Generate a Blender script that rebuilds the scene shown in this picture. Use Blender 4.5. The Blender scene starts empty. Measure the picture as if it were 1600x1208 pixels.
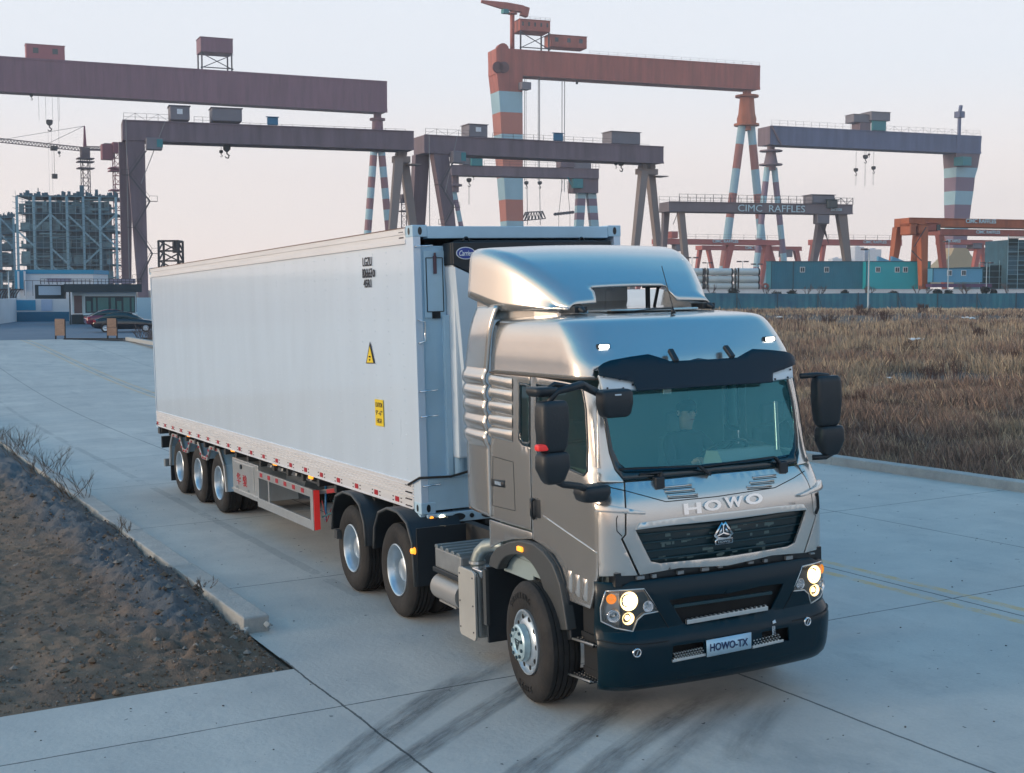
import bpy, bmesh, math, random
import numpy as np
from mathutils import Vector, Matrix, Euler
from mathutils.geometry import delaunay_2d_cdt
random.seed(7); rng = np.random.default_rng(7)
R = math.radians
sc = bpy.context.scene
col = sc.collection

# ------------------------------------------------------------------ camera
FPX = 2040.0                       # focal length in pixels of a 1600 px wide picture
CAM = np.array([12.04, -6.387, 3.22])
def basis(yaw, pit, rol):
    fw = np.array([math.cos(yaw)*math.cos(pit), math.sin(yaw)*math.cos(pit), math.sin(pit)])
    rt = np.cross(fw, [0, 0, 1.]); rt /= np.linalg.norm(rt); up = np.cross(rt, fw)
    return np.stack([math.cos(rol)*rt+math.sin(rol)*up, -math.sin(rol)*rt+math.cos(rol)*up, fw])
BN = basis(R(152.623), R(-3.74), R(-1.587))              # the road under the truck has a slight cross slope:
BW = basis(R(152.623), -math.atan(156/FPX), 0)           # BN sees that tilted plane, BW the level world
MR = BW.T @ BN
MN = Matrix([list(MR[i])+[float((CAM-MR@CAM)[i])] for i in range(3)]+[[0, 0, 0, 1]])   # road frame -> world
cam = bpy.data.cameras.new('camera'); co = bpy.data.objects.new('camera', cam); col.objects.link(co)
cam.sensor_width = 36; cam.lens = FPX/1600*36; cam.clip_start = .1; cam.clip_end = 6000
co.matrix_world = Matrix([[BW[0][i], BW[1][i], -BW[2][i], CAM[i]] for i in range(3)]+[[0, 0, 0, 1]])
sc.camera = co
LEFT = -BW[0]; FWD = np.array([BW[2][0], BW[2][1], 0]); FWD /= np.linalg.norm(FWD)

# ------------------------------------------------------------------ world and sun
SUN_EL = 7.0
sd = LEFT*math.cos(R(14)) + FWD*math.sin(R(14))*-1; sd[2] = 0; sd /= np.linalg.norm(sd)
sun_az = math.atan2(sd[1], sd[0])
w = bpy.data.worlds.new('World'); sc.world = w; w.use_nodes = True
nt = w.node_tree; nt.nodes.clear()
out = nt.nodes.new('ShaderNodeOutputWorld'); bg = nt.nodes.new('ShaderNodeBackground')
sky = nt.nodes.new('ShaderNodeTexSky'); sky.sky_type = 'NISHITA'; sky.sun_disc = False
sky.sun_elevation = R(SUN_EL); sky.sun_rotation = math.pi/2 - sun_az
sky.air_density = 1.0; sky.dust_density = 2.0; sky.ozone_density = 2.0
SKY_STRENGTH = 0.12
nt.links.new(bg.outputs[0], out.inputs[0])
# pale winter haze lying over the Nishita sky: thick near the horizon, thin overhead
tc = nt.nodes.new('ShaderNodeTexCoord'); sep = nt.nodes.new('ShaderNodeSeparateXYZ')
nt.links.new(tc.outputs['Generated'], sep.inputs[0])
rmp = nt.nodes.new('ShaderNodeValToRGB'); rmp.color_ramp.interpolation = 'EASE'
cr = rmp.color_ramp; cr.elements[0].position = 0.0; cr.elements[0].color = (7.2, 6.3, 5.9, 1)
cr.elements[1].position = 1.0; cr.elements[1].color = (.12, 1.7, 3.9, 1)
for p, c in ((.07, (6.9, 6.25, 6.05, 1)), (.17, (5.8, 6.0, 6.4, 1)), (.32, (5.0, 5.6, 6.3, 1)), (.46, (4.5, 5.3, 6.2, 1)), (.62, (1.3, 3.7, 5.7, 1)), (.78, (.15, 2.1, 4.6, 1))):
    e = cr.elements.new(p); e.color = c
nt.links.new(sep.outputs[2], rmp.inputs[0])
dt = nt.nodes.new('ShaderNodeVectorMath'); dt.operation = 'DOT_PRODUCT'
nt.links.new(tc.outputs['Generated'], dt.inputs[0]); dt.inputs[1].default_value = (sd[0], sd[1], 0)
mr = nt.nodes.new('ShaderNodeMapRange'); nt.links.new(dt.outputs['Value'], mr.inputs[0])
mr.inputs[1].default_value = .38; mr.inputs[2].default_value = 1.0; mr.inputs[3].default_value = 0; mr.inputs[4].default_value = 1
glow = nt.nodes.new('ShaderNodeMix'); glow.data_type = 'RGBA'; glow.blend_type = 'MULTIPLY'
nt.links.new(mr.outputs[0], glow.inputs[0]); nt.links.new(rmp.outputs[0], glow.inputs[6]); glow.inputs[7].default_value = (2.3, 1.75, 1.30, 1)
mx = nt.nodes.new('ShaderNodeMix'); mx.data_type = 'RGBA'; mx.inputs[0].default_value = .88
nt.links.new(sky.outputs[0], mx.inputs[6]); nt.links.new(glow.outputs[2], mx.inputs[7])
nt.links.new(mx.outputs[2], bg.inputs[0]); bg.inputs[1].default_value = SKY_STRENGTH

sl = bpy.data.lights.new('sun', 'SUN'); sl.energy = 1.3; sl.angle = R(11); sl.color = (1, .80, .62)
so = bpy.data.objects.new('sun', sl); col.objects.link(so)
sv = Vector((sd[0]*math.cos(R(SUN_EL)), sd[1]*math.cos(R(SUN_EL)), math.sin(R(SUN_EL))))
so.rotation_euler = sv.to_track_quat('Z', 'Y').to_euler(); so.location = (0, 0, 60)
sc.view_settings.view_transform = 'Standard'; sc.view_settings.look = 'None'
sc.view_settings.exposure = 0.52; sc.view_settings.gamma = 1; sc.view_settings.use_curve_mapping = False
sc.cycles.use_denoising = True
sc.cycles.max_bounces = 8

# ------------------------------------------------------------------ materials
MATS = {}
def mat(name, c=(.5, .5, .5), rough=.5, metal=0., bump=0., bscale=8., var=0., vscale=2., spec=None, coat=0., emit=None, es=1., trans=0., c2=None, stretch=None, ior=None, dirt=None, rvar=0.):
    """principled material; var mixes a second tone in by noise, bump adds noise relief"""
    if name in MATS: return MATS[name]
    m = bpy.data.materials.new(name); m.use_nodes = True; n = m.node_tree; b = n.nodes['Principled BSDF']
    b.inputs['Base Color'].default_value = (*c, 1); b.inputs['Roughness'].default_value = rough; b.inputs['Metallic'].default_value = metal
    if spec is not None: b.inputs['Specular IOR Level'].default_value = spec
    if coat: b.inputs['Coat Weight'].default_value = coat; b.inputs['Coat Roughness'].default_value = .06
    if trans: b.inputs['Transmission Weight'].default_value = trans
    if ior: b.inputs['IOR'].default_value = ior
    if emit: b.inputs['Emission Color'].default_value = (*emit, 1); b.inputs['Emission Strength'].default_value = es
    if var or bump or rvar:
        t = n.nodes.new('ShaderNodeTexCoord'); mp = n.nodes.new('ShaderNodeMapping'); n.links.new(t.outputs['Object'], mp.inputs[0])
        if stretch: mp.inputs['Scale'].default_value = stretch
    if var:
        nz = n.nodes.new('ShaderNodeTexNoise'); nz.inputs['Scale'].default_value = vscale; nz.inputs['Detail'].default_value = 8; nz.inputs['Roughness'].default_value = .62
        n.links.new(mp.outputs[0], nz.inputs[0])
        q = n.nodes.new('ShaderNodeMapRange'); q.inputs[1].default_value = .34; q.inputs[2].default_value = .68
        n.links.new(nz.outputs[0], q.inputs[0])
        k = n.nodes.new('ShaderNodeMix'); k.data_type = 'RGBA'; n.links.new(q.outputs[0], k.inputs[0])
        d = c2 if c2 else tuple(x*(1-var) for x in c)
        k.inputs[6].default_value = (*c, 1); k.inputs[7].default_value = (*d, 1); n.links.new(k.outputs[2], b.inputs['Base Color'])
        if rvar:
            r = n.nodes.new('ShaderNodeMapRange'); r.inputs[3].default_value = rough; r.inputs[4].default_value = min(1, rough+rvar)
            n.links.new(nz.outputs[0], r.inputs[0]); n.links.new(r.outputs[0], b.inputs['Roughness'])
    if bump:
        nb = n.nodes.new('ShaderNodeTexNoise'); nb.inputs['Scale'].default_value = bscale; nb.inputs['Detail'].default_value = 6
        n.links.new(mp.outputs[0], nb.inputs[0]); bp = n.nodes.new('ShaderNodeBump'); bp.inputs['Strength'].default_value = bump; bp.inputs['Distance'].default_value = .02
        n.links.new(nb.outputs[0], bp.inputs['Height']); n.links.new(bp.outputs[0], b.inputs['Normal'])
    MATS[name] = m
    return m

# ------------------------------------------------------------------ mesh helpers
def rotm(ax, ang): return np.array(Matrix.Rotation(ang, 3, ax))
class MB:
    """collects geometry in a design frame; build() links it as one mesh object"""
    def __init__(s): s.v = []; s.f = []; s.n = 0; s.mi = []; s.ch = []
    def add(s, v, f, mi=0):
        s.v.append(np.asarray(v, float).reshape(-1, 3)); s.ch.append((s.n, f, mi)); s.f += [tuple(i+s.n for i in q) for q in f]; s.mi += [mi]*len(f); s.n += len(s.v[-1]); return s
    def box(s, a, b, rz=0, rot=None, mi=0):
        a, b = np.array(a, float), np.array(b, float); c = (a+b)/2; h = (b-a)/2
        v = np.array([[x, y, z] for x in (-1, 1) for y in (-1, 1) for z in (-1, 1)])*h
        m = rot if rot is not None else (rotm('Z', rz) if rz else None)
        if m is not None: v = v@m.T
        return s.add(v+c, [(0, 1, 3, 2), (4, 6, 7, 5), (0, 4, 5, 1), (2, 3, 7, 6), (0, 2, 6, 4), (1, 5, 7, 3)], mi)
    def bar(s, p, q, w, h=None, up=(0, 0, 1), w2=None, h2=None, mi=0):
        """rectangular bar from p to q"""
        p, q = np.array(p, float), np.array(q, float); h = h or w; w2 = w2 or w; h2 = h2 or h
        d = q-p; d /= np.linalg.norm(d); up = np.array(up, float)
        if abs(d@up) > .98: up = np.array([1., 0, 0])
        a = np.cross(d, up); a /= np.linalg.norm(a); b = np.cross(a, d)
        v = [p+a*x*w/2+b*y*h/2 for x, y in ((-1, -1), (1, -1), (1, 1), (-1, 1))]+[q+a*x*w2/2+b*y*h2/2 for x, y in ((-1, -1), (1, -1), (1, 1), (-1, 1))]
        return s.add(v, [(3, 2, 1, 0), (4, 5, 6, 7), (0, 1, 5, 4), (1, 2, 6, 5), (2, 3, 7, 6), (3, 0, 4, 7)], mi)
    def cyl(s, p, q, r, r2=None, n=12, caps=True, mi=0):
        p, q = np.array(p, float), np.array(q, float); r2 = r if r2 is None else r2
        d = q-p; d /= np.linalg.norm(d); up = np.array([0, 0, 1.]) if abs(d[2]) < .9 else np.array([1., 0, 0])
        a = np.cross(d, up); a /= np.linalg.norm(a); b = np.cross(a, d)
        t = np.linspace(0, 2*math.pi, n, endpoint=False)
        ring = np.outer(np.cos(t), a)+np.outer(np.sin(t), b)
        v = np.vstack([p+ring*r, q+ring*r2]); f = [(i, (i+1) % n, n+(i+1) % n, n+i) for i in range(n)]
        if caps: f += [tuple(range(n))[::-1], tuple(range(n, 2*n))]
        return s.add(v, f, mi)
    def tube(s, pts, r, n=8, mi=0):
        pts = [np.array(p, float) for p in pts]; rs = r if hasattr(r, '__len__') else [r]*len(pts)
        t = np.linspace(0, 2*math.pi, n, endpoint=False); V = []; pa = None
        for i, p in enumerate(pts):
            d = pts[min(i+1, len(pts)-1)]-pts[max(i-1, 0)]; d /= np.linalg.norm(d)
            if pa is None:
                up = np.array([0, 0, 1.]) if abs(d[2]) < .9 else np.array([1., 0, 0]); pa = np.cross(d, up)
            a = pa-d*(pa@d); a /= np.linalg.norm(a); pa = a; b = np.cross(a, d)
            V.append(p+(np.outer(np.cos(t), a)+np.outer(np.sin(t), b))*rs[i])
        m = len(pts); f = [(k*n+i, k*n+(i+1) % n, (k+1)*n+(i+1) % n, (k+1)*n+i) for k in range(m-1) for i in range(n)]
        f += [tuple(range(n))[::-1], tuple(range((m-1)*n, m*n))]
        return s.add(np.vstack(V), f, mi)
    def rev(s, prof, c, axis=(0, 1, 0), n=32, mi=0, closed=False):
        """revolve (axial, radius) profile about axis through c"""
        c = np.array(c, float); d = np.array(axis, float); d /= np.linalg.norm(d)
        up = np.array([0, 0, 1.]) if abs(d[2]) < .9 else np.array([1., 0, 0]); a = np.cross(d, up); a /= np.linalg.norm(a); b = np.cross(a, d)
        t = np.linspace(0, 2*math.pi, n, endpoint=False); ring = np.outer(np.cos(t), a)+np.outer(np.sin(t), b)
        V = np.vstack([c+d*x+ring*max(r, 1e-4) for x, r in prof]); m = len(prof); f = []
        for k in range(m if closed else m-1):
            k2 = (k+1) % m
            f += [(k*n+i, k*n+(i+1) % n, k2*n+(i+1) % n, k2*n+i) for i in range(n)]
        return s.add(V, f, mi)
    def prism(s, poly, off, mi=0):
        """3D polygon swept by vector off"""
        p = np.array(poly, float); n = len(p); v = np.vstack([p, p+np.array(off, float)])
        return s.add(v, [tuple(range(n))[::-1], tuple(range(n, 2*n))]+[(i, (i+1) % n, n+(i+1) % n, n+i) for i in range(n)], mi)
    def loft(s, rings, closed=True, caps=True, mi=0):
        n = len(rings[0]); m = len(rings); v = np.vstack([np.array(r, float) for r in rings]); f = []
        for k in range(m-1):
            for i in range(n if closed else n-1):
                f.append((k*n+i, k*n+(i+1) % n, (k+1)*n+(i+1) % n, (k+1)*n+i))
        if caps: f += [tuple(range(n))[::-1], tuple(range((m-1)*n, m*n))]
        return s.add(v, f, mi)
    def each(s, name, m, parent, **k):
        """every collected piece becomes a part of its own"""
        r = []
        for v, (_, f, mi) in zip(s.v, s.ch):
            q = MB(); q.add(v, f); r.append(q.build(name, m[mi] if isinstance(m, (list, tuple)) else m, parent, **k))
        return r
    def xf(s, M3, t=(0, 0, 0)):
        s.v = [q@np.array(M3).T+np.array(t) for q in s.v]; return s
    def build(s, name, m, parent=None, smooth=False, bevel=0, solid=0, seg=2, auto=None, off=-1):
        base = BASE.get(parent.name, (0, 0, 0)) if parent else (0, 0, 0)
        v = np.vstack(s.v)-np.array(base, float)
        me = bpy.data.meshes.new(name); me.from_pydata(v.tolist(), [], s.f)
        for k in (m if isinstance(m, (list, tuple)) else [m]): me.materials.append(k)
        if isinstance(m, (list, tuple)): me.polygons.foreach_set('material_index', s.mi)
        bm = bmesh.new(); bm.from_mesh(me); bmesh.ops.recalc_face_normals(bm, faces=bm.faces) if not solid else None; bm.to_mesh(me); bm.free()
        if smooth or auto: me.polygons.foreach_set('use_smooth', [True]*len(me.polygons))
        if auto: me.set_sharp_from_angle(angle=R(auto))
        me.update()
        o = bpy.data.objects.new(name, me); col.objects.link(o)
        if parent: o.parent = parent; BASE[o.name] = base
        if solid:
            k = o.modifiers.new('solid', 'SOLIDIFY'); k.thickness = solid; k.offset = off
        if bevel:
            k = o.modifiers.new('bevel', 'BEVEL'); k.width = bevel; k.segments = seg; k.limit_method = 'ANGLE'; k.angle_limit = R(35); k.harden_normals = False
        return o
BASE = {}
I4 = Matrix.Identity(4)
def tag(o, label, cat, group=None, kind=None):
    if label: o['label'] = label
    if cat: o['category'] = cat
    if group: o['group'] = group
    if kind: o['kind'] = kind
    return o
def thing(name, label, cat, base=(0, 0, 0), frame=I4, group=None):
    o = bpy.data.objects.new(name, None); col.objects.link(o); o.empty_display_size = .3
    o.matrix_world = frame @ Matrix.Translation(Vector([float(x) for x in base])); BASE[o.name] = tuple(base)
    return tag(o, label, cat, group)
def solo(mb, name, m, label, cat, base=(0, 0, 0), frame=I4, group=None, kind=None, **k):
    """a thing that is one mesh"""
    mb.v = [np.vstack(mb.v)-np.array(base, float)]
    o = mb.build(name, m, None, **k); o.matrix_world = frame @ Matrix.Translation(Vector([float(x) for x in base]))
    return tag(o, label, cat, group, kind)
def copy_tree(o, parent=None):
    c = o.copy(); col.objects.link(c)
    if parent is not None: c.parent = parent
    for ch in list(o.children): copy_tree(ch, c)
    return c
# text as mesh data: verts in unit square coordinates (x right, y up), centred, height 1
def text_vf(s, bold=0., shear=0., ext=.02, space=1.):
    cu = bpy.data.curves.new('t', 'FONT'); cu.body = s; cu.extrude = ext; cu.align_x = 'CENTER'; cu.offset = bold; cu.shear = shear; cu.space_character = space; cu.resolution_u = 3
    ob = bpy.data.objects.new('t', cu); col.objects.link(ob); bpy.context.view_layer.update()
    me = bpy.data.meshes.new_from_object(ob)
    v = np.array([q.co[:] for q in me.vertices]); f = [tuple(p.vertices) for p in me.polygons]
    bpy.data.objects.remove(ob); bpy.data.curves.remove(cu); bpy.data.meshes.remove(me)
    lo, hi = v.min(0), v.max(0); v[:, 0] -= (lo[0]+hi[0])/2; v[:, 1] -= (lo[1]+hi[1])/2
    v[:, 0] /= (hi[0]-lo[0]); v[:, 1] /= (hi[1]-lo[1]); v[:, 2] /= max(ext, 1e-6)*2   # unit box
    return v, f
def put_text(mb, s, c, ux, uy, w, h, t=.01, mi=0, **k):
    """text of width w, height h centred at c on axes ux (right), uy (up), thickness t"""
    v, f = text_vf(s, **k); ux, uy = np.array(ux, float), np.array(uy, float); n = np.cross(ux, uy); n /= np.linalg.norm(n)
    mb.add(np.array(c)+np.outer(v[:, 0]*w, ux)+np.outer(v[:, 1]*h, uy)+np.outer(v[:, 2]*t, n), f, mi); return mb
# polygon helpers
def inside(p, poly):
    x, y = p[:, 0], p[:, 1]; r = np.zeros(len(p), bool); q = np.asarray(poly)
    for i in range(len(q)):
        x1, y1 = q[i]; x2, y2 = q[i-1]
        c = ((y1 > y) != (y2 > y)) & (x < (x2-x1)*(y-y1)/(y2-y1+1e-12)+x1); r ^= c
    return r
def rrect(x0, y0, x1, y1, r, n=5):
    o = []
    for cx, cy, a in ((x1-r, y1-r, 0), (x0+r, y1-r, 90), (x0+r, y0+r, 180), (x1-r, y0+r, 270)):
        o += [(cx+r*math.cos(R(a+90*i/n)), cy+r*math.sin(R(a+90*i/n))) for i in range(n+1)]
    return o
def dens(poly, step, closed=True):
    o = []; q = [np.array(p, float) for p in poly]
    for i in range(len(q) if closed else len(q)-1):
        a, b = q[i], q[(i+1) % len(q)]; k = max(1, int(math.ceil(np.linalg.norm(b-a)/step)))
        o += [a+(b-a)*j/k for j in range(k)]
    if not closed: o.append(q[-1])
    return np.array(o)
def cdt(outer, holes=(), step=.1, gx=None, gy=None):
    """triangulate polygon with holes plus an interior grid"""
    V = []; E = []
    for lp in [outer]+list(holes):
        s = len(V); V += [tuple(p) for p in lp]; E += [(s+i, s+(i+1) % len(lp)) for i in range(len(lp))]
    o = np.array(outer); lo, hi = o.min(0), o.max(0)
    xs = gx if gx is not None else np.arange(lo[0]+step/2, hi[0], step); ys = gy if gy is not None else np.arange(lo[1]+step/2, hi[1], step)
    g = np.array([(x, y) for x in xs for y in ys])
    if len(g):
        k = inside(g, outer)
        for h in holes: k &= ~inside(g, h)
        g = g[k]
        b = np.array(V)
        if len(g): # keep away from the border
            d = np.sqrt(((g[:, None]-b[None])**2).sum(2)).min(1) if len(g)*len(b) < 6e6 else np.ones(len(g))
            V += [tuple(p) for p in g[d > step*.35]]
    vs, es, fs, *_ = delaunay_2d_cdt([Vector(p) for p in V], E, [], 0, 1e-6)
    vs = np.array([v[:] for v in vs]); ce = np.array([vs[list(f)].mean(0) for f in fs])
    k = inside(ce, outer)
    for h in holes: k &= ~inside(ce, h)
    return vs, [tuple(f) for f, q in zip(fs, k) if q]
def panel(name, outer, surf, m, parent, holes=(), step=.1, thick=.02, offset=0., bevel=0., smooth=True, off=-1, flip=False):
    """sheet following surf(u,v)->point, cut to outer minus holes, given a thickness"""
    vs, fs = cdt(outer, holes, step)
    P = np.array([surf(u, v, offset) for u, v in vs]); mb = MB(); mb.add(P, [f[::-1] for f in fs] if flip else fs)
    return mb.build(name, m, parent, smooth=smooth, solid=thick, bevel=bevel, off=off)
# ---- sight-line helpers: where the line of sight through a photo point meets a plane
def ray(u, v, b): return b[0]*(u-800)/FPX+b[1]*(604-v)/FPX+b[2]
def hit(u, v, ax, val, b=BN, T=None):
    d = ray(u, v, b); c = CAM
    if T is not None: d = T[0].T@d; c = T[0].T@(CAM-T[1])
    return c+d*(val-c[ax])/d[ax]
def proj(P, b=BN):
    q = b@(np.array(P, float)-CAM); return np.array([800+FPX*q[0]/q[2], 604-FPX*q[1]/q[2]])
def far(u, v, D): return CAM+ray(u, v, BW)*D          # point at depth D in the level world
# ================================================================== ground
def smooth(t): t = np.clip(t, 0, 1); return t*t*(3-2*t)
def gz(x, y, up=0.):
    """road-frame x,y -> world point on the ground: gently tilted near, level far away"""
    p = MR@(np.array([x, y, 0.])-CAM)+CAM
    d = math.hypot(p[0]-CAM[0], p[1]-CAM[1])
    p[2] = p[2]*(1-smooth((d-34)/52)); p[2] += up
    return p
def sheet(name, outer, m, up, step, holes=(), gx=None, gy=None, dz=None):
    vs, fs = cdt([tuple(p) for p in dens(outer, step)], holes, step, gx, gy)
    P = np.array([gz(a, b, up+(dz(a, b) if dz else 0)) for a, b in vs]); mb = MB(); mb.add(P, fs)
    o = mb.build(name, m, None, smooth=True); o['kind'] = 'structure'
    at = o.data.attributes.new('rp', 'FLOAT_VECTOR', 'POINT'); q = np.c_[vs, np.zeros(len(vs))].astype(np.float32); 
    # vertices may be re-ordered by nothing; attribute holds road-frame coordinates for the shader
    at.data.foreach_set('vector', q.ravel())
    me = o.data
    if sum(1 for p in me.polygons if p.normal.z < 0) > len(me.polygons)/2: me.flip_normals()
    return o
def ground_mat(name, c1, c2, c3, joints=False, rough=.85, bump=.35, nscale=.8, fine=30):
    m = bpy.data.materials.new(name); m.use_nodes = True; N = m.node_tree; L = N.links.new; b = N.nodes['Principled BSDF']
    b.inputs['Roughness'].default_value = rough
    a = N.nodes.new('ShaderNodeAttribute'); a.attribute_name = 'rp'
    def noise(sc_, det=8, ro=.6, st=None):
        src = a.outputs['Vector']
        if st: mp = N.nodes.new('ShaderNodeMapping'); mp.inputs['Scale'].default_value = st; L(src, mp.inputs[0]); src = mp.outputs[0]
        n = N.nodes.new('ShaderNodeTexNoise'); n.inputs['Scale'].default_value = sc_; n.inputs['Detail'].default_value = det; n.inputs['Roughness'].default_value = ro; L(src, n.inputs[0]); return n.outputs[0]
    def rng_(s, lo, hi, a0=0, a1=1):
        q = N.nodes.new('ShaderNodeMapRange'); q.inputs[1].default_value = lo; q.inputs[2].default_value = hi; q.inputs[3].default_value = a0; q.inputs[4].default_value = a1; L(s, q.inputs[0]); return q.outputs[0]
    def mix(f, x, y, bt='MIX'):
        k = N.nodes.new('ShaderNodeMix'); k.data_type = 'RGBA'; k.blend_type = bt; L(f, k.inputs[0])
        for i, s in ((6, x), (7, y)):
            if isinstance(s, tuple): k.inputs[i].default_value = (*s, 1)
            else: L(s, k.inputs[i])
        return k.outputs[2]
    def ma(op, x, y=None, z=None):
        k = N.nodes.new('ShaderNodeMath'); k.operation = op
        for i, s in enumerate((x, y, z)):
            if s is None: continue
            if isinstance(s, (int, float)): k.inputs[i].default_value = s
            else: L(s, k.inputs[i])
        return k.outputs[0]
    big = rng_(noise(.22, 5, .55), .35, .68); mid = rng_(noise(nscale, 8, .65), .32, .7); fn = rng_(noise(fine, 4, .7), .25, .75)
    c = mix(big, c1, c2); c = mix(ma('MULTIPLY', mid, .7), c, c3); c = mix(ma('MULTIPLY', fn, .22), c, tuple(x*.55 for x in c3))
    if joints:
        st = rng_(noise(1.2, 5, .6, (.12, 1.6, 1)), .45, .75); c = mix(ma('MULTIPLY', st, .35), c, tuple(x*.8 for x in c1))
        sp = N.nodes.new('ShaderNodeSeparateXYZ'); L(a.outputs['Vector'], sp.inputs[0]); X, Y = sp.outputs[0], sp.outputs[1]
        wob = ma('MULTIPLY', ma('SUBTRACT', noise(1.1, 6, .75), .5), .05)
        Xw = ma('ADD', X, wob); Yw = ma('ADD', Y, wob)
        def line(S, pos, wd): return ma('LESS_THAN', ma('ABSOLUTE', ma('SUBTRACT', S, pos)), wd)
        tot = None
        # slab joints: crosswise every 4.9 m, lengthwise at measured places
        cx = ma('LESS_THAN', ma('ABSOLUTE', ma('SUBTRACT', ma('MODULO', ma('ADD', Xw, 98.0-2.15), 4.9), 0.04)), .011)
        tot = cx
        for pos, wd in ((.30, .012), (3.82, .013), (6.55, .010)): tot = ma('MAXIMUM', tot, line(Yw, pos, wd))
        side = ma('MULTIPLY', ma('LESS_THAN', ma('ABSOLUTE', ma('ADD', ma('ADD', Yw, ma('MULTIPLY', wob, .8)), 2.9)), .010), ma('GREATER_THAN', X, .5)); tot = ma('MAXIMUM', tot, side)
        c = mix(ma('MULTIPLY', tot, .8), c, (.035, .045, .05))
        # patched tar seal along y=-1.4
        tar = ma('MULTIPLY', ma('LESS_THAN', ma('ABSOLUTE', ma('ADD', ma('ADD', Y, ma('MULTIPLY', wob, 2.)), 1.36)), .07), ma('GREATER_THAN', noise(.9, 5, .8), .45))
        tar = ma('MULTIPLY', tar, ma('LESS_THAN', X, -1.5)); c = mix(ma('MULTIPLY', tar, .22), c, (.07, .085, .10))
        # worn yellow centre lines
        yl = ma('MAXIMUM', line(Y, 3.62, .06), line(Y, 4.02, .06)); yl = ma('MULTIPLY', yl, rng_(noise(4, 8, .75), .36, .62)); c = mix(ma('MULTIPLY', yl, .8), c, (.72, .42, .12))
        # oily spots, pock marks
        spots = ma('GREATER_THAN', noise(9, 2, .5), .735); c = mix(ma('MULTIPLY', spots, .8), c, (.03, .035, .04))
        dk = rng_(noise(.55, 9, .78, (.5, 1, 1)), .54, .72); c = mix(ma('MULTIPLY', dk, .42), c, (.17, .19, .21)); sp2 = rng_(noise(3.2, 8, .8), .58, .72); c = mix(ma('MULTIPLY', sp2, .30), c, (.24, .25, .26)); lt = rng_(noise(.35, 6, .7, (.3, 1.4, 1)), .55, .72); c = mix(ma('MULTIPLY', lt, .35), c, (.78, .72, .64))
        vv = N.nodes.new('ShaderNodeTexVoronoi'); vv.feature = 'DISTANCE_TO_EDGE'; vv.inputs['Scale'].default_value = .16; aw = N.nodes.new('ShaderNodeVectorMath'); aw.operation = 'ADD'; L(a.outputs['Vector'], aw.inputs[0]); nv = N.nodes.new('ShaderNodeTexNoise'); nv.inputs['Scale'].default_value = 1.3; nv.inputs['Detail'].default_value = 8; nv.inputs['Roughness'].default_value = .7; L(a.outputs['Vector'], nv.inputs[0]); L(nv.outputs['Color'], aw.inputs[1]); L(aw.outputs[0], vv.inputs['Vector'])
        ck = ma('MULTIPLY', ma('LESS_THAN', vv.outputs['Distance'], .0022), ma('GREATER_THAN', noise(.25, 3, .5), .68)); c = mix(ma('MULTIPLY', ck, .6), c, (.08, .09, .10))
    L(c, b.inputs['Base Color'])
    bp = N.nodes.new('ShaderNodeBump'); bp.inputs['Strength'].default_value = bump; bp.inputs['Distance'].default_value = .03
    L(ma('ADD', noise(fine*.6, 6, .7), ma('MULTIPLY', mid, .4)), bp.inputs['Height']); L(bp.outputs[0], b.inputs['Normal'])
    MATS[name] = m; return m
concrete = ground_mat('concrete', (.66, .62, .56), (.53, .50, .46), (.38, .38, .37), joints=True, rough=.72, bump=.25)
concrete2 = ground_mat('kerb_concrete', (.50, .50, .47), (.42, .42, .40), (.27, .28, .28), rough=.9, bump=.6, nscale=2.5)
asphalt = ground_mat('asphalt', (.085, .13, .185), (.12, .17, .22), (.16, .20, .24), rough=.75)
dirt_m = ground_mat('dirt', (.31, .20, .128), (.19, .13, .09), (.07, .06, .055), rough=.95, bump=1.0, nscale=1.6, fine=22)
field_m = ground_mat('field_soil', (.17, .13, .10), (.115, .09, .075), (.08, .07, .065), rough=.95, bump=.8, nscale=.5, fine=6)

# terrain: one sheet from here to the horizon
def terrain():
    r = np.concatenate([np.linspace(0, 100, 51)[1:], np.geomspace(110, 1180, 16)]); g = np.concatenate([-r[::-1], [0], r])
    n = len(g); P = []; Q = []
    for x in g:
        for y in g: P.append(gz(x, y, -.07)); Q.append((x, y, 0))
    f = [(i*n+j, (i+1)*n+j, (i+1)*n+j+1, i*n+j+1) for i in range(n-1) for j in range(n-1)]
    mb = MB(); mb.add(P, f); o = mb.build('ground', field_m, None, smooth=True); o['kind'] = 'structure'
    at = o.data.attributes.new('rp', 'FLOAT_VECTOR', 'POINT'); at.data.foreach_set('vector', np.array(Q, np.float32).ravel())
terrain()
KR = 10.05                           # right kerb line
sheet('concrete_road', [(40, -2.9), (40, KR), (-66, KR+.0), (-72, 6), (-72, -30), (-34, -22), (-30, -2.9)], concrete, 0., 2.2)
sheet('side_road', [(.93, -2.904), (.98, -6), (1.5, -9), (1.6, -40), (40, -40), (40, -2.904)], concrete, 0., 2.2)
sheet('asphalt_road', [(-72.2, 60), (-72.2, 6), (-72.2, -70), (-260, -120), (-260, 60)], asphalt, -.004, 5)

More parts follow.
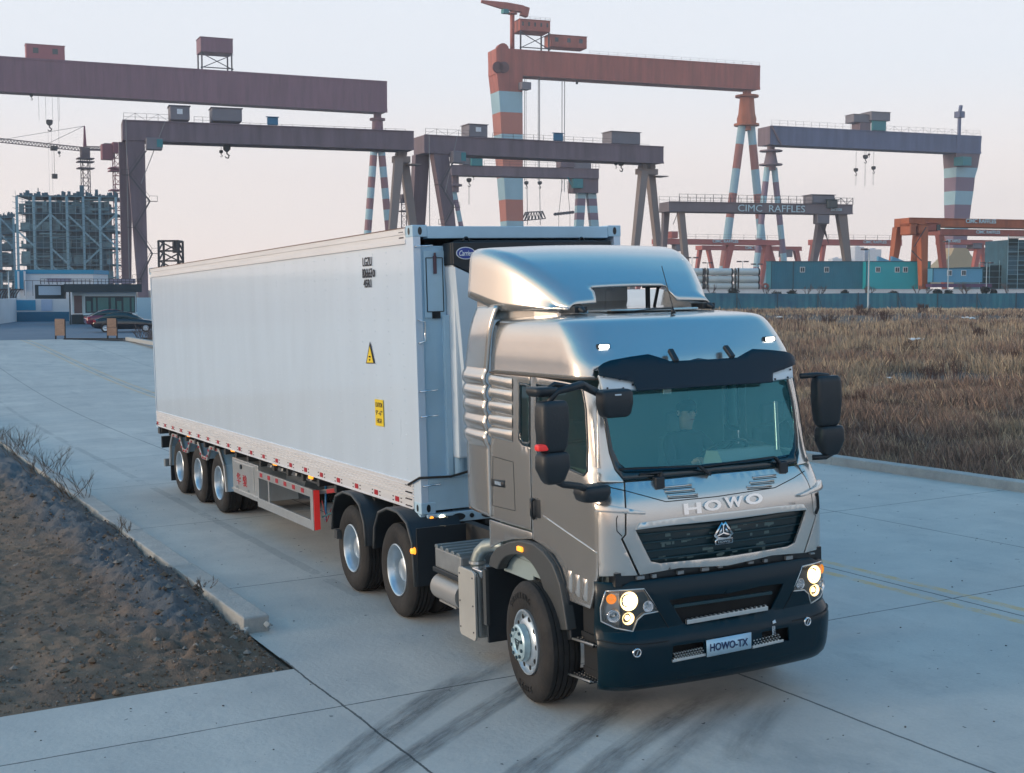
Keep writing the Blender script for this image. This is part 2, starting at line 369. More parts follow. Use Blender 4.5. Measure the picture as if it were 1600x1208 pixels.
# kerbs: cast blocks, each with its own small tilt
def kerb(name, y0, y1, xs, h, m, end=False):
    mb = MB()
    for a, b in zip(xs[:-1], xs[1:]):
        g = .006; j = random.uniform(-.008, .008); z = h+random.uniform(-.006, .006)
        c = [gz(a+g, y0+j), gz(b-g, y0+j), gz(b-g, y1+j), gz(a+g, y1+j)]
        up = np.array([0, 0, 1.]); s = 1 if y1 > y0 else -1
        mb.loft([[p-up*.3 for p in c], [p+up*(z-.02) for p in c], [p+up*z+(np.mean(c, 0)-p)*.02 for p in c]])
    o = mb.build(name, m, None, bevel=.012); o['kind'] = 'structure'
    at = o.data.attributes.new('rp', 'FLOAT_VECTOR', 'POINT'); v = np.array([q.co[:] for q in o.data.vertices], np.float32); at.data.foreach_set('vector', v.ravel()); return o
kerb('kerb_left', -2.94, -2.68, np.arange(-.54, -31, -1.0), .17, concrete2)
kerb('kerb_right', KR, KR+.26, np.concatenate([np.arange(30, -66, -1.6)]), .16, concrete2)
# broken end of the left kerb
mb = MB(); 
for k in range(4):
    c = np.array([-.5+random.uniform(.0, .08), random.uniform(-2.98, -2.70), random.uniform(.0, .09)]); r = random.uniform(.015, .03)
    rt_ = np.array(Euler((random.random()*3, random.random()*3, random.random()*3)).to_matrix()); mb.box(c-r, c+r*np.array([1, .8, .7]), rot=rt_)
mb.xf(MR, CAM-MR@CAM); o = mb.build('kerb_rubble', concrete2, None, bevel=.01); o['kind'] = 'stuff'

# bare soil beside the road, heaped against the kerb
from mathutils import noise as mn
def dirt_h(x, y):
    t = (-2.94-y)
    edge = smooth((.92-x)/.5)*smooth(t/.06+.35)
    berm = .15*math.exp(-((t-.42)/.34)**2)*smooth((-1.0-x)/2.5+.35)*(.75+.5*mn.noise(Vector((x*.5, 3, 0))))
    n = mn.fractal(Vector((x*1.3, y*1.3, 0)), 1., 2., 5)*.035+mn.fractal(Vector((x*6, y*6, 4)), .6, 2.2, 5)*.030
    rut = -.05*math.exp(-((y+5.1+.08*x)/.30)**2)
    return edge*(.06+.05*smooth((-.75-x)/1.2)*math.exp(-max(t, 0)/1.1)+berm+rut*.7+n*(1.+1.8*math.exp(-((t-.45)/.5)**2)))-.03
def dirt():
    xs = np.concatenate([np.arange(.93, -7, -.045), np.arange(-7, -16, -.1), np.arange(-16, -34, -.4)]); ys = np.concatenate([np.arange(-2.90, -6.2, -.045), np.arange(-6.2, -12, -.25), np.arange(-12, -30, -2)])
    P = []; Q = []; C = []
    for x in xs:
        for y in ys:
            P.append(gz(x, y, dirt_h(x, y))); Q.append((x, y, 0)); t = -2.94-y
            C.append(min(1, max(0, 1.15*math.exp(-((t-.42)/.42)**2)+.35*mn.fractal(Vector((x*.9, y*.9, 9)), 1, 2, 4)-.12)) * smooth((-.3-x)/1.))
    n = len(ys); f = [(i*n+j, (i+1)*n+j, (i+1)*n+j+1, i*n+j+1) for i in range(len(xs)-1) for j in range(n-1)]
    mb = MB(); mb.add(P, f); o = mb.build('bare_soil', dirt_m, None, smooth=True); o['kind'] = 'structure'
    at = o.data.attributes.new('rp', 'FLOAT_VECTOR', 'POINT'); at.data.foreach_set('vector', np.array(Q, np.float32).ravel())
    a2 = o.data.attributes.new('gravel', 'FLOAT', 'POINT'); a2.data.foreach_set('value', np.array(C, np.float32))
    N = dirt_m.node_tree; b = N.nodes['Principled BSDF']; src = b.inputs['Base Color'].links[0].from_socket
    a = N.nodes.new('ShaderNodeAttribute'); a.attribute_name = 'gravel'; k = N.nodes.new('ShaderNodeMix'); k.data_type = 'RGBA'
    N.links.new(a.outputs['Fac'], k.inputs[0]); N.links.new(src, k.inputs[6]); k.inputs[7].default_value = (.11, .12, .13, 1); N.links.new(k.outputs[2], b.inputs['Base Color'])
dirt()
# loose stones in the soil
stone = mat('stone', (.27, .24, .21), .9, var=.5, vscale=9)
mb = MB()
for k in range(2600):
    x = random.uniform(-14, .8)*random.random()**.4+.3; y = -2.97-random.random()**1.6*3.2
    if x > .85: continue
    r = random.uniform(.004, .016)*(1+2.2*(random.random() > .97)); p = gz(x, y, dirt_h(x, y)+r*.3)
    q = np.array([(0, 0, 1), (1, 0, 0), (.3, .95, 0), (-.8, .6, 0), (-.8, -.6, 0), (.3, -.95, 0), (0, 0, -1)])*(1+rng.uniform(-.3, .3, (7, 3)))*r*[1, 1, .7]
    mb.add(q@rotm('Z', random.random()*6).T+p, [(0, 1, 2), (0, 2, 3), (0, 3, 4), (0, 4, 5), (0, 5, 1), (6, 2, 1), (6, 3, 2), (6, 4, 3), (6, 5, 4), (6, 1, 5)])
o = mb.build('loose_stones', stone, None); o['kind'] = 'stuff'

clod = mat('clod', (.20, .135, .09), .95, var=.6, vscale=6, bump=.5, bscale=30); mb = MB()
for k in range(3400):
    x = .8-15*random.random()**1.7; y = -2.97-random.random()**1.3*4.2; r = random.uniform(.006, .022)*(1+1.6*(random.random() > .96)); p = gz(x, y, dirt_h(x, y)+r*.2)
    q = np.array([(0, 0, 1), (1, 0, 0), (.3, .95, 0), (-.8, .6, 0), (-.8, -.6, 0), (.3, -.95, 0), (0, 0, -1)])*(1+rng.uniform(-.4, .4, (7, 3)))*r*[1, 1, .8]
    mb.add(q@rotm('Z', random.random()*6).T+p, [(0, 1, 2), (0, 2, 3), (0, 3, 4), (0, 4, 5), (0, 5, 1), (6, 2, 1), (6, 3, 2), (6, 4, 3), (6, 5, 4), (6, 1, 5)])
o = mb.build('soil_clods', clod, None); o['kind'] = 'stuff'
# grit lying on the concrete
mb = MB()
for k in range(1100):
    a_ = random.random(); x = random.uniform(-12, 8); y = random.uniform(-2.6, 9.8) if a_ < .4 else (random.uniform(-2.66, -2.55) if a_ < .55 else random.uniform(-9, -2.9))
    if y < -2.66 and x < 1.3 or (y < -2.3 and y > -2.66 and x > -.6): continue
    r = random.uniform(.002, .008); p = gz(x, y, r*.5); mb.box(p-[r, r*.8, r*.6], p+[r, r*.8, r*.6], rz=random.random()*3)
o = mb.build('road_grit', mat('grit', (.10, .095, .09), .9), None); o['kind'] = 'stuff'
# tyre marks on the concrete: dark rubber bands, patchy
def mark_mat():
    m = bpy.data.materials.new('rubber_mark'); m.use_nodes = True; N = m.node_tree; L = N.links.new; b = N.nodes['Principled BSDF']
    b.inputs['Base Color'].default_value = (.06, .075, .09, 1); b.inputs['Roughness'].default_value = .8
    a = N.nodes.new('ShaderNodeAttribute'); a.attribute_name = 'rp'; sp = N.nodes.new('ShaderNodeSeparateXYZ'); L(a.outputs['Vector'], sp.inputs[0])
    n = N.nodes.new('ShaderNodeTexNoise'); n.inputs['Scale'].default_value = 2.2; n.inputs['Detail'].default_value = 7; n.inputs['Roughness'].default_value = .7; L(a.outputs['Vector'], n.inputs[0])
    def M_(op, x, y):
        k = N.nodes.new('ShaderNodeMath'); k.operation = op
        for i, s in enumerate((x, y)):
            if isinstance(s, (int, float)): k.inputs[i].default_value = s
            else: L(s, k.inputs[i])
        return k.outputs[0]
    cross = M_('SUBTRACT', 1.0, M_('POWER', M_('ABSOLUTE', sp.outputs[0], 0), 3.0)); ends = sp.outputs[1]
    rib = M_('ADD', .92, M_('MULTIPLY', .08, M_('SINE', M_('MULTIPLY', sp.outputs[0], 13.0), 0)))
    q = N.nodes.new('ShaderNodeMapRange'); q.inputs[1].default_value = .30; q.inputs[2].default_value = .72; L(n.outputs[0], q.inputs[0])
    al = M_('MULTIPLY', M_('MULTIPLY', M_('MULTIPLY', cross, ends), rib), M_('MULTIPLY', q.outputs[0], .66)); L(al, b.inputs['Alpha'])
    MATS['rubber'] = m; return m
mk = mark_mat()
def mark(pix, wd, s=1.):
    """pix: photo points along the band's middle, traced onto the road; rp = (across -1..1, fade, length)"""
    P = np.array([hit(u, v, 2, 0)[:2] for u, v in pix])
    d = np.r_[0, np.cumsum(np.linalg.norm(np.diff(P, axis=0), axis=1))]; t = np.linspace(0, d[-1], 34)
    k = np.polyfit(d, P, min(2, len(P)-1)); Q = np.array([sum(k[i]*tt**(len(k)-1-i) for i in range(len(k))) for tt in t])
    V = []; A = []; n = 7
    for i, q in enumerate(Q):
        g = Q[min(i+1, 33)]-Q[max(i-1, 0)]; g /= np.linalg.norm(g); nn = np.array([-g[1], g[0]])
        for j in range(n):
            a = -1+2*j/(n-1); pt = q+nn*a*wd*.66; V.append(gz(pt[0], pt[1], .004)); fd = min(1, i/9)*min(1, (33-i)/5+.3)*s; A.append((a, fd, t[i]))
    f = [(i*n+j, (i+1)*n+j, (i+1)*n+j+1, i*n+j+1) for i in range(33) for j in range(n-1)]
    return V, f, A
mb = MB(); AA = []
for pix, wd, s in (([(905, 1020), (760, 1110), (640, 1180), (560, 1240)], .20, 1.1), ([(760, 1040), (640, 1115), (560, 1170), (500, 1225)], .22, 1.0),
                   ([(1010, 1075), (930, 1130), (830, 1200), (780, 1240)], .24, 1.0), ([(1150, 1070), (1060, 1120), (960, 1180), (900, 1240)], .22, .9), ([(1210, 1060), (1110, 1130), (1010, 1215), (980, 1240)], .2, .55),
                   ([(900, 990), (770, 1050), (640, 1130), (600, 1160)], .16, .5), ([(1230, 1090), (1180, 1140), (1150, 1190)], .22, .5)):
    V, f, A = mark(pix, wd, s); mb.add(V, f); AA += A
o = mb.build('tyre_marks', mk, None, smooth=True); o['kind'] = 'structure'
at = o.data.attributes.new('rp', 'FLOAT_VECTOR', 'POINT'); at.data.foreach_set('vector', np.array(AA, np.float32).ravel())

# ================================================================== reefer container and its semitrailer (road frame)
white = mat('reefer_white', (.60, .71, .82), .24, var=.07, vscale=2.2, spec=.5, coat=.5, bump=.14, bscale=1.2, stretch=(1, 1, .22), rvar=.12)
white2 = mat('unit_white', (.62, .70, .76), .35, var=.06, vscale=2)
blueish = mat('front_frame_paint', (.44, .63, .76), .42, var=.12, vscale=2.)
alu = mat('aluminium', (.80, .81, .83), .42, .35, var=.10, vscale=4, stretch=(.2, 1, 4))
alu2 = mat('brushed_steel', (.62, .63, .62), .34, .75, var=.12, vscale=5)
black = mat('black_plastic', (.012, .018, .024), .48, bump=.1, bscale=60)
blackp = mat('black_paint', (.010, .014, .018), .30)
rubber = mat('tyre_rubber', (.015, .016, .017), .72, bump=.3, bscale=25, var=.35, vscale=4, c2=(.036, .033, .031), spec=.3)
steelrim = mat('rim_silver', (.58, .66, .72), .30, .7, var=.15, vscale=6)
chrome = mat('chrome', (.85, .86, .88), .12, 1.)
chassis = mat('chassis_paint', (.022, .028, .034), .55, var=.4, vscale=5, c2=(.05, .05, .05))
grey = mat('grey_steel', (.26, .28, .29), .5, .3, var=.3, vscale=4)
red = mat('reflector_red', (.42, .018, .03), .35)
redglow = mat('red_marker', (.75, .03, .03), .4, emit=(1, .06, .05), es=.12)
yellow = mat('warning_yellow', (.80, .58, .02), .5)
ink = mat('ink', (.015, .017, .03), .6)
amberl = mat('amber_lamp', (.9, .30, .02), .3, emit=(1, .33, .03), es=1.3)
lampw = mat('lamp_white', (1, .9, .7), .3, emit=(1, .86, .58), es=6)
glassclear = mat('lamp_glass', (.9, .93, .95), .04, trans=1., ior=1.2)
SY = -1.219; Z0 = 1.10; Z1 = 3.996; CL = 12.192
S = lambda u, v, y=SY: hit(u, v, 1, y)
cont = thing('reefer_container', 'long white refrigerated shipping container riding on the trailer behind the silver cab', 'container', (-6, 0, Z0), MN)
# side walls with rivet columns
mb = MB(); mb.box((-CL+.10, SY+.012, Z0+.30), (-.20, SY+.06, Z1-.17))
for k in range(31):
    x = -.36-k*.385
    for j in range(20):
        z = Z0+.42+j*.118; mb.cyl((x, SY+.012, z), (x, SY+.0075, z), .0085, .005, 6)
mb.build('side_wall', white, cont)
mb = MB(); mb.box((-CL+.10, -SY-.06, Z0+.30), (-.20, -SY-.012, Z1-.17)); mb.build('side_wall', white, cont)
mb = MB(); mb.box((-CL+.05, SY+.04, Z1-.06), (-.05, -SY-.04, Z1-.02)); mb.build('roof', white, cont)
mb = MB(); mb.box((-CL, SY+.01, Z0+.02), (-CL+.06, -SY-.01, Z1-.02)); 
mb.build('rear_doors', white, cont)
mb = MB(); mb.box((-CL+.1, SY+.1, Z0+.03), (-.1, -SY-.1, Z0+.12)); mb.build('floor', chassis, cont)
for s in (1, -1):
    mb = MB(); y = SY*s
    def slab(z0, z1, d): mb.box((-CL+.09, min(y+s*d, y+s*.05), z0), (-.19, max(y+s*d, y+s*.05), z1))
    slab(Z1-.17, Z1-.13, -.008); slab(Z1-.13, Z1-.075, .0); slab(Z1-.075, Z1-.012, -.006)
    for k in range(4):
        for j in range(2): mb.cyl((-.24-k*.03, y-s*.0, Z1-.105+j*.055), (-.24-k*.03, y-s*.012, Z1-.105+j*.055), .008, .006, 6, mi=1)
    mb.build('top_rail', [alu, ink], cont, bevel=.003)
    mb = MB()
    slab(Z0+.265, Z0+.30, -.006)
    for k in range(5):
        slab(Z0+.255-k*.028, Z0+.265-k*.028, -.012); slab(Z0+.237-k*.028, Z0+.255-k*.028, 0.001+.003*(k % 2))
    slab(Z0+.035, Z0+.125, -.004); slab(Z0+.025, Z0+.035, -.016)
    mb.build('bottom_rail', alu, cont, bevel=.002)
    mb = MB(); rv = MB()
    for k in range(20):
        x = -.62-k*.60
        mb.box((x-.05, y-s*.004, Z0+.055), (x+.05, y-s*.010, Z0+.108))
        for a in (-.12, -.10, .10, .12):
            for b in (.06, .10): rv.cyl((x+a, y, Z0+b), (x+a, y-s*.009, Z0+b), .006, n=5)
    for a in range(5):
        for b in range(4): rv.cyl((-.23-a*.035, y, Z0+.05+b*.07), (-.23-a*.035, y-s*.016, Z0+.05+b*.07), .007, n=5)
    mb.each('reflector', red, cont); rv.build('rivets', ink, cont)['kind'] = 'stuff'
# rust-brown capping line on top of the rail
mb = MB()
for s in (1, -1): mb.box((-CL+.08, SY*s-.012, Z1-.012), (-.19, SY*s+.03*s, Z1-.004))
mb.build('rail_cap', mat('cap_brown', (.17, .10, .08), .6), cont)
# corner castings with oval holes
def casting(x, y, z, sx, sy):
    w_, h_, d_ = .178, .118, .162
    mb = MB(); cx = (x-sx*w_, x); cy = (y-sy*d_, y)
    lo = (min(cx), min(cy), z); hi = (max(cx), max(cy), z+h_)
    o1 = [(lo[1], lo[2]), (hi[1], lo[2]), (hi[1], hi[2]), (lo[1], hi[2])]; 
    mb.box(lo, hi); o = mb.build('corner_casting', MATS['front_frame_paint'], cont, bevel=.008)
    h = MB(); cyy = (lo[1]+hi[1])/2; czz = z+h_/2
    pts = [(x+sx*.0015, cyy+.022*math.cos(a), czz+.040*math.sin(a)) for a in np.linspace(0, 2*math.pi, 16, endpoint=False)]; h.prism(pts, (sx*.002, 0, 0))
    cxx = (lo[0]+hi[0])/2
    pts = [(cxx+.024*math.cos(a), y+sy*.0015, czz+.036*math.sin(a)) for a in np.linspace(0, 2*math.pi, 16, endpoint=False)]; h.prism(pts, (0, sy*.002, 0))
    h.each('casting_hole', blackp, o)
for x, sx in ((.004, 1), (-CL-.004, -1)):
    for y, sy in ((SY-.004, -1), (-SY+.004, 1)):
        for z in (Z0-.008, Z1-.11): casting(x, y, z, sx, sy)
# front frame
mb = MB()
for s in (1, -1):
    a, b = SY*s, (SY+.085)*s; mb.box((-.19, min(a, b)+.001, Z0+.10), (-.001, max(a, b)-.001, Z1-.10), mi=0 if s == 1 else 0)
mb.each('corner_post', [white, blueish], cont, bevel=.006)
mb = MB(); mb.box((-.12, SY+.16, Z1-.125), (0, -SY-.16, Z1-.004)); mb.build('front_header', blueish, cont, bevel=.006)
mb = MB(); mb.box((-.10, SY+.085, Z0+.02), (-.002, -SY-.085, Z0+.36)); mb.box((-.1, SY+.085, Z0+.35), (.02, -SY-.085, Z0+.37)); mb.build('front_sill', blueish, cont, bevel=.006)
mb = MB(); mb.box((-.12, SY+.085, Z0+.3), (-.03, -SY-.085, Z1-.2)); mb.box((-.03, SY+.30, Z0+.36), (.03, SY+.36, Z1-.9)); mb.cyl((.02, SY+.42, Z0+.37), (.02, SY+.42, Z1-.85), .05, n=14)
mb.build('front_wall', blueish, cont, bevel=.004)
# inspection hatch
h = MB(); h.box((-.03, SY+.115, Z1-.92), (-.012, SY+.345, Z1-.25)); ho = h.build('hatch', blueish, cont, bevel=.004)
h = MB(); x = -.0105
for a, b in (((SY+.14, Z1-.86), (SY+.32, Z1-.86)), ((SY+.14, Z1-.32), (SY+.32, Z1-.32)), ((SY+.14, Z1-.86), (SY+.14, Z1-.32)), ((SY+.32, Z1-.86), (SY+.32, Z1-.32))): h.bar((x, *a), (x, *b), .008)
h.box((-.012, SY+.19, Z1-.93), (-.004, SY+.28, Z1-.86)); h.build('hatch_seal', blackp, ho)
h = MB(); h.box((-.01, SY+.215, Z1-.48), (.02, SY+.245, Z1-.30)); h.cyl((.01, SY+.23, Z1-.30), (.01, SY+.23, Z1-.27), .012); h.build('latch', mat('latch_brown', (.12, .07, .09), .5, .3), ho, bevel=.004)
# grab handle and rungs
mb = MB(); mb.tube([(0.0, SY+.03, Z1-1.17), (.03, SY+.03, Z1-1.17), (.03, SY+.09, Z1-1.15), (.03, SY+.09, Z1-.96), (.03, SY+.03, Z1-.94), (0, SY+.03, Z1-.94)], .009); mb.build('grab_handle', chrome, cont, smooth=True)
for z in (Z1-.21, Z1-1.66, Z0+.98, Z0+.28):
    mb = MB(); mb.tube([(0, SY+.02, z), (.035, SY+.025, z+.004), (.035, SY+.20, z+.012), (0, SY+.21, z+.012)], .008); mb.build('rung', chrome, cont, smooth=True)
# refrigeration unit: black head with slanted cheek, white body
UX = .16
bl, br = SY+.34, -SY-.25
mb = MB(); mb.box((-.06, bl+.02, Z0+.55), (UX, br-.02, Z1-.30)); mb.build('unit_body', white2, cont, bevel=.02)
mb = MB(); mb.prism([(UX+.001, bl, Z1-.175), (UX+.001, br, Z1-.165), (UX+.001, br, Z1-.50), (UX+.001, br-.3, Z1-.62), (UX+.001, bl+.5, Z1-.62), (UX+.001, bl, Z1-.40)], (.05, 0, 0))
mb.prism([(-.03, bl-.001, Z1-.175), (UX+.001, bl-.001, Z1-.175), (UX+.001, bl-.001, Z1-.40), (-.03, bl-.001, Z1-.40)], (0, .02, 0)); mb.box((-.03, bl+.1, Z1-.167), (.05, br-.1, Z1-.150))
un = mb.build('unit_head', black, cont, bevel=.008)
mb = MB()
for yy, r in ((bl+.20, .035), (br-.30, .03)): mb.tube([(.1, yy+r*math.cos(a), Z1-.17+r*1.4*math.sin(a)) for a in np.linspace(0, math.pi, 9)], .010)
mb.each('lifting_eye', blackp, un, smooth=True)
mb = MB(); n = 28; cy, cz = bl+.135, Z1-.285
mb.prism([(UX+.053, cy+.105*math.cos(a), cz+.062*math.sin(a)) for a in np.linspace(0, 2*math.pi, n, endpoint=False)], (.006, 0, 0), 0)
mb.prism([(UX+.060, cy+.096*math.cos(a), cz+.054*math.sin(a)) for a in np.linspace(0, 2*math.pi, n, endpoint=False)], (.003, 0, 0), 1)
put_text(mb, 'Carrier', (UX+.066, cy, cz), (0, 1, 0), (0, 0, 1), .15, .055, .003, 0, shear=.35, bold=.012)
mb.build('maker_badge', [mat('badge_white', (.75, .78, .82), .4), mat('badge_blue', (.03, .06, .30), .4)], un)
mb = MB(); mb.prism([(UX+.02, SY+.345, Z1-.42), (UX+.02, SY+.80, Z1-.62), (UX+.02, SY+.80, Z0+.70), (UX+.02, SY+.46, Z0+.70)], (.05, 0, 0)); mb.prism([(-.03, SY+.345, Z1-.41), (UX+.05, SY+.345, Z1-.42), (UX+.05, SY+.455, Z0+.70), (-.03, SY+.455, Z0+.70)], (0, .01, 0)); mb.build('unit_cheek', white2, cont, bevel=.01)
# lettering and warning stickers
def side_text(name, s, u, v, wpx, hpx, m=ink, **k):
    c = S(u, v); a = S(u-wpx/2, v); b = S(u+wpx/2, v); t = S(u, v-hpx/2); d = S(u, v+hpx/2)
    mb = MB(); put_text(mb, s, (c[0], SY+.003, c[2]), (1, 0, 0), (0, 0, 1), abs(b[0]-a[0]), abs(t[2]-d[2]), .004, **k); return mb.build(name, m, cont)
side_text('letters', 'LGZU', 573, 409, 14, 14, bold=.008); side_text('letters', '806663', 573, 427, 15, 15, bold=.008); side_text('letters', '0', 583.5, 427, 3.4, 12, bold=.008); side_text('letters', '45R1', 573.5, 443, 12, 13, bold=.01)
P = S(577.6, 534), S(571.5, 568), S(585, 568)
mb = MB(); tri = [(p[0], SY+.004, p[2]) for p in P]; mb.prism(tri, (0, -.003, 0), 1); c = np.mean(tri, 0); mb.prism([c+(np.array(p)-c)*.76-np.array([0, .0045, .01]) for p in tri], (0, -.002, 0), 0)
put_text(mb, 'CAUTION', (c[0], SY-.004, c[2]-.005), (1, 0, 0), (0, 0, 1), .055, .018, .002, 1); put_text(mb, 'HOT', (c[0], SY-.004, c[2]-.04), (1, 0, 0), (0, 0, 1), .045, .018, .002, 1); mb.build('warning_triangle', [yellow, ink], cont)
a, b = S(585.5, 625), S(599.5, 667); z0, z1 = b[2], a[2]+.01; x0, x1 = a[0], b[0]; cx = (x0+x1)/2
mb = MB(); mb.box((x0, SY-.0005, z0), (x1, SY+.004, z1)); 
for s, f in (('CAUTION', .80), ("9'-6\"", .50), ('HIGH', .2)): put_text(mb, s, (cx, SY-.001, z0+(z1-z0)*f), (1, 0, 0), (0, 0, 1), (x1-x0)*(.82 if f != .2 else .6), (z1-z0)*.18, .003, 1, bold=.01)
mb.build('caution_sticker', [yellow, ink], cont)

# ---- semitrailer chassis
trl = thing('semitrailer', 'three axle semitrailer chassis with aluminium side guard under the white container', 'trailer', (-6, 0, 0), MN)
mb = MB()
for s in (-1, 1): mb.box((-12.1, s*.46-.05, .80), (-1.3, s*.46+.05, 1.04)); mb.box((-3.2, s*.46-.049, .93), (.0, s*.46+.049, 1.045))
for x in np.arange(-12, -.2, .62): mb.box((x-.04, -1.17, 1.0), (x+.04, 1.17, 1.085))
mb.box((-12.15, -1.2, .98), (-12.0, 1.2, 1.09)); mb.build('chassis_frame', chassis, trl, bevel=.005)
TW, TR_ = -1.09, .475                 # outer tyre face, tyre radius
def tyre_rev(mb, c, s, r, w_, rin, n=48, mi=0):
    """tyre with rounded shoulders; outer face at c, body towards -s*axis"""
    p = [(0.0-.012, rin), (.0, rin+.015), (.012, rin+.06), (.018, (rin+r)/2), (.010, r-.055), (-.012, r-.018), (-.035, r-.002)]
    q = [(-w_+.035, r-.002), (-w_+.012, r-.018), (-w_-.012, (rin+r)/2), (-w_+.0, rin+.015), (-w_+.02, rin)]
    g = []
    for k in range(5):
        x = -.045-(w_-.09)*k/4
        g += [(x+.012, r), (x-.004 if k == 4 else x-.012+.0, r)]
        if k < 4: xm = x-(w_-.09)/8; g += [(xm+.007, r), (xm+.006, r-.014), (xm-.006, r-.014), (xm-.007, r)]
    mb.rev([(a*s, b) for a, b in p+g+q], c, (0, 1, 0), n, mi); return mb
def dish_rim(mb, c, s, r, dual=True, n=40, mi=0):
    """r = flange radius; dual rear rim is a deep bowl with the disc far in; s = outward sign along y"""
    d = -.17 if dual else -.05
    mb.rev([(a*s, b) for a, b in [(-.03, r+.004), (.004, r+.004), (.010, r-.004), (.004, r-.012), (-.02, r-.020), (-.045, r-.030), (-.06, r-.034), (d, r-.045), (d-.02, r-.075), (d-.03, r*.55), (d+.0, r*.48), (d+.01, r*.36)]], c, (0, 1, 0), n, mi)
def rear_wheel(parent, c, s, r=TR_, w_=.26):
    c = np.array(c, float); R0 = .268
    hub = MB(); d = -.17; hub.rev([(d*s, .125), ((d+.10)*s, .12), ((d+.115)*s, .10), ((d+.12)*s, .0)], c, (0, 1, 0), 20)
    for k in range(10):
        a = k*math.pi/5; p = c+np.array([math.cos(a)*.165, (d-.0)*s, math.sin(a)*.165]); hub.cyl(p, p+np.array([0, .03*s, 0]), .013, n=6)
    wo = hub.build('wheel', steelrim, parent, auto=40)
    t = MB(); tyre_rev(t, c, s, r, w_, R0); tyre_rev(t, c-np.array([0, s*(w_+.05), 0]), s, r, w_, R0); t.each('tyre', rubber, wo, auto=40)
    m = MB(); dish_rim(m, c, s, R0); m.build('rim', steelrim, wo, auto=50); return wo
ax = [float(hit(u, v, 1, TW)[0]) for u, v in ((283.8, 723.5), (310.3, 736.6), (339.3, 751))]
ax = [(ax[1]+ax[0]+ax[2])/3+d for d in (-1.31, 0, 1.31)]
for x in ax:
    for s in (-1, 1): rear_wheel(trl, (x, s*abs(TW), TR_), s)
    mb = MB(); mb.cyl((x, -.9, TR_), (x, .9, TR_), .065, n=12); mb.box((x-.45, -.50, TR_+.08), (x+.45, -.42, TR_+.15)); mb.box((x-.45, .42, TR_+.08), (x+.45, .50, TR_+.15)); mb.build('axle', chassis, trl)
# silver mudguard: one zigzag strip over the three wheels
fz = [(-11.98, .50), (-11.96, .78), (-11.78, .98)]
top = TR_*2+.06
def guard_poly():
    o = [(ax[0]-.56, .44), (ax[0]-.50, .80), (ax[0]-.30, top)]
    for i in range(3):
        o.append((ax[i]+.26, top))
        if i < 2: o += [(ax[i]+.50, top-.20), (ax[i]+.80, top-.20), (ax[i+1]-.30, top)]
    o += [(ax[2]+.50, .80), (ax[2]+.58, .40)]; return o
for s in (-1, 1):
    g = guard_poly(); y0, y1 = s*1.14, s*.55; mb = MB()
    for (xa, za), (xb, zb) in zip(g[:-1], g[1:]):
        mb.add([(xa, y0, za), (xb, y0, zb), (xb, y1, zb), (xa, y1, za), (xa, y0, za+.008), (xb, y0, zb+.008), (xb, y1, zb+.008), (xa, y1, za+.008)], [(3, 2, 1, 0), (4, 5, 6, 7), (0, 1, 5, 4), (2, 3, 7, 6)])
    o = mb.build('mudguard', blueish if s < 0 else chassis, trl)
    mb = MB()
    for i, ((xa, za), (xb, zb)) in enumerate(zip(g[:-1], g[1:])): mb.bar((xa, y0-s*.01, za+.005), (xb, y0-s*.01, zb+.005), .035, .055)
    mb.build('mudguard_edge', alu2, o, bevel=.006)
    mb = MB()
    for (xa, za), (xb, zb) in list(zip(g[:-1], g[1:]))[2:-2]:
        for t in (.25, .75): p = np.array([xa+(xb-xa)*t, y0+s*.014, za+(zb-za)*t+.005]); mb.box(p-[.03, .004, .016], p+[.03, .004, .016])
    mb.each('edge_reflector', red, o)
    mb = MB(); mb.box((ax[0]-.60, s*.62-.25, .20), (ax[0]-.585, s*.62+.45 if s > 0 else s*.62+.2, .80)); mb.box((ax[0]-.62, -1.12 if s < 0 else .62, .16), (ax[0]-.60, -.62 if s < 0 else 1.12, .62)); mb.build('mud_flap', black, trl)
# rear crossbar and lamp board
mb = MB(); mb.box((-12.10, -1.16, .72), (-12.02, 1.16, .93)); mb.build('lamp_board', black, trl)
mb = MB(); mb.box((-12.05, -1.14, .38), (-11.95, 1.14, .52)); 
for s in (-.6, .6): mb.box((-12.03, s-.03, .5), (-11.97, s+.03, 1.0))
mb.build('rear_bumper', grey, trl, bevel=.01)
# amber side lamps hanging under the rail
for u, v in ((256, 665), (295, 680), (364, 703), (430, 724), (486, 745)):
    p = S(u, v, -1.16); mb = MB(); mb.cyl((p[0], p[1]+.02, p[2]), (p[0], p[1]-.03, p[2]), .035, .022, 12); o = mb.build('side_lamp', amberl, trl, smooth=True)
    mb = MB(); mb.box((p[0]-.03, p[1]+.015, p[2]-.02), (p[0]+.03, p[1]+.04, p[2]+.12)); mb.build('lamp_bracket', black, o)
# tool box
a, b = S(360, 713), S(402, 787); x0, x1 = a[0]+.02, b[0]+.02; z0, z1 = .49, 1.01
mb = MB(); mb.box((x0, SY+.02, z0), (x1, -.62, z1)); tb = mb.build('tool_box', alu2, trl, bevel=.006)
mb = MB(); mb.box((x0+.10, SY+.004, z0+.12), (x1-.18, SY+.022, z1-.04)); bx = mb.build('box_door', alu2, tb, bevel=.004)
mb = MB(); mb.box((x0+.0, SY-.004, z0+.045), (x1, SY+.024, z0+.07)); mb.box((x0+.25, SY-.012, z0+.09), (x0+.29, SY+.01, z0+.13)); mb.box((x1-.5, SY-.012, z0+.09), (x1-.46, SY+.01, z0+.13)); mb.build('hinge', alu2, tb)
mb = MB(); c = (x0+x1)/2-.12; mb.cyl((c, SY+.004, z1-.09), (c, SY-.012, z1-.09), .035, n=14); mb.build('lock', blackp, tb)
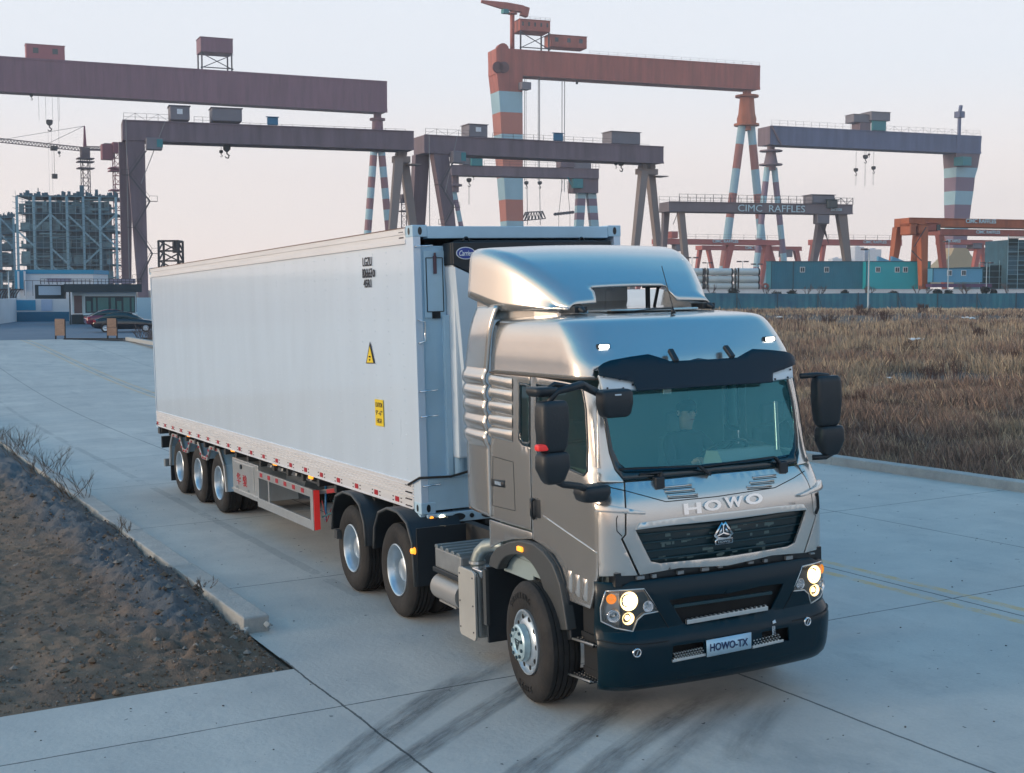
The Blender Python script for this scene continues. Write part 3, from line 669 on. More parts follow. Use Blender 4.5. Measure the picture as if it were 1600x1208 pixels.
mb = MB(); put_text(mb, '华', (c-.16, SY+.001, z0+.24), (1, 0, 0), (0, 0, 1), .20, .17, .006); put_text(mb, '骏', (c+.16, SY+.001, z0+.24), (1, 0, 0), (0, 0, 1), .20, .17, .006); mb.build('letters', red, tb)
# side guard frame
gx0, gx1 = x1+.01, -3.40
mb = MB(); mb.box((gx0, SY+.0, .85), (gx1, SY+.04, .95)); mb.box((gx0, SY+.0, .44), (gx1, SY+.04, .56)); mb.box((gx1-.10, SY-.003, .44), (gx1, SY+.045, .95)); mb.box((gx0+.48, SY+.01, .56), (gx0+.52, SY+.035, .85)); sg = mb.build('side_guard', alu2, trl, bevel=.004)
mb = MB()
for k in range(6): x = gx0+.16+k*.36; mb.box((x, SY-.004, .875), (x+.11, SY+.01, .93))
mb.each('guard_reflector', red, sg)
mb = MB(); mb.box((gx1+.001, SY+.012, .445), (gx1+.012, SY+.055, .945)); mb.box((gx1-.002, SY+.055, .45), (gx1+.010, SY+.085, .94)); mb.build('red_end_board', redglow, sg)
mb = MB(); mb.box((gx0-.15, -SY-.04, .85), (gx1, -SY, .95)); mb.box((gx0-.15, -SY-.04, .44), (gx1, -SY, .56)); mb.box((gx1-.1, -SY-.04, .44), (gx1, -SY+.003, .95)); mb.build('side_guard', alu2, trl, bevel=.004)
# landing legs, air tanks, braces, hoses seen through the guard
for s in (-1, 1):
    mb = MB(); mb.box((-3.05, s*.75-.06, .45), (-2.93, s*.75+.06, 1.05)); mb.box((-3.03, s*.75-.045, .30), (-2.95, s*.75+.045, .5)); mb.box((-3.12, s*.75-.12, .26), (-2.86, s*.75+.12, .30)); mb.build('landing_leg', chassis, trl, bevel=.004)
mb = MB(); mb.cyl((-5.5, -.75, .82), (-4.7, -.75, .82), .14, n=18); mb.cyl((-5.4, -.35, .78), (-4.2, -.35, .78), .13, n=18); mb.each('air_tank', grey, trl, auto=40)
mb = MB()
for x in (-5.6, -5.1, -4.5, -3.9): mb.bar((x, -1.12, 1.04), (x+.35, -.42, .72), .05, .05); mb.bar((x+.1, -1.1, 1.03), (x-.2, -.45, .80), .035)
mb.bar((-3.5, -1.1, .9), (-2.9, -.7, 1.02), .05); mb.each('brace', grey, trl)
mb = MB(); mb.tube([(-3.8, -.9, 1.0), (-3.7, -.95, .7), (-3.72, -.95, .5)], .014); mb.build('blue_hose', mat('hose_blue', (.02, .22, .5), .4), trl, smooth=True)
mb = MB(); mb.bar((-3.3, -1.05, .93), (-2.7, -.85, 1.04), .05); mb.tube([(-3.75, -.98, .75), (-3.6, -.98, .5), (-3.35, -1.0, .7)], .007); mb.bar((-1.9, -1.1, .98), (-1.9, -.9, 1.05), .04); mb.each('red_brace', mat('brace_red', (.4, .02, .03), .4), trl)
mb = MB(); mb.bar((-3.2, -1.0, .80), (-2.3, -.8, 1.03), .06); mb.bar((-3.4, -1.1, .6), (-2.6, -.9, .9), .02); mb.build('cyan_brace', mat('brace_teal', (.02, .12, .15), .4), trl)
# front lamp beam under the container nose
lb = MB(); y0, y1 = SY-.001, .9
lb.box((-.16, y0+.06, Z0-.115), (.02, y1, Z0-.010)); lb.box((-.20, y0-.003, Z0-.13), (-.02, y0+.05, Z0-.01)); lo_ = lb.build('front_lamp_beam', blueish, trl, bevel=.006)
def disc(mb, y, z, ry, rz, x=.021, t=.008, n=18, mi=0): mb.prism([(x, y+ry*math.cos(a), z+rz*math.sin(a)) for a in np.linspace(0, 2*math.pi, n, endpoint=False)], (t, 0, 0), mi)
zc = Z0-.062
mb = MB(); disc(mb, y0+.10, zc, .022, .034); mb.build('side_lamp', amberl, lo_)
mb = MB(); disc(mb, y0+.215, zc, .036, .036); mb.build('position_lamp', lampw, lo_)
mb = MB(); disc(mb, y0+.40, zc, .075, .036); disc(mb, y0+.55, zc, .024, .024); disc(mb, y0+.75, zc, .09, .04); mb.each('lamp_slot', black, lo_)
# black cable strung across the nose
mb = MB(); mb.tube([S(638, 757, SY-.02), S(655, 747, SY-.02), (.04, -.9, Z0+.36), (.15, -.6, Z0+.44), (.4, -.3, Z0+.47), (.7, 0, Z0+.4)], .012); mb.build('air_hose', rubber, cont, smooth=True)
# ================================================================== tractor (own frame: x forward, y left, origin under front axle)
TAY = R(-1.5); TP = np.array([3.083, -.417, 0])
TM = np.array([[math.cos(TAY), -math.sin(TAY), 0], [math.sin(TAY), math.cos(TAY), 0], [0, 0, 1.]])
FT = MN @ (Matrix.Translation(Vector(TP)) @ Matrix([list(map(float, r))+[0] for r in TM]+[[0, 0, 0, 1]]))
def T_(u, v, ax, val): return hit(u, v, ax, val, BN, (TM, TP))
def projT(P): return proj(TM@np.array(P, float)+TP)
paint = mat('champagne_paint', (.60, .585, .56), .22, .78, bump=.02, bscale=300, coat=.5, var=.05, vscale=1.5)
gloss_black = mat('visor_acrylic', (.001, .022, .042), .22, spec=.2)
bumper_m = mat('bumper_black', (.001, .016, .026), .27, bump=.03, bscale=90, spec=.26)
dark = mat('dark_void', (.006, .008, .010), .8)
glass = mat('windscreen_glass', (.55, .80, .80), .03, trans=.0, spec=.6)
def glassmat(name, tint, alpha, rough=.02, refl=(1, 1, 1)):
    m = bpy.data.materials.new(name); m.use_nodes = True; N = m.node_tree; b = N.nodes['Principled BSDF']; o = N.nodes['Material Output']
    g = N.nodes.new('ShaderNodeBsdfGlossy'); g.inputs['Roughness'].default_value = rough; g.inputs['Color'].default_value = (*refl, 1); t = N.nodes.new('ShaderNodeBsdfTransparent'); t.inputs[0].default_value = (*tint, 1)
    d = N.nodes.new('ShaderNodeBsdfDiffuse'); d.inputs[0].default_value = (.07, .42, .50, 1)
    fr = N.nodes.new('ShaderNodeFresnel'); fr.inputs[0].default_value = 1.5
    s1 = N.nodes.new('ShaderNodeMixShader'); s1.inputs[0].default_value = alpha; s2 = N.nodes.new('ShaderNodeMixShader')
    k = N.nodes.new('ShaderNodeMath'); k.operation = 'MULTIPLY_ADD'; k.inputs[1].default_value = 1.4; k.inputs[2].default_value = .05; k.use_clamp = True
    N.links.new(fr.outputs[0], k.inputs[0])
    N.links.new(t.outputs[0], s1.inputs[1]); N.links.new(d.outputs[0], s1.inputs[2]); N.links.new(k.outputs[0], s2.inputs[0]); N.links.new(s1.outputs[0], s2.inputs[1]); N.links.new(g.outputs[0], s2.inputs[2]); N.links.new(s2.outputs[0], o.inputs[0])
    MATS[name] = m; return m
wsglass = glassmat('windscreen', (.82, .97, .98), .12, refl=(.26, .84, 1.))  # teal sky reflection painted in as diffuse colour and tinted gloss
sideglass = glassmat('side_glass', (.36, .55, .48), .03); farglass = glassmat('far_side_glass', (.88, .95, .90), .03)
tr = thing('tractor_truck', 'silver high roof semi truck with black bumper and lit headlights', 'truck', (0, 0, 0), FT)

def pchip(xs, ys, x):
    xs = np.array(xs, float); ys = np.array(ys, float); i = min(max(int(np.searchsorted(xs, x))-1, 0), len(xs)-2)
    h = np.diff(xs); d = np.diff(ys)/h; m = np.zeros(len(xs)); m[0] = d[0]; m[-1] = d[-1]
    for k in range(1, len(xs)-1):
        if d[k-1]*d[k] > 0: m[k] = 2*d[k-1]*d[k]/(d[k-1]+d[k])
    t = (x-xs[i])/h[i]; t = min(max(t, 0), 1)
    return (2*t**3-3*t**2+1)*ys[i]+(t**3-2*t*t+t)*h[i]*m[i]+(-2*t**3+3*t*t)*ys[i+1]+(t**3-t*t)*h[i]*m[i+1]
class Surf:
    """shell wrapped round the cab: a = way round from the centre of the front (a<0 camera side), v = way up"""
    def __init__(s, tab, xr, Wn, Rn, bow, amax=3.2):
        s.amax = amax
        s.t = np.array(tab, float); s.xr = xr; s.Wn, s.Rn, s.bow = Wn, Rn, bow; s.la = Wn-Rn; s.lb = s.la+Rn*math.pi/2; s.cache = {}
    def row(s, v):
        k = round(v, 5)
        if k not in s.cache: s.cache[k] = [pchip(s.t[:, 0], s.t[:, i], v) for i in range(1, 5)]
        return s.cache[k]
    def p0(s, a, v):
        z, X, W, Rr = s.row(v); sg = 1 if a >= 0 else -1; b = abs(a); Rr = min(Rr, W*.98)
        if b <= s.la: q = b/s.la; y = q*(W-Rr); x = X-s.bow*q*q
        elif b <= s.lb: th = (b-s.la)/s.Rn; y = W-Rr+Rr*math.sin(th); x = X-s.bow-Rr*(1-math.cos(th))-s.bow*.4*math.sin(th)
        else:
            d = b-s.lb; x0 = X-s.bow*1.4-Rr; L = (s.row(s.t[0, 0])[1]-s.bow*1.4-s.Rn)-s.xr; q = d/L; x = x0+(s.xr-x0)*q; y = W+.012*min(q, 1)
        return np.array([x, sg*y, z])
    def __call__(s, a, v, off=0.):
        p = s.p0(a, v)
        if off:
            e = 1e-3; n = np.cross(s.p0(a+e, v)-s.p0(a-e, v), s.p0(a, v+e)-s.p0(a, v-e)); n /= (np.linalg.norm(n)+1e-12); p = p+n*off
        return p
    def grid(s):
        if not hasattr(s, 'G'):
            A = np.arange(-min(s.amax, s.lb+1.75), min(s.amax, s.lb+.0), .03); V = np.arange(s.t[0, 0], s.t[-1, 0]-.02, .03); s.G = [(a, v, *projT(s.p0(a, v))) for a in A for v in V]; s.G = np.array(s.G)
        return s.G
    def inv(s, u, v, off=0.):
        g = s.grid(); k = np.argmin((g[:, 2]-u)**2+(g[:, 3]-v)**2); q = g[k, :2].copy(); t = np.array([u, v], float)
        for _ in range(12):
            f = projT(s(q[0], q[1], off)); e = 2e-3
            J = np.c_[(projT(s(q[0]+e, q[1], off))-f)/e, (projT(s(q[0], q[1]+e, off))-f)/e]
            try: d = np.linalg.solve(J, t-f)
            except Exception: break
            d = np.clip(d, -.08, .08); q = q+d; q[0] = min(max(q[0], -s.amax), s.amax); q[1] = min(max(q[1], s.t[0, 0]), s.t[-1, 0]-.01)
        return q
    def poly(s, pix, step=14, off=0., closed=True): return [tuple(s.inv(u, v, off)) for u, v in dens(pix, step, closed)]
CAB = Surf([(0.9, .90, .93, 1.02, .16), (1.15, 1.15, .95, 1.02, .16), (1.5, 1.5, .955, 1.02, .16), (1.66, 1.66, .94, 1.02, .16), (1.88, 1.88, .83, 1.02, .17), (2.0, 2.0, .79, 1.02, .18), (2.3, 2.3, .73, 1.015, .18), (2.6, 2.6, .655, 1.01, .19),
            (2.72, 2.72, .625, 1.01, .19), (2.86, 2.84, .55, 1.0, .20), (2.97, 2.935, .475, .99, .21), (3.07, 3.02, .40, .965, .22), (3.115, 3.052, .35, .94, .22), (3.16, 3.07, .29, .89, .22), (3.34, 3.095, .10, .71, .22), (3.6, 3.115, -.2, .36, .25), (3.85, 3.12, -.4, .10, .09)], -1.0, 1.02, .16, .05)
BMP = Surf([(.28, .30, .93, 1.05, .26), (.34, .34, .98, 1.08, .26), (.45, .45, 1.02, 1.09, .26), (.66, .66, 1.03, 1.10, .26), (.70, .70, 1.02, 1.10, .26), (.735, .735, .968, 1.09, .26), (.9, .9, .985, 1.09, .26), (1.05, 1.05, .98, 1.08, .25), (1.15, 1.15, .94, 1.07, .25)], .60, 1.09, .26, .05, 1.17)
def sym(S_, pix, v0, v1, step=12, off=0.):
    """closed outline symmetric about the truck's centre: lower middle, camera-side half from the photo, upper middle"""
    h = [tuple(S_.inv(u, v, off)) for u, v in dens(pix, step, False)]; h = [(min(a, 0), v) for a, v in h]; L = dens([(0, v0), h[0]], .08, False)[:-1]; U = dens([h[-1], (0, v1)], .08, False)[1:]
    q = [tuple(x) for x in L]+h+[tuple(x) for x in U]; return q+[(-a, v) for a, v in q[1:-1]][::-1]
def mir(poly): return [(-a, v) for a, v in poly][::-1]
def lineon(s, mb, pix, w_, off=.004, closed=False, ab=False):
    q = s.poly(pix, 10, off, closed) if not ab else pix
    P = [s(a, v, off) for a, v in q]; 
    if closed: P.append(P[0])
    mb.tube(P, w_, 6); return mb
# --- windscreen opening and glass
ws_out = [(939, 590), (941, 648), (951, 708), (960, 735), (974, 750), (1030, 747), (1084, 742), (1160, 733), (1200, 728), (1247, 720), (1257, 712), (1256, 664), (1250, 600), (1246, 574), (1150, 577), (1040, 585)]
ws_in = [(946, 594), (948, 650), (957, 703), (966, 723), (978, 732), (1030, 731), (1084, 726), (1160, 717), (1200, 712), (1240, 706), (1250, 698), (1249, 664), (1243, 604), (1239, 580), (1150, 583), (1040, 591)]
wo_ = sym(CAB, [(1040, 747), (974, 751), (960, 736), (951, 708), (941, 648), (938, 600)], 1.865, 2.74); wi_ = sym(CAB, [(1040, 732), (980, 734), (968, 724), (957, 701), (948, 650), (944, 606)], 1.935, 2.72)
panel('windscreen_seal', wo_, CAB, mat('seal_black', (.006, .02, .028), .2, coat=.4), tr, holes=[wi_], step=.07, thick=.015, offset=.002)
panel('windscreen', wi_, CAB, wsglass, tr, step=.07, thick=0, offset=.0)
# --- lower front panel with grille opening
fp = sym(CAB, [(1060, 887), (999, 898), (973, 842), (978, 835), (978, 795), (976, 755), (1030, 751)], 1.165, 1.852)
grl = sym(CAB, [(1040, 879), (1030, 880), (1016, 877), (1004, 853), (992, 828), (1050, 820)], 1.235, 1.52)
fpo = panel('front_panel', fp, CAB, paint, tr, holes=[grl], step=.05, thick=.02, offset=.012, bevel=.004)
g0 = panel('grille', [(-.85, 1.56), (.85, 1.56), (.72, 1.20), (-.72, 1.20)], CAB, mat('grille_back', (.004, .022, .030), .3), tr, step=.08, thick=.01, offset=-.035)
mb = MB()
for k in range(4):
    f = (k+.5)/4; w_ = .80-.12*f; q = [(-w_, 1.50-.26*f), 0, (w_, 1.50-.26*f)]
    P = [CAB(q[0][0]+(q[2][0]-q[0][0])*t, q[0][1]+(q[2][1]-q[0][1])*t, -.02) for t in np.linspace(0, 1, 14)]; mb.tube(P, .007, 6)
mb.build('grille_bar', mat('grille_teal', (.004, .034, .046), .35), g0, smooth=True)
mb = MB()
for k in range(46):
    a_ = random.uniform(-.55, .55); v_ = random.choice([1.25, 1.29, 1.38, 1.44])+random.uniform(-.02, .02); p = CAB(a_, v_, -.04); e = random.uniform(.008, .03); mb.box(p-[.004, e, .006], p+[.006, e, random.uniform(.004, .02)])
mb.each('radiator_fitting', mat('fitting_grey', (.10, .15, .15), .4, .5), g0)
panel('grille_lip', sym(CAB, [(1050, 820), (992, 827), (999, 817), (1050, 810)], 1.52, 1.575), CAB, mat('lip_silver', (.62, .63, .62), .28, .8, coat=.5), tr, step=.03, thick=.02, offset=.024, bevel=.004)
for pix in ([(932, 757), (974, 766), (1041, 784), (1120, 776), (1211, 762), (1240, 747), (1257, 736)], ):
    mb = MB(); lineon(CAB, mb, pix, .0035, .012); mb.build('seam', dark, fpo)
# corner panels, near and far, with their air fins
cn = CAB.poly([(933, 757), (974, 755), (976, 795), (976, 835), (970, 842), (996, 899), (937, 901), (934, 850)], 12)
co_ = panel('corner_panel', cn, CAB, paint, tr, step=.04, thick=.02, offset=.010, bevel=.004)
panel('corner_panel', mir(cn), CAB, paint, tr, step=.04, thick=.02, offset=.010, bevel=.004)
fin = CAB.poly([(934, 787), (970, 794), (1006, 800), (1004, 804), (970, 802), (935, 799)], 10)
for q, nm in ((fin, 1), (mir(fin), -1)): panel('air_fin', q, CAB, paint, tr, step=.03, thick=.035, offset=.045, bevel=.006)
mb = MB(); lineon(CAB, mb, [(965, 806), (963, 812), (964, 830), (972, 838)], .004, .012); lineon(CAB, mb, mir([tuple(x) for x in CAB.poly([(965, 806), (963, 812), (964, 830), (972, 838)], 10, closed=False)]), .012, .014, ab=True); mb.build('corner_slot', dark, co_)
# A pillars (painted, between door and glass)
ap = CAB.poly([(933, 612), (938, 590), (941, 648), (951, 708), (960, 735), (973, 751), (974, 754), (933, 754)], 12)
panel('windscreen_pillar', ap, CAB, paint, tr, step=.04, thick=.02, offset=.006, bevel=.003); panel('windscreen_pillar', mir(ap), CAB, paint, tr, step=.04, thick=.02, offset=.006, bevel=.003)
# --- roof moulding: everything above the doors and visor, wrapped round front and sides
A0 = CAB.lb+(CAB.row(.9)[1]-CAB.bow*1.4-CAB.Rn+1.0)
rf = [(-A0, 2.665), (-CAB.lb, 2.70), (-CAB.la, 2.70), (0, 2.66), (CAB.la, 2.70), (CAB.lb, 2.70), (A0, 2.665), (A0, 3.84), (-A0, 3.84)]
vs_a = sorted(set([round(x, 4) for x in list(np.linspace(-A0, -CAB.lb, 16))+list(np.linspace(-CAB.lb, -CAB.la, 12))+list(np.linspace(-CAB.la, CAB.la, 22))+list(np.linspace(CAB.la, CAB.lb, 12))+list(np.linspace(CAB.lb, A0, 16))]))
vs_v = [2.61, 2.645, 2.68, 2.72, 2.78, 2.84, 2.90, 2.95, 3.0, 3.04, 3.07, 3.09, 3.115, 3.14, 3.16, 3.24, 3.34, 3.46, 3.6, 3.72, 3.84]
mb = MB(); na = len(vs_a)
mb.add([CAB(a, v, .008*max(0, 1-(v-2.61)/.1)) for v in vs_v for a in vs_a], [(i*na+j, i*na+j+1, (i+1)*na+j+1, (i+1)*na+j) for i in range(len(vs_v)-1) for j in range(na-1) if i > 1 or abs(vs_a[j]+vs_a[j+1])/2 > CAB.la+.06])
mb.build('cab_roof', paint, tr, smooth=True, solid=.015)
mb = MB(); P = [CAB(a, 2.618, .014) for a in np.linspace(-A0, -CAB.la-.02, 26)]; mb.tube(P, .010, 6); P = [CAB(a, 2.618, .014) for a in np.linspace(CAB.la+.02, A0, 26)]; mb.tube(P, .010, 6); mb.each('roof_gutter', mat('gutter_brown', (.10, .085, .07), .5, .5), tr, smooth=True)
mb = MB(); q = [(-.42, .02), (.42, .02), (.46, -.30), (-.46, -.30)]; mb.loft([[(x, y, 3.108) for y, x in q], [(x, y, 3.128) for y, x in q]]); mb.build('roof_hatch', paint, tr, bevel=.01)
mb = MB(); mb.tube([(.02, -.46, 3.118), (.10, -.25, 3.113), (.06, -.05, 3.125), (.05, .15, 3.125)], .006); mb.build('roof_cable', black, tr, smooth=True)
# roof marker lamps
for sg_ in (1, -1):
    a, vv = CAB.inv(943, 543); a *= sg_; c = CAB(a, vv, .012); d = CAB(a+.05, vv, .012)-c; mb = MB(); mb.bar(c-d*.9, c+d*.9, .022, .030); o = mb.build('marker_lamp', mat('marker_glow', (1, 1, 1), .3, emit=(1, .97, .88), es=4), tr, bevel=.008)
    mb = MB(); mb.bar(c-d*1.15-[.012, 0, 0], c+d*1.15-[.012, 0, 0], .03, .04); mb.build('lamp_base', black, o, bevel=.006)
# --- doors
def side_set(flip):
    F = (lambda q: mir(q)) if flip else (lambda q: q)
    door = CAB.poly([(830, 588), (880, 596), (931, 607), (933, 680), (933, 755), (934, 830), (935, 899), (923, 953), (904, 946), (886, 937), (883, 913), (868, 867), (848, 851), (833, 842), (832, 780), (830, 690)], 14)
    dw = CAB.poly([(840, 600), (875, 605), (911, 609), (916, 640), (919, 700), (918, 737), (913, 743), (885, 731), (842, 711), (840, 700), (839, 650)], 12)
    qw = CAB.poly([(812, 597), (829, 600), (829, 699), (817, 696), (811, 688)], 10); qi = CAB.poly([(814, 603), (827, 605), (827, 692), (818, 690), (814, 684)], 10)
    d = panel('door', F(door), CAB, paint, tr, holes=[F(dw)], step=.06, thick=.02, offset=.006, bevel=.004)
    panel('door_glass', F(dw), CAB, farglass if flip else sideglass, d, step=.15, thick=0, offset=-.012)
    mb = MB(); P = [CAB(a, v, .006) for a, v in F(dw)]; mb.tube(P+[P[0]], .008, 6); mb.build('window_seal', MATS['seal_black'], d, smooth=True)
    s_ = CAB.poly([(768, 580), (798, 583), (828, 588), (828, 690), (830, 780), (830, 828), (797, 819), (766, 809)], 14)
    p = panel('sleeper_side', F(s_), CAB, paint, tr, holes=[F(qw)], step=.08, thick=.02, offset=.006, bevel=.003)
    panel('quarter_window_frame', F(qw), CAB, MATS['seal_black'], tr, holes=[F(qi)], step=.15, thick=.014, offset=.008); panel('quarter_window', F(qi), CAB, sideglass, tr, step=.15, thick=0, offset=.0)
    lo = CAB.poly([(765, 812), (797, 822), (831, 832), (832, 842), (800, 843), (782, 847), (766, 856)], 10)
    panel('sleeper_skirt', F(lo), CAB, paint, tr, step=.08, thick=.02, offset=.004, bevel=.003)
    mb = MB()
    for yy in (597.5, 617, 638, 659, 679):      # pressed ribs
        sec = []
        for t in np.linspace(0, 1, 7):
            u = 768+34*t; c = CAB.inv(u, yy-4+6.5*t); h = .052; dd = .028*(1 if t < .9 else .35)
            sec.append([CAB(c[0]*(-1 if flip else 1), c[1]+h*math.cos(th)*1.0, .004+dd*math.sin(th)) for th in np.linspace(0, math.pi, 9)])
        mb.loft(sec, closed=False, caps=False)
    mb.build('pressed_ribs', paint, p, smooth=True)
    mb = MB(); L = [(771, 713), (803, 722), (806, 798), (797, 796), (771, 790)]
    q = CAB.poly(L, 12, closed=True); q = F(q); P = [CAB(a, v, .0065) for a, v in q]; mb.tube(P+[P[0]], .0028, 5); mb.build('locker_seam', dark, p)
    mb = MB(); q = F(CAB.poly([(770, 748), (790, 751), (790, 762), (770, 759)], 12)); 
    if not flip: panel('name_badge', q, CAB, black, p, step=.2, thick=.006, offset=.012)
    # handle
    q = F(CAB.poly([(829, 778), (845, 781), (846, 810), (831, 807)], 12)); h = panel('handle_recess', q, CAB, black, d, step=.2, thick=.02, offset=.012, bevel=.004)
    c = CAB.inv(838, 795); c = (c[0]*(-1 if flip else 1), c[1]); mb = MB(); mb.tube([CAB(c[0], c[1]+.085, .02), CAB(c[0], c[1]+.06, .045), CAB(c[0], c[1]-.05, .045), CAB(c[0], c[1]-.08, .02)], .014); mb.build('handle', blackp, h, smooth=True)
    # swage line and lower louvres
    q = CAB.poly([(850, 806), (893, 836), (934, 864)], 12, closed=False); q = [(a*(-1 if flip else 1), v) for a, v in q]; mb = MB(); mb.tube([CAB(a, v, .006) for a, v in q], .007, 6)
    for u in (891, 903, 915):
        c = CAB.inv(u, 908+(u-891)*.55); s1 = -1 if flip else 1; sec = []
        for t in np.linspace(-.085, .085, 7):
            sec.append([CAB((c[0]+.038*math.cos(th))*s1, c[1]+t, .006+.016*math.sin(th)*(1-abs(t/.09)**6)) for th in np.linspace(0, math.pi, 7)])
        mb.loft(sec, closed=False, caps=False)
    mb.build('door_pressing', paint, d, smooth=True)
    return d
side_set(False); side_set(True)
mb = MB(); c = CAB.inv(780, 755); P = CAB(c[0], c[1], .014); put_text(mb, 'SINOTRUK', P, (1, 0, 0), (0, 0, 1), .12, .030, .004); mb.build('badge_letters', white2, tr)
# inner dark shell closing the cab: floor, rear wall, lower body
mb = MB(); mb.box((-1.0, -.98, .98), (-.95, .98, 3.0)); mb.box((-.98, -.97, .97), (.70, .97, 1.06)); mb.box((.45, -.95, 1.0), (.80, .95, 1.60)); mb.build('cab_floor', mat('interior_grey', (.28, .36, .37), .8), tr)
mb = MB(); mb.box((-.98, -.94, 2.92), (.30, .94, 2.95)); mb.build('headliner', mat('liner_beige', (.45, .48, .46), .9), tr)
for s in (1, -1):
    mb = MB(); mb.box((-.98, s*.955-.008, .9), (-.42, s*.955+.008, 2.9)); mb.box((-.42, s*.955-.008, .95), (.72, s*.955+.008, 1.93)); mb.build('door_card', MATS['interior_grey'], tr)
# --- interior
intg = MATS['interior_grey']; dashm = mat('dash_grey', (.42, .50, .50), .6)
mb = MB(); mb.loft([[(.66, y, 1.60), (.70, y, 1.84), (.60, y, 1.90), (.42, y, 1.88), (.28, y, 1.76), (.26, y, 1.55)] for y in np.linspace(-.93, .93, 8)]); mb.build('dashboard', dashm, tr, auto=50)
mb = MB(); mb.loft([[(.44, y, 1.86), (.56, y, 1.90), (.50, y, 1.98), (.34, y, 1.97), (.28, y, 1.84)] for y in (.25, .35, .75, .85)]); mb.build('instrument_cowl', dashm, tr, auto=50)
def seat(y):
    mb = MB(); mb.box((-.45, y-.22, 1.10), (-.05, y+.22, 1.45)); s = mb.build('seat', mat('seat_cloth', (.22, .28, .31), .9), tr, bevel=.05, seg=3)
    mb = MB(); mb.box((-.52, y-.21, 1.42), (-.40, y+.21, 2.02), rot=None); mb.build('seat_back', MATS['seat_cloth'], s, bevel=.05, seg=3)
    mb = MB(); mb.box((-.52, y-.11, 2.04), (-.43, y+.11, 2.22)); mb.build('headrest', MATS['seat_cloth'], s, bevel=.03, seg=3)
seat(.52); seat(-.52)
mb = MB(); cc = np.array([.20, .52, 1.93]); ax_ = np.array([-.55, 0, .83]); ax_ /= np.linalg.norm(ax_); b_ = np.cross(ax_, [0, 1, 0])
mb.tube([cc+.20*(math.cos(t)*np.array([0, 1, 0])+math.sin(t)*b_) for t in np.linspace(0, 2*math.pi, 29)], .014, 8)
for t in (.0, math.pi, -math.pi/2): mb.bar(cc, cc+.19*(math.cos(t)*np.array([0, 1, 0])+math.sin(t)*b_), .03, .012)
mb.cyl(cc-ax_*.25, cc+ax_*.01, .035, .05, 12); mb.build('steering_wheel', black, tr, auto=50)
mb = MB(); mb.box((-.93, -.9, 1.45), (-.6, .9, 1.58)); mb.build('bunk', MATS['seat_cloth'], tr, bevel=.03)
mb = MB(); mb.box((.33, -.16, 2.45), (.36, -.08, 2.62)); mb.bar((.55, .80, 1.95), (.50, .82, 2.35), .03); mb.build('grab_bar', MATS['lip_silver'], tr, bevel=.006)

# --- visor with end plates and posts
vis = [(934, 573), (943, 567), (953, 563), (985, 557), (1013, 553), (1030, 558), (1047, 564), (1100, 562), (1144, 559), (1165, 551), (1186, 543), (1210, 543), (1233, 546), (1243, 552), (1248, 560), (1250, 570), (1220, 578), (1219, 593), (1136, 600), (1084, 606), (996, 610), (990, 595), (936, 586)]
vo = panel('sun_visor', sym(CAB, [(1040, 608), (996, 611), (990, 596), (936, 587), (934, 574), (943, 567), (953, 563), (985, 557), (1013, 553), (1030, 558), (1047, 564)], CAB.inv(1093, 604.5, .085)[1], CAB.inv(1097, 562, .085)[1], 12, .085), CAB, gloss_black, tr, step=.05, thick=.012, offset=.085, bevel=.003)
mb = MB()
for u0, v0 in ((1051, 556), (1138, 550)):
    a, v = CAB.inv(u0, v0, .06); p = CAB(a, v, .04); q = CAB(a, v-.045, .095); q2 = CAB(a, v+.05, .05); mb.bar(q, q2, .045, .035)
mb.each('visor_post', black, vo, bevel=.008)
for sd_ in (0, 1):
    q = CAB.poly([(935, 586), (990, 595), (997, 609), (942, 609)], 12, .05); q = mir(q) if sd_ else q; o = panel('visor_end_plate', q, CAB, mat('plate_pale', (.60, .68, .74), .35, .2), tr, step=.06, thick=.045, offset=.055, bevel=.004)
    mb = MB(); c = np.mean(q, 0)
    for f in range(0, len(q), max(1, len(q)//4)): p = c+(np.array(q[f])-c)*.8; P = CAB(p[0], p[1], .055); N_ = CAB(p[0], p[1], .060); mb.cyl(P, N_+[.002, 0, 0], .008, n=8)
    mb.each('bolt', black, o)
# --- badge letters and emblem
letm = mat('badge_chrome', (.72, .74, .76), .16, 1.)
def on_front(SF, u, v, s, wpx, hpx, off, t=.012, **k):
    a, vv = SF.inv(u, v, off); c = SF(a, vv, off); ux = SF(a+.02, vv, off)-c; ux /= np.linalg.norm(ux); uy = SF(a, vv+.02, off)-c; uy /= np.linalg.norm(uy)
    sx = np.linalg.norm(projT(c+ux*.1)-projT(c-ux*.1))/.2; sy = np.linalg.norm(projT(c+uy*.1)-projT(c-uy*.1))/.2; mb = MB()
    put_text(mb, s, c, ux, uy, wpx/sx, hpx/sy, t, **k); return mb
for u, v, s, w_ in ((1081.5, 794.5, 'H', 27), (1113, 789.5, 'O', 27), (1146, 784.5, 'W', 29), (1177.5, 779.5, 'O', 27)): on_front(CAB, u, v, s, w_, 17, .018, .016, bold=.035).build('badge_letter', letm, tr)
def pix_plate(SF, name, pix, off, t, m, parent, **k):
    q = SF.poly(pix, 30, off); return panel(name, q, SF, m, parent, step=.2, thick=t, offset=off, **k)
em = pix_plate(CAB, 'emblem', [(1118, 852), (1118, 844), (1122, 843), (1116, 838), (1128, 816), (1131, 819.5), (1134, 815), (1146, 834), (1141, 839), (1145, 840), (1145, 848)], .030, .02, letm, tr)
pix_plate(CAB, 'emblem_field', [(1119.5, 837.5), (1128, 819.5), (1130, 821.5), (1130, 832.5)], .034, .006, blackp, em); pix_plate(CAB, 'emblem_field', [(1134, 819), (1143, 834), (1132.3, 831.6), (1132, 821.5)], .034, .006, blackp, em)
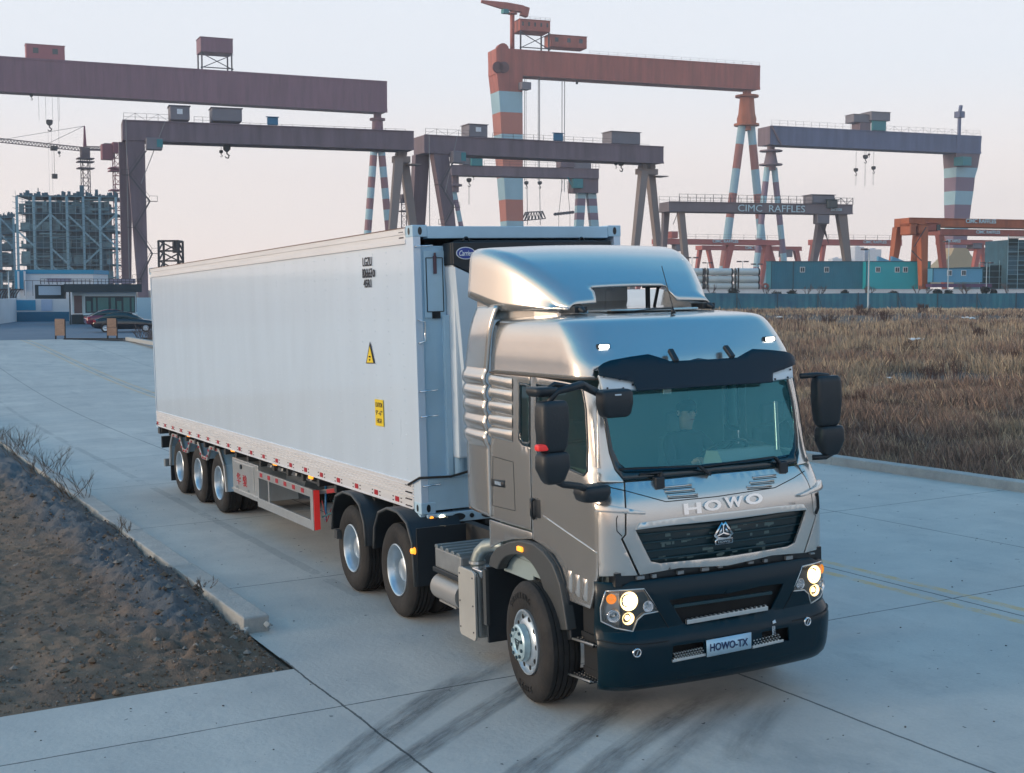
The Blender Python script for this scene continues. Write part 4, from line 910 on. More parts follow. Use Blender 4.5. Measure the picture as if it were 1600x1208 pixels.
pix_plate(CAB, 'emblem_field', [(1120.5, 839.5), (1131, 833.8), (1141.5, 836.8), (1136, 840)], .034, .006, blackp, em); pix_plate(CAB, 'emblem_field', [(1119.5, 845), (1143.5, 841.6), (1143.5, 847), (1119.5, 850.4)], .034, .006, blackp, em)
pix_plate(CAB, 'emblem_blade', [(1122.5, 836), (1128, 824.5), (1128.8, 832)], .038, .006, letm, em); pix_plate(CAB, 'emblem_blade', [(1134, 824), (1140, 832), (1134, 830.5)], .038, .006, letm, em)
on_front(CAB, 1131.5, 846, 'HOWO', 19, 3.4, .040, .004, bold=.02).build('emblem_letters', letm, em)
on_front(CAB, 1240, 786.5, 'TX', 6, 2.4, .030, .003).build('badge_letters', black, tr)
for L in (((1035, 761.5), (1080, 757.5)), ((1039, 768), (1085, 764.5)), ((1043, 775.5), (1090, 772.5)), ((1176, 746), (1212, 742.5)), ((1172, 754), (1209, 751)), ((1167, 761), (1205, 759))):
    q = CAB.poly(L, 14, .014, closed=False); mb = MB(); mb.tube([CAB(a, v, .014) for a, v in q], .010, 6); o = mb.build('vent_louvre', paint, fpo, smooth=True)
    mb = MB(); mb.tube([CAB(a, v-.016, .010) for a, v in q], .005, 5); mb.build('louvre_slot', dark, o)
# --- wipers
def wiper(base, elbow, tip, blk):
    mb = MB(); o_ = .03; b = CAB(*CAB.inv(*base, o_), o_); e = CAB(*CAB.inv(*elbow, .05), .05); t = CAB(*CAB.inv(*tip, .02), .02)
    mb.bar(b, e, .035, .02); mb.bar(e, e+(t-e)*.5, .022, .014, w2=.012); o = mb.build('wiper_arm', black, tr, bevel=.004)
    q = CAB.poly([elbow, tip], 12, .018, closed=False); mb = MB(); mb.tube([CAB(a, v, .016) for a, v in q], .009, 5); mb.build('wiper_blade', blackp, o)
    if blk: c = CAB(*CAB.inv(*blk, .025), .025); mb = MB(); mb.box(c-[.03, .04, .055], c+[.03, .04, .035]); mb.build('spindle_cap', black, o, bevel=.01)
wiper((1110, 742), (1092, 728), (968, 733), None); wiper((1221, 727), (1210, 714), (1098, 729), (1222, 728)); wiper((1030, 750), (1034, 738), (1000, 741), (1029, 752))

# --- bumper
bb = [(934, 906), (1000, 897), (1095, 884), (1200, 868), (1246, 861), (1280, 868), (1282, 930), (1282, 1000), (1232, 1027), (1140, 1047), (1040, 1060), (1000, 1068), (932, 1070), (929, 990), (930, 940)]
na = 60; aa = np.linspace(-BMP.lb-.22, BMP.lb+.22, na); vv = [.28, .31, .34, .40, .45, .55, .62, .66, .68, .71, .74, .80, .9, 1.0, 1.05, 1.10, 1.15]
hd_n = BMP.poly([(946, 924), (975, 922), (1006, 920), (1018, 938), (1029, 955.6), (1006, 960), (996, 969), (989, 987), (962, 982), (939, 971), (938, 950)], 10)
hd_f = mir(hd_n)
# lamp openings follow the same outline on both sides
outer = [(-1.12, .285), (-BMP.la, .285), (0, .285), (BMP.la, .285), (1.12, .285), (1.12, 1.13), (BMP.la, 1.13), (0, 1.13), (-BMP.la, 1.13), (-1.12, 1.13)]
mo = sym(BMP, [(1090, 970), (1068, 974), (1046, 938), (1090, 931)], .765, .955)
lo1 = BMP.poly([(1052, 1010), (1100, 1003), (1100, 1023), (1050, 1032)], 12); lo2 = mir(lo1)
bo = panel('bumper', [tuple(p) for p in dens(outer, .08)], BMP, bumper_m, tr, holes=[hd_n, hd_f, mo, lo1, lo2], step=.05, thick=.02, offset=0, bevel=.004)
seam1 = BMP.poly([(932, 1000), (965, 1006), (1005, 1007), (1044, 1002)], 10, closed=False); seam2 = BMP.poly([(1006, 921), (1031, 958), (1047, 985), (1058, 988), (1100, 981)], 10, closed=False)
mb = MB()
for q in (seam1, seam2, [(-a, v) for a, v in seam1], [(-a, v) for a, v in seam2]): lineon(BMP, mb, [tuple(x) for x in q], .004, .001, ab=True)
mb.each('bumper_seam', dark, bo)
mb = MB(); mb.box((.5, -.9, .45), (.90, .9, 1.12)); mb.build('bumper_core', dark, tr)
mb = MB(); mb.box((.72, -.95, 1.10), (.90, .95, 1.20)); mb.build('upper_gap', blackp, tr)
mb = MB()
for k in range(9): y = -.8+k*.2+random.uniform(-.05, .05); mb.box((.90, y-.02, 1.135+random.uniform(0, .02)), (.93, y+random.uniform(.01, .06), 1.165))
mb.each('latch_fitting', grey, tr, bevel=.003)
def bar_on(SF, pix, off, r, name, m, parent, flat=None):
    q = SF.poly(pix, 14, off, closed=False); mb = MB(); P = [SF(a, v, off) for a, v in q]
    for i in range(len(P)-1): mb.bar(P[i], P[i+1]+(P[i+1]-P[i])*.02, r*2, flat or r*2)
    return mb.build(name, m, parent, bevel=.003)
bar_on(BMP, [(1072, 972), (1198, 950)], .01, .016, 'step_edge', MATS['lip_silver'], bo)
bar_on(BMP, [(1050, 1033), (1102, 1022.5)], .005, .010, 'step_edge', MATS['lip_silver'], bo); bar_on(BMP, [(1175, 1011.5), (1223, 1000.5)], .005, .010, 'step_edge', MATS['lip_silver'], bo)
bar_on(BMP, [(1052, 948), (1205, 926)], -.02, .012, 'inner_bar', MATS['grille_teal'], bo)
for x0, v0, x1, v1, n, rows in ((1054, 1029, 1096, 1020, 11, 3), (1178, 1008, 1216, 999, 9, 3), (1076, 968, 1196, 946, 18, 1)):
    mb = MB()
    for j in range(rows):
        for k in range(n):
            f = k/(n-1); a, v = BMP.inv(x0+(x1-x0)*f+(j % 2)*2, v0+(v1-v0)*f-j*3.6, .0); p = BMP(a, v, .0); mb.box(p-[.02, .0055, .004], p+[.004, .0055, .004])
    mb.build('tread_studs', MATS['lip_silver'], bo)
q = BMP.poly([(1104, 1001), (1174, 988), (1174, 1013), (1105, 1027)], 30, .03); pl = panel('number_plate', q, BMP, mat('plate_blue', (.40, .60, .74), .35, .1), tr, step=.2, thick=.006, offset=.03)
on_front(BMP, 1139.5, 1007.5, 'HOWO-TX', 60, 12, .034, .003, bold=.02).build('plate_letters', mat('plate_ink', (.01, .03, .10), .4), pl)
for u, v in ((995, 1020), (1261, 971)):
    a, vv_ = BMP.inv(u, v); P = BMP(a, vv_, .0); n_ = BMP(a, vv_, .02)-P; n_ /= np.linalg.norm(n_); mb = MB(); mb.rev([(0, .036), (.012, .034), (.014, .026), (.006, .024)], P, n_, 20); o = mb.build('bumper_roundel', letm, tr, smooth=True)
    mb = MB(); mb.rev([(.004, .024), (.005, .0)], P, n_, 16); mb.build('roundel_face', black, o); mb = MB(); mb.bar(P+n_*.008+[0, -.008, -.018], P+n_*.008+[0, .008, .018], .008); mb.build('roundel_mark', letm, o)
q = BMP.poly([(1207, 971), (1211, 968), (1213, 973), (1208, 975)], 9, .003); panel('sticker', q, BMP, white2, bo, step=.1, thick=.002, offset=.003); on_front(BMP, 1209, 985, '重汽', 5, 14, .004, .002).build('sticker_letters', white2, bo)
# headlamps: bowl, lens cover, reflector cups
bowl = mat('lamp_bowl', (.42, .41, .41), .28, .6)
def headlamp(outl, cups, flip):
    f = -1 if flip else 1
    o = panel('headlight', outl, BMP, bowl, tr, step=.05, thick=.02, offset=-.05)
    mb = MB(); P = [BMP(a, v, -.003) for a, v in outl]; P2 = [BMP(a, v, -.055) for a, v in outl]; mb.loft([P, P2], caps=False); mb.build('lamp_wall', bowl, o)
    mb = MB(); mb.tube(P+[P[0]], .006, 6); mb.build('lamp_rim', MATS['lip_silver'], o, smooth=True)
    for u, v, rp, kind in cups:
        a, vv_ = BMP.inv(u, v, -.02); a *= f; C_ = BMP(a, vv_, -.045); n_ = BMP(a, vv_, .0)-C_; n_ /= np.linalg.norm(n_); n_ = n_*.6+np.array([.4, 0, 0]); n_ /= np.linalg.norm(n_); r = rp/207.
        mb = MB(); mb.rev([(.042, r), (.046, r*.94), (.03, r*.90), (.006, r*.55), (.0, .0)], C_, n_, 22); c_ = mb.build('reflector', {'off': chrome, 'amber': MATS['amber_lens']}.get(kind, MATS['cup_glow']), o, smooth=True)
        mb = MB(); rr = {'main': .56, 'dip': .42, 'off': .34, 'amber': .7}[kind]*r; mb.rev([(.012, rr), (.028, rr*.8), (.036, rr*.4), (.038, 0)], C_, n_, 16); mb.build('bulb', {'main': MATS['lamp_main'], 'dip': MATS['lamp_dip'], 'off': MATS['lamp_off'], 'amber': MATS['amber_lens']}[kind], c_, smooth=True)
    panel('lamp_cover', outl, BMP, glassmat('lamp_cover', (.93, .95, .97), .02), o, step=.06, thick=0, offset=.0)
mat('amber_lens', (.75, .25, .02), .25, emit=(1, .4, .03), es=.35); mat('lamp_main', (1, .95, .8), .3, emit=(1, .84, .50), es=14); mat('lamp_dip', (1, .9, .7), .3, emit=(1, .74, .34), es=6); mat('cup_glow', (1, .8, .5), .3, .6, emit=(1, .66, .28), es=1.5); mat('lamp_off', (.75, .78, .8), .15, .8)  # main and dip reflector cups emit, bulb light put into their colour
cups = ((981, 939, 15, 'main'), (953.5, 935.5, 8, 'amber'), (957, 962, 10, 'off'), (980, 966, 10, 'dip'), (1011, 947, 9, 'off'))
headlamp(hd_n, cups, False); headlamp(hd_f, cups, True)

# --- roof deflector
ST = [(-1.42, 3.69, .985, .09), (-1.30, 3.69, .98, .09), (-1.05, 3.655, .95, .10), (-.80, 3.575, .89, .11), (-.58, 3.465, .81, .12), (-.40, 3.35, .74, .12), (-.27, 3.255, .69, .13), (-.20, 3.19, .67, .05)]
class Defl:
    t = None
    def p0(s, a, v):                    # a in -1..1 across, v = x station
        xs = [q[0] for q in ST]; zt = pchip(xs, [q[1] for q in ST], v); w_ = pchip(xs, [q[2] for q in ST], v); r = min(pchip(xs, [q[3] for q in ST], v), max(zt-3.15, .012))
        zb = 3.14+.12*max(0, (-.9-v)/.5); sg = 1 if a >= 0 else -1; b = abs(a)
        if b < .6: q = b/.6; return np.array([v-.0*q, sg*q*(w_-r), zt-.02*q*q])
        if b < .8: th = (b-.6)/.2*math.pi/2; return np.array([v, sg*(w_-r+r*math.sin(th)), zt-.02-r*(1-math.cos(th))])
        q = (b-.8)/.2; return np.array([v, sg*(w_+.03*q), (zt-.02-r)*(1-q)+zb*q])
    def __call__(s, a, v, off=0.): return s.p0(a, v)
DF = Defl(); na = 49; aa = np.linspace(-1, 1, na); vx = np.linspace(-1.42, -.20, 26); mb = MB(); F_ = []
for i in range(25):
    for j in range(na-1):
        am = (aa[j]+aa[j+1])/2
        if vx[i] > -.36 and -.40 < am < .33: continue
        F_.append((i*na+j, i*na+j+1, (i+1)*na+j+1, (i+1)*na+j))
mb.add([DF(a, v) for v in vx for a in aa], F_); mb.build('wind_deflector', paint, tr, smooth=True, solid=.02)
mb = MB(); mb.loft([[(x, y*w_, z) for y, z in ((-1, 3.06), (-1, zt), (1, zt), (1, 3.06))] for x, w_, zt in ((-1.40, .965, 3.30), (-1.0, .93, 3.22), (-.6, .80, 3.15), (-.35, .70, 3.13))]); mb.build('deflector_base', paint, tr, bevel=.02)
mb = MB(); mb.box((-.95, -.40, 3.13), (-.88, .28, 3.36)); mb.box((-.89, .05, 3.14), (-.87, .11, 3.3)); mb.build('cutout_panel', white2, tr, bevel=.02)  # white panel behind the deflector cutout, standing for the container seen through
for yy in (.62, -.62):
    mb = MB(); mb.box((-.30, yy-.06, 3.11), (-.12, yy+.06, 3.16)); mb.cyl((-.12, yy, 3.14), (-.06, yy, 3.12), .03, .015, 10); mb.build('deflector_foot', black, tr, bevel=.01)
mb = MB(); mb.bar((-.5, .25, 3.12), (-.5, .25, 3.32), .03); mb.bar((-.5, .31, 3.12), (-.5, .36, 3.32), .02); mb.bar((-.5, .2, 3.31), (-.5, .38, 3.31), .02); mb.build('deflector_strut', black, tr)
c = T_(1052, 490, 1, .02); mb = MB(); mb.cyl(c, c+[-.01, 0, .05], .022, .006, 10); t = T_(1034, 416, 1, .02); mb.tube([c+[0, 0, .04], t], .0035, 5); mb.build('antenna', black, tr, smooth=True)
# --- side fairings behind the cab
for s in (-1, 1):
    mb = MB(); zz = [1.37, 1.42, 1.6, 1.9]+[2.0+.0*k for k in range(1)]; zz = list(np.linspace(1.37, 3.18, 60)); xs_ = np.linspace(0, 1, 9); G = []
    for z in zz:
        xb = -1.60 if z < 2.62 else -1.60+(z-2.62)/(3.18-2.62)*.20
        xf_ = -1.03 if z < 2.62 else -1.03+(z-2.62)/(3.18-2.62)*.14
        for q in xs_:
            y = 1.035-.05*q**2-(.05*max(0, (z-2.9)/.28)**2)
            for zr in (2.56, 2.435, 2.31, 2.18, 2.05):
                if abs(z-zr) < .055: y += .030*math.sqrt(max(0, 1-((z-zr)/.055)**2))
            G.append((xf_+(xb-xf_)*q, s*y, z))
    n = len(xs_); mb.add(G, [(i*n+j, i*n+j+1, (i+1)*n+j+1, (i+1)*n+j) for i in range(len(zz)-1) for j in range(n-1)]); mb.build('side_fairing', paint, tr, smooth=True, solid=.02)
# --- mirrors
def rbox(mb, c, h, rz=0, tap=.85, n=3):
    """soft box: half sizes h, corners cut in three tiers"""
    c = np.array(c, float); h = np.array(h, float); m = rotm('Z', rz); rings = []
    for zf, k in ((-1, .72), (-.93, .88), (-.75, 1), (0, 1.02), (.75, 1), (.93, .9), (1, .76)):
        pr_ = rrect(-h[0]*k, -h[1]*k, h[0]*k, h[1]*k, min(h[0], h[1])*.55*k, 4); kk = 1-(1-tap)*max(0, -zf); rings.append([m@np.array([x*kk, y*kk, 0])+c+[0, 0, zf*h[2]] for x, y in pr_])
    mb.loft(rings)
def pbox(name, pix, y, dep, m, parent, bevel=.02, xoff=0):
    P = [T_(u, v, 1, y) for u, v in pix]; mb = MB(); mb.prism(P, (0, dep, 0)); return mb.build(name, m, parent, bevel=bevel, seg=3)
YM = -1.30
mirr = black
def ctr(x0, y0, x1, y1, yy):
    a = T_(x0, y0, 1, yy); b = T_(x1, y1, 1, yy); return (a+b)/2, abs(b-a)/2
def ctrx(x0, y0, x1, y1, xx):
    a = T_(x0, y0, 0, xx); b = T_(x1, y1, 0, xx); return (a+b)/2, abs(b-a)/2
c, h = ctrx(839, 628, 886, 705, 1.02)
mb = MB(); rbox(mb, c, (.075, h[1], h[2]), R(8)); m1 = mb.build('mirror', mirr, tr, smooth=True)
mb = MB(); rbox(mb, c-[.07, 0, 0], (.012, h[1]*.85, h[2]*.88), R(8)); mb.build('mirror_glass', chrome, m1)
mb = MB(); q = T_(847, 700, 0, 1.06); mb.box(q-[.04, .045, .022], q+[.03, .045, .025]); mb.build('red_marker', redglow, m1, bevel=.015)
c2, h2 = ctrx(840, 708, 887, 754, 1.02); mb = MB(); rbox(mb, c2, (.075, h2[1], h2[2]), R(8), tap=.6); mb.build('mirror', mirr, tr, smooth=True)
c3 = T_(847, 612, 0, .92); mb = MB(); rbox(mb, c3, (.09, .10, .035), R(10)); mb.build('mirror', mirr, tr, smooth=True)
mb = MB(); mb.tube([T_(856, 630, 0, 1.0), T_(870, 612, 0, .98), T_(888, 607, 0, .98), T_(908, 601, 0, .96), T_(930, 612, 1, -1.04), T_(945, 620, 0, .95)], [.02, .024, .026, .03, .03, .024], 10); mb.tube([T_(850, 612, 0, .95), T_(866, 600, 0, .95), T_(895, 605, 0, .95), T_(915, 605, 0, .95)], .018, 8); mb.build('mirror_arm', mirr, tr, smooth=True)
c4, h4 = ctrx(934, 610, 986, 650, .98); mb = MB(); rbox(mb, c4, (.07, h4[1]*.95, h4[2]), R(0)); mb.xf(np.eye(3)); m4 = mb.build('mirror', mirr, tr, smooth=True)
q = T_(966, 617, 0, 1.055); mb = MB(); mb.box(q-[.004, .025, .005], q+[.004, .025, .005]); mb.build('mirror_label', white2, m4)
mb = MB(); mb.tube([T_(863, 748, 0, 1.02), T_(880, 757, 0, 1.0), T_(906, 760, 0, .97), T_(925, 768, 1, -1.06)], .026, 8); mb.build('mirror_arm', mirr, tr, smooth=True)
c5, h5 = ctrx(902, 760, 948, 781, .84); mb = MB(); rbox(mb, c5, (.10, h5[1], h5[2])); mb.build('mirror_foot', mirr, tr, smooth=True)
# far-side mirrors
c, h = ctrx(1273, 588, 1309, 664, .78); mb = MB(); rbox(mb, c, (.075, h[1], h[2]), R(-8)); mb.build('mirror', mirr, tr, smooth=True)
c2, h2 = ctrx(1279, 666, 1313, 709, .78); mb = MB(); rbox(mb, c2, (.075, h2[1], h2[2]), R(-8), tap=.6); mb.build('mirror', mirr, tr, smooth=True)
mb = MB(); mb.tube([T_(1250, 588, 0, .72), T_(1275, 586, 0, .76), T_(1293, 587, 0, .78), T_(1298, 595, 0, .78)], .022, 8); mb.tube([T_(1269, 715, 0, .72), T_(1290, 714, 0, .78), T_(1304, 706, 0, .78)], .022, 8); mb.build('mirror_arm', mirr, tr, smooth=True)
mb = MB(); c = T_(1269, 780, 0, .80); mb.box(c-[.05, .02, .10], c+[.05, .015, .09]); mb.build('side_vent', black, tr, bevel=.008)

# --- chassis, wheels, guards
mb = MB()
for s in (-.38, .38): mb.box((-5.2, s-.05, .72), (.7, s+.05, .98))
for x in (-5.1, -4.0, -2.6, -1.4, .3): mb.box((x-.06, -.38, .76), (x+.06, .38, .94))
mb.box((-5.25, -1.1, .55), (-5.15, 1.1, .65)); mb.build('chassis_frame', chassis, tr)
mb = MB(); mb.rev([(0, .50), (.05, .48), (.07, .30), (.06, 0)], (-3.75, 0, .98), (0, 0, 1), 24); mb.box((-4.1, -.45, .92), (-3.4, .45, .99)); mb.build('fifth_wheel', chassis, tr)
RW = .485
def at_hub(u, v): p = T_(u, v, 2, RW); return p
hA, hB, hF = at_hub(554.3, 856.2), at_hub(615.6, 891.3), at_hub(823, 1003)
yA = (hA[1]+hB[1])/2
for x in (hA[0], hB[0]):
    for s in (-1, 1): rear_wheel(tr, (x, yA if s < 0 else -yA, RW), s, RW)
    mb = MB(); mb.cyl((x, -.9, RW), (x, .9, RW), .07, n=12); mb.rev([(-.2, .0), (-.17, .14), (0, .2), (.17, .14), (.2, 0)], (x, 0, RW), (0, 1, 0), 16); mb.build('axle', chassis, tr)
def front_wheel(c, s, steer):
    c = np.array(c, float); base = MB(); d0 = .0
    base.rev([(-.03*s, .262), (.012*s, .262), (.014*s, .245), (-.02*s, .235), (-.03*s, .15)], c, (0, 1, 0), 40)
    base.xf(np.eye(3)); ru = .262
    def rot_(mb):
        m = rotm('Z', steer); mb.v = [(v-c)@m.T+c for v in mb.v]; return mb
    wo = rot_(base).build('wheel', steelrim, tr, auto=50)
    t = MB(); tyre_rev(t, c, s, RW, .28, .262, 64); rot_(t).build('tyre', rubber, wo, auto=35)
    t = MB(); t.rev([(.025*s, .150), (.040*s, .150), (.075*s, .148), (.085*s, .135), (.088*s, .085), (.080*s, .08), (.082*s, 0)], c, (0, 1, 0), 36); h = rot_(t).build('hub', mat('hub_pale', (.52, .68, .72), .3, .5), wo, auto=30)
    t = MB(); t.rev([(-.03*s, .22), (-.005*s, .20), (.02*s, .155), (.02*s, .14)], c, (0, 1, 0), 36); rot_(t).build('rim_disc', steelrim, wo, smooth=True)
    t = MB()
    for k in range(10):
        a = k*math.pi/5; p = c+np.array([math.cos(a)*.205, .012*s-.012*s, math.sin(a)*.205]); t.cyl(p-[0, .0, 0], p+[0, s*.004+.0, 0], .02, n=10)
    rot_(t).each('vent_hole', dark, wo)
    t = MB()
    for k in range(10):
        a = k*math.pi/5+.3; p = c+np.array([math.cos(a)*.115, .085*s, math.sin(a)*.115]); t.cyl(p, p+[0, .014*s, 0], .015, n=6); 
    rot_(t).each('wheel_nut', mat('nut_dark', (.06, .10, .12), .4, .6), h)
    t = MB(); tri_ = [c+np.array([math.cos(a)*.055, .083*s, math.sin(a)*.055]) for a in (math.pi/2*3, math.pi/6, math.pi*5/6)]
    for i in range(3): t.bar(tri_[i], tri_[(i+1) % 3], .008); t.bar(c+[0, .083*s, 0], tri_[i], .006)
    rot_(t).build('hub_mark', MATS['nut_dark'], h)
    t = MB()                      # raised maker lettering on the sidewall
    for word, a0, sg in (('CHAOYANG', math.pi/2+.25, -1), ('LEORS', -math.pi/2, 1)):
        for i, ch in enumerate(word):
            a = a0+sg*(i-(len(word)-1)/2)*.16; rr = .375; p = c+np.array([math.cos(a)*rr, .022*s, math.sin(a)*rr]); out_ = np.array([math.cos(a), 0, math.sin(a)]); up_ = out_ if sg < 0 else -out_; ri = np.cross(up_, [0, s, 0]) * (1 if s > 0 else 1)
            ri = np.cross(up_, np.array([0., s, 0])); put_text(t, ch, p, ri, up_, .036, .05, .004)
    rot_(t).build('sidewall_letters', mat('tyre_letter', (.012, .012, .012), .5), wo)
front_wheel((hF[0], hF[1], RW), -1, R(-5)); front_wheel((hF[0], -hF[1]-.0, RW), 1, R(-5))
mb = MB(); mb.cyl((hF[0], -.9, RW), (hF[0], .9, RW), .06, n=12); mb.build('axle', chassis, tr)
YA = min(yA, hF[1])-.0
# front wheel arch: outer black cover, grey lip, flap
def arch(name, pix_out, pix_in, y0, y1, m, parent, bevel=.01):
    O = [T_(u, v, 1, y0) for u, v in pix_out]; I = [T_(u, v, 1, y0) for u, v in pix_in]; mb = MB(); n = len(O); I2 = []
    # resample inner to same count
    def rs(P, n):
        P = np.array(P); d = np.r_[0, np.cumsum(np.linalg.norm(np.diff(P, axis=0), axis=1))]; t = np.linspace(0, d[-1], n); return np.array([[np.interp(tt, d, P[:, k]) for k in range(3)] for tt in t])
    n = 22; O, I = rs(O, n), rs(I, n); e = np.array([0, y1-y0, 0])
    mb.loft([[O[i], I[i], I[i]+e, O[i]+e] for i in range(n)]); return mb.build(name, m, parent, bevel=bevel)
ao = [(763, 884), (766, 868), (776, 855), (792, 848), (812, 845), (832, 850), (850, 864), (864, 884), (874, 912), (880, 945), (886, 985)]
ai = [(776, 890), (781, 878), (790, 869), (803, 866), (817, 869), (830, 880), (842, 900), (852, 930), (858, 955), (864, 985)]
archm = mat('arch_grey', (.055, .06, .062), .5, bump=.1, bscale=60)
ya = -1.02
arch('wheel_arch', ao, ai, ya-.07, ya+.02, archm, tr)
aob = [(766, 884), (770, 866), (780, 853), (796, 846), (820, 843), (842, 850), (862, 866), (876, 890), (885, 925), (889, 960), (892, 1000)]
arch('arch_liner', aob, [(778, 890), (784, 877), (794, 866), (805, 862), (822, 866), (836, 878), (848, 900), (858, 930), (864, 960), (870, 1000)], ya-.03, ya+.5, black, tr)
mb = MB(); P = T_(812, 858, 1, ya-.08); mb.box(P-[.045, .01, .02], P+[.045, .02, .02]); mb.build('side_lamp', amberl, tr, bevel=.008)
a, b = T_(764, 890, 1, ya-.02), T_(786, 1014, 1, ya-.02); mb = MB(); mb.box((a[0]-.03, ya-.04, b[2]), (a[0]-.0, ya+.45, a[2]+.02)); mb.build('mud_flap', black, tr); mb = MB(); mb.box((a[0]-.05, ya-.06, b[2]+.16), (a[0]+.01, ya-.03, a[2])); mb.build('flap_edge', archm, tr)
# far side arch + liner (mirrored)
for nm, po, pi_, y0, y1, m in (('wheel_arch', ao, ai, ya-.07, ya+.02, archm), ('arch_liner', aob, ai, ya-.03, ya+.5, black)):
    o = arch(nm, po, pi_, y0, y1, m, tr); o.scale = (1, -1, 1)
mb = MB(); mb.box((.46, -.985, .36), (.80, -.90, 1.10)); mb.box((.45, -.99, .38), (.74, -.6, .42)); mb.box((.45, -1.0, .65), (.74, -.6, .69)); mb.build('step_well', dark, tr)
mb = MB(); mb.box((.46, .90, .36), (.80, .985, 1.10)); mb.build('step_well', dark, tr)
for (x0, v0), (x1, v1) in (((883, 994), (928, 1008)), ((883, 1051), (923, 1065))):
    p, q = T_(x0, v0, 1, -1.03), T_(x1, v1, 1, -1.03); z = (p[2]+q[2])/2; mb = MB(); mb.bar((p[0], -1.03, p[2]), (q[0], -1.03, q[2]), .02, .016); st = mb.build('step_edge', MATS['lip_silver'], tr, bevel=.004)
    mb = MB(); mb.box((p[0], -1.03, z-.01), (q[0]-.02, -.82, z+.002)); mb.build('step', black, st)
    mb = MB()
    for i in range(9):
        for j in range(4): x = p[0]+.06+(q[0]-p[0]-.08)*i/8+(j % 2)*.012; mb.cyl((x, -1.0+j*.035, z), (x, -1.0+j*.035, z+.007), .006, n=6)
    mb.build('tread_studs', MATS['lip_silver'], st)
# drive wheel guards
def guard(x, s, front):
    prof = [(x-.60, .62), (x-.56, .85), (x-.42, 1.03), (x-.15, 1.11), (x+.15, 1.11), (x+.40, 1.03), (x+.53, .85), (x+.57, .60 if not front else .42)]
    P = []
    for k in range(len(prof)-1):
        for t in (0, .5): P.append((prof[k][0]+(prof[k+1][0]-prof[k][0])*t, prof[k][1]+(prof[k+1][1]-prof[k][1])*t))
    P.append(prof[-1]); y0 = (abs(yA)+.03)*s; y1 = .50*s; mb = MB(); rings = []
    for px, pz in P:
        n_ = np.array([px-x, pz-.5]); n_ /= np.linalg.norm(n_); rings.append([(px, y0, pz), (px+n_[0]*.012, y0-s*.02, pz+n_[1]*.012), (px+n_[0]*.018, y1, pz+n_[1]*.018), (px, y1, pz)])
    mb.loft(rings); o = mb.build('mudguard', black, tr, auto=40)
    mb = MB(); mb.tube([(px, y0, pz) for px, pz in P], .016, 6); mb.build('mudguard_edge', archm, o, smooth=True)
    mb = MB()
    for yy in (.75, .62): mb.tube([(px+(px-x)*.03, yy*s, pz+.014) for px, pz in P[4:11]], .008, 5)
    mb.build('mudguard_rib', black, o)
for x, fr in ((hA[0], False), (hB[0], True)):
    for s in (-1, 1): guard(x, s, fr)
mb = MB(); mb.box((hB[0]+.565, yA, .42), (hB[0]+.585, -.5, 1.0)); mb.build('guard_apron', black, tr)
P = T_(645, 861, 1, yA-.03); mb = MB(); mb.cyl(P+[0, .02, 0], P-[0, .02, 0], .038, .026, 12); mb.build('side_lamp', amberl, tr, smooth=True)
# battery box with ribbed lid
bx0, bx1 = T_(679, 862, 1, -1.04)[0], T_(679, 862, 1, -1.04)[0]+.62
mb = MB(); mb.box((bx0, -1.04, .70), (bx1, -.46, .90)); bt = mb.build('battery_box', grey, tr, bevel=.02); mb = MB(); mb.box((bx0-.02, -1.06, .66), (bx1, -.45, .71)); mb.build('box_tray', black, bt, bevel=.01)
mb = MB()
for k in range(5): x = bx0+.05+k*.13; mb.loft([[(x-.04, y, .895), (x-.03, y, .925), (x+.03, y, .925), (x+.04, y, .895)] for y in (-1.045, -.47)])
mb.build('box_lid', mat('lid_grey', (.18, .21, .22), .4, .2), bt, bevel=.006)
# air tank and silencer
mb = MB(); x = T_(700, 920, 1, -.98)[0]; mb.cyl((x-.14, -.98, .52), (x+.45, -.98, .52), .125, n=24); mb.rev([(0, .125), (-.03, .11), (-.045, .06), (-.05, 0)], (x-.14, -.98, .52), (1, 0, 0), 24); mb.box((x-.1, -1.03, .38), (x+.3, -.95, .40)); mb.build('air_tank', mat('tank_grey', (.34, .34, .33), .4, .4), tr, auto=35)
sx0, sx1 = T_(717, 885, 1, -1.08)[0], T_(742, 895, 1, -1.08)[0]; sz1, sz0 = T_(730, 889, 1, -1.08)[2], T_(732, 996, 1, -1.08)[2]
mb = MB(); mb.box((sx0, -1.06, sz0+.02), (sx1, -.62, sz1-.01)); sb = mb.build('silencer', mat('silencer_grey', (.30, .32, .32), .4, .6, var=.3, vscale=3), tr, bevel=.03, seg=3)
mb = MB(); pp = rrect(sx0-.005, sz0, sx1+.0, sz1, .05); mb.prism([(x, -1.09, z) for x, z in pp], (0, .025, 0)); hs = mb.build('heat_shield', mat('shield_beige', (.50, .49, .45), .45, .3, var=.12, vscale=3), sb, bevel=.006)
mb = MB()
for f in (.12, .5, .9):
    for x in (sx0+.03, sx1-.04): mb.cyl((x, -1.088, sz0+(sz1-sz0)*f), (x, -1.095, sz0+(sz1-sz0)*f), .008, n=8)
mb.each('shield_bolt', ink, hs)
q0 = T_(746, 886, 1, -.95); mb = MB(); mb.tube([(q0[0], -.95, sz1-.03), (q0[0], -.95, sz1+.06), (q0[0]+.02, -.93, sz1+.13), (q0[0]+.09, -.90, sz1+.19), (q0[0]+.20, -.86, sz1+.215), (q0[0]+.45, -.8, sz1+.22)], .062, 16); pe = mb.build('exhaust_pipe', mat('pipe_steel', (.33, .38, .37), .42, .6, var=.4, vscale=6), tr, smooth=True)
mb = MB(); mb.rev([(-.012, .066), (-.012, .078), (.012, .078), (.012, .066)], (q0[0], -.95, sz1+.04), (0, 0, 1), 20); mb.build('pipe_clamp', alu2, pe)
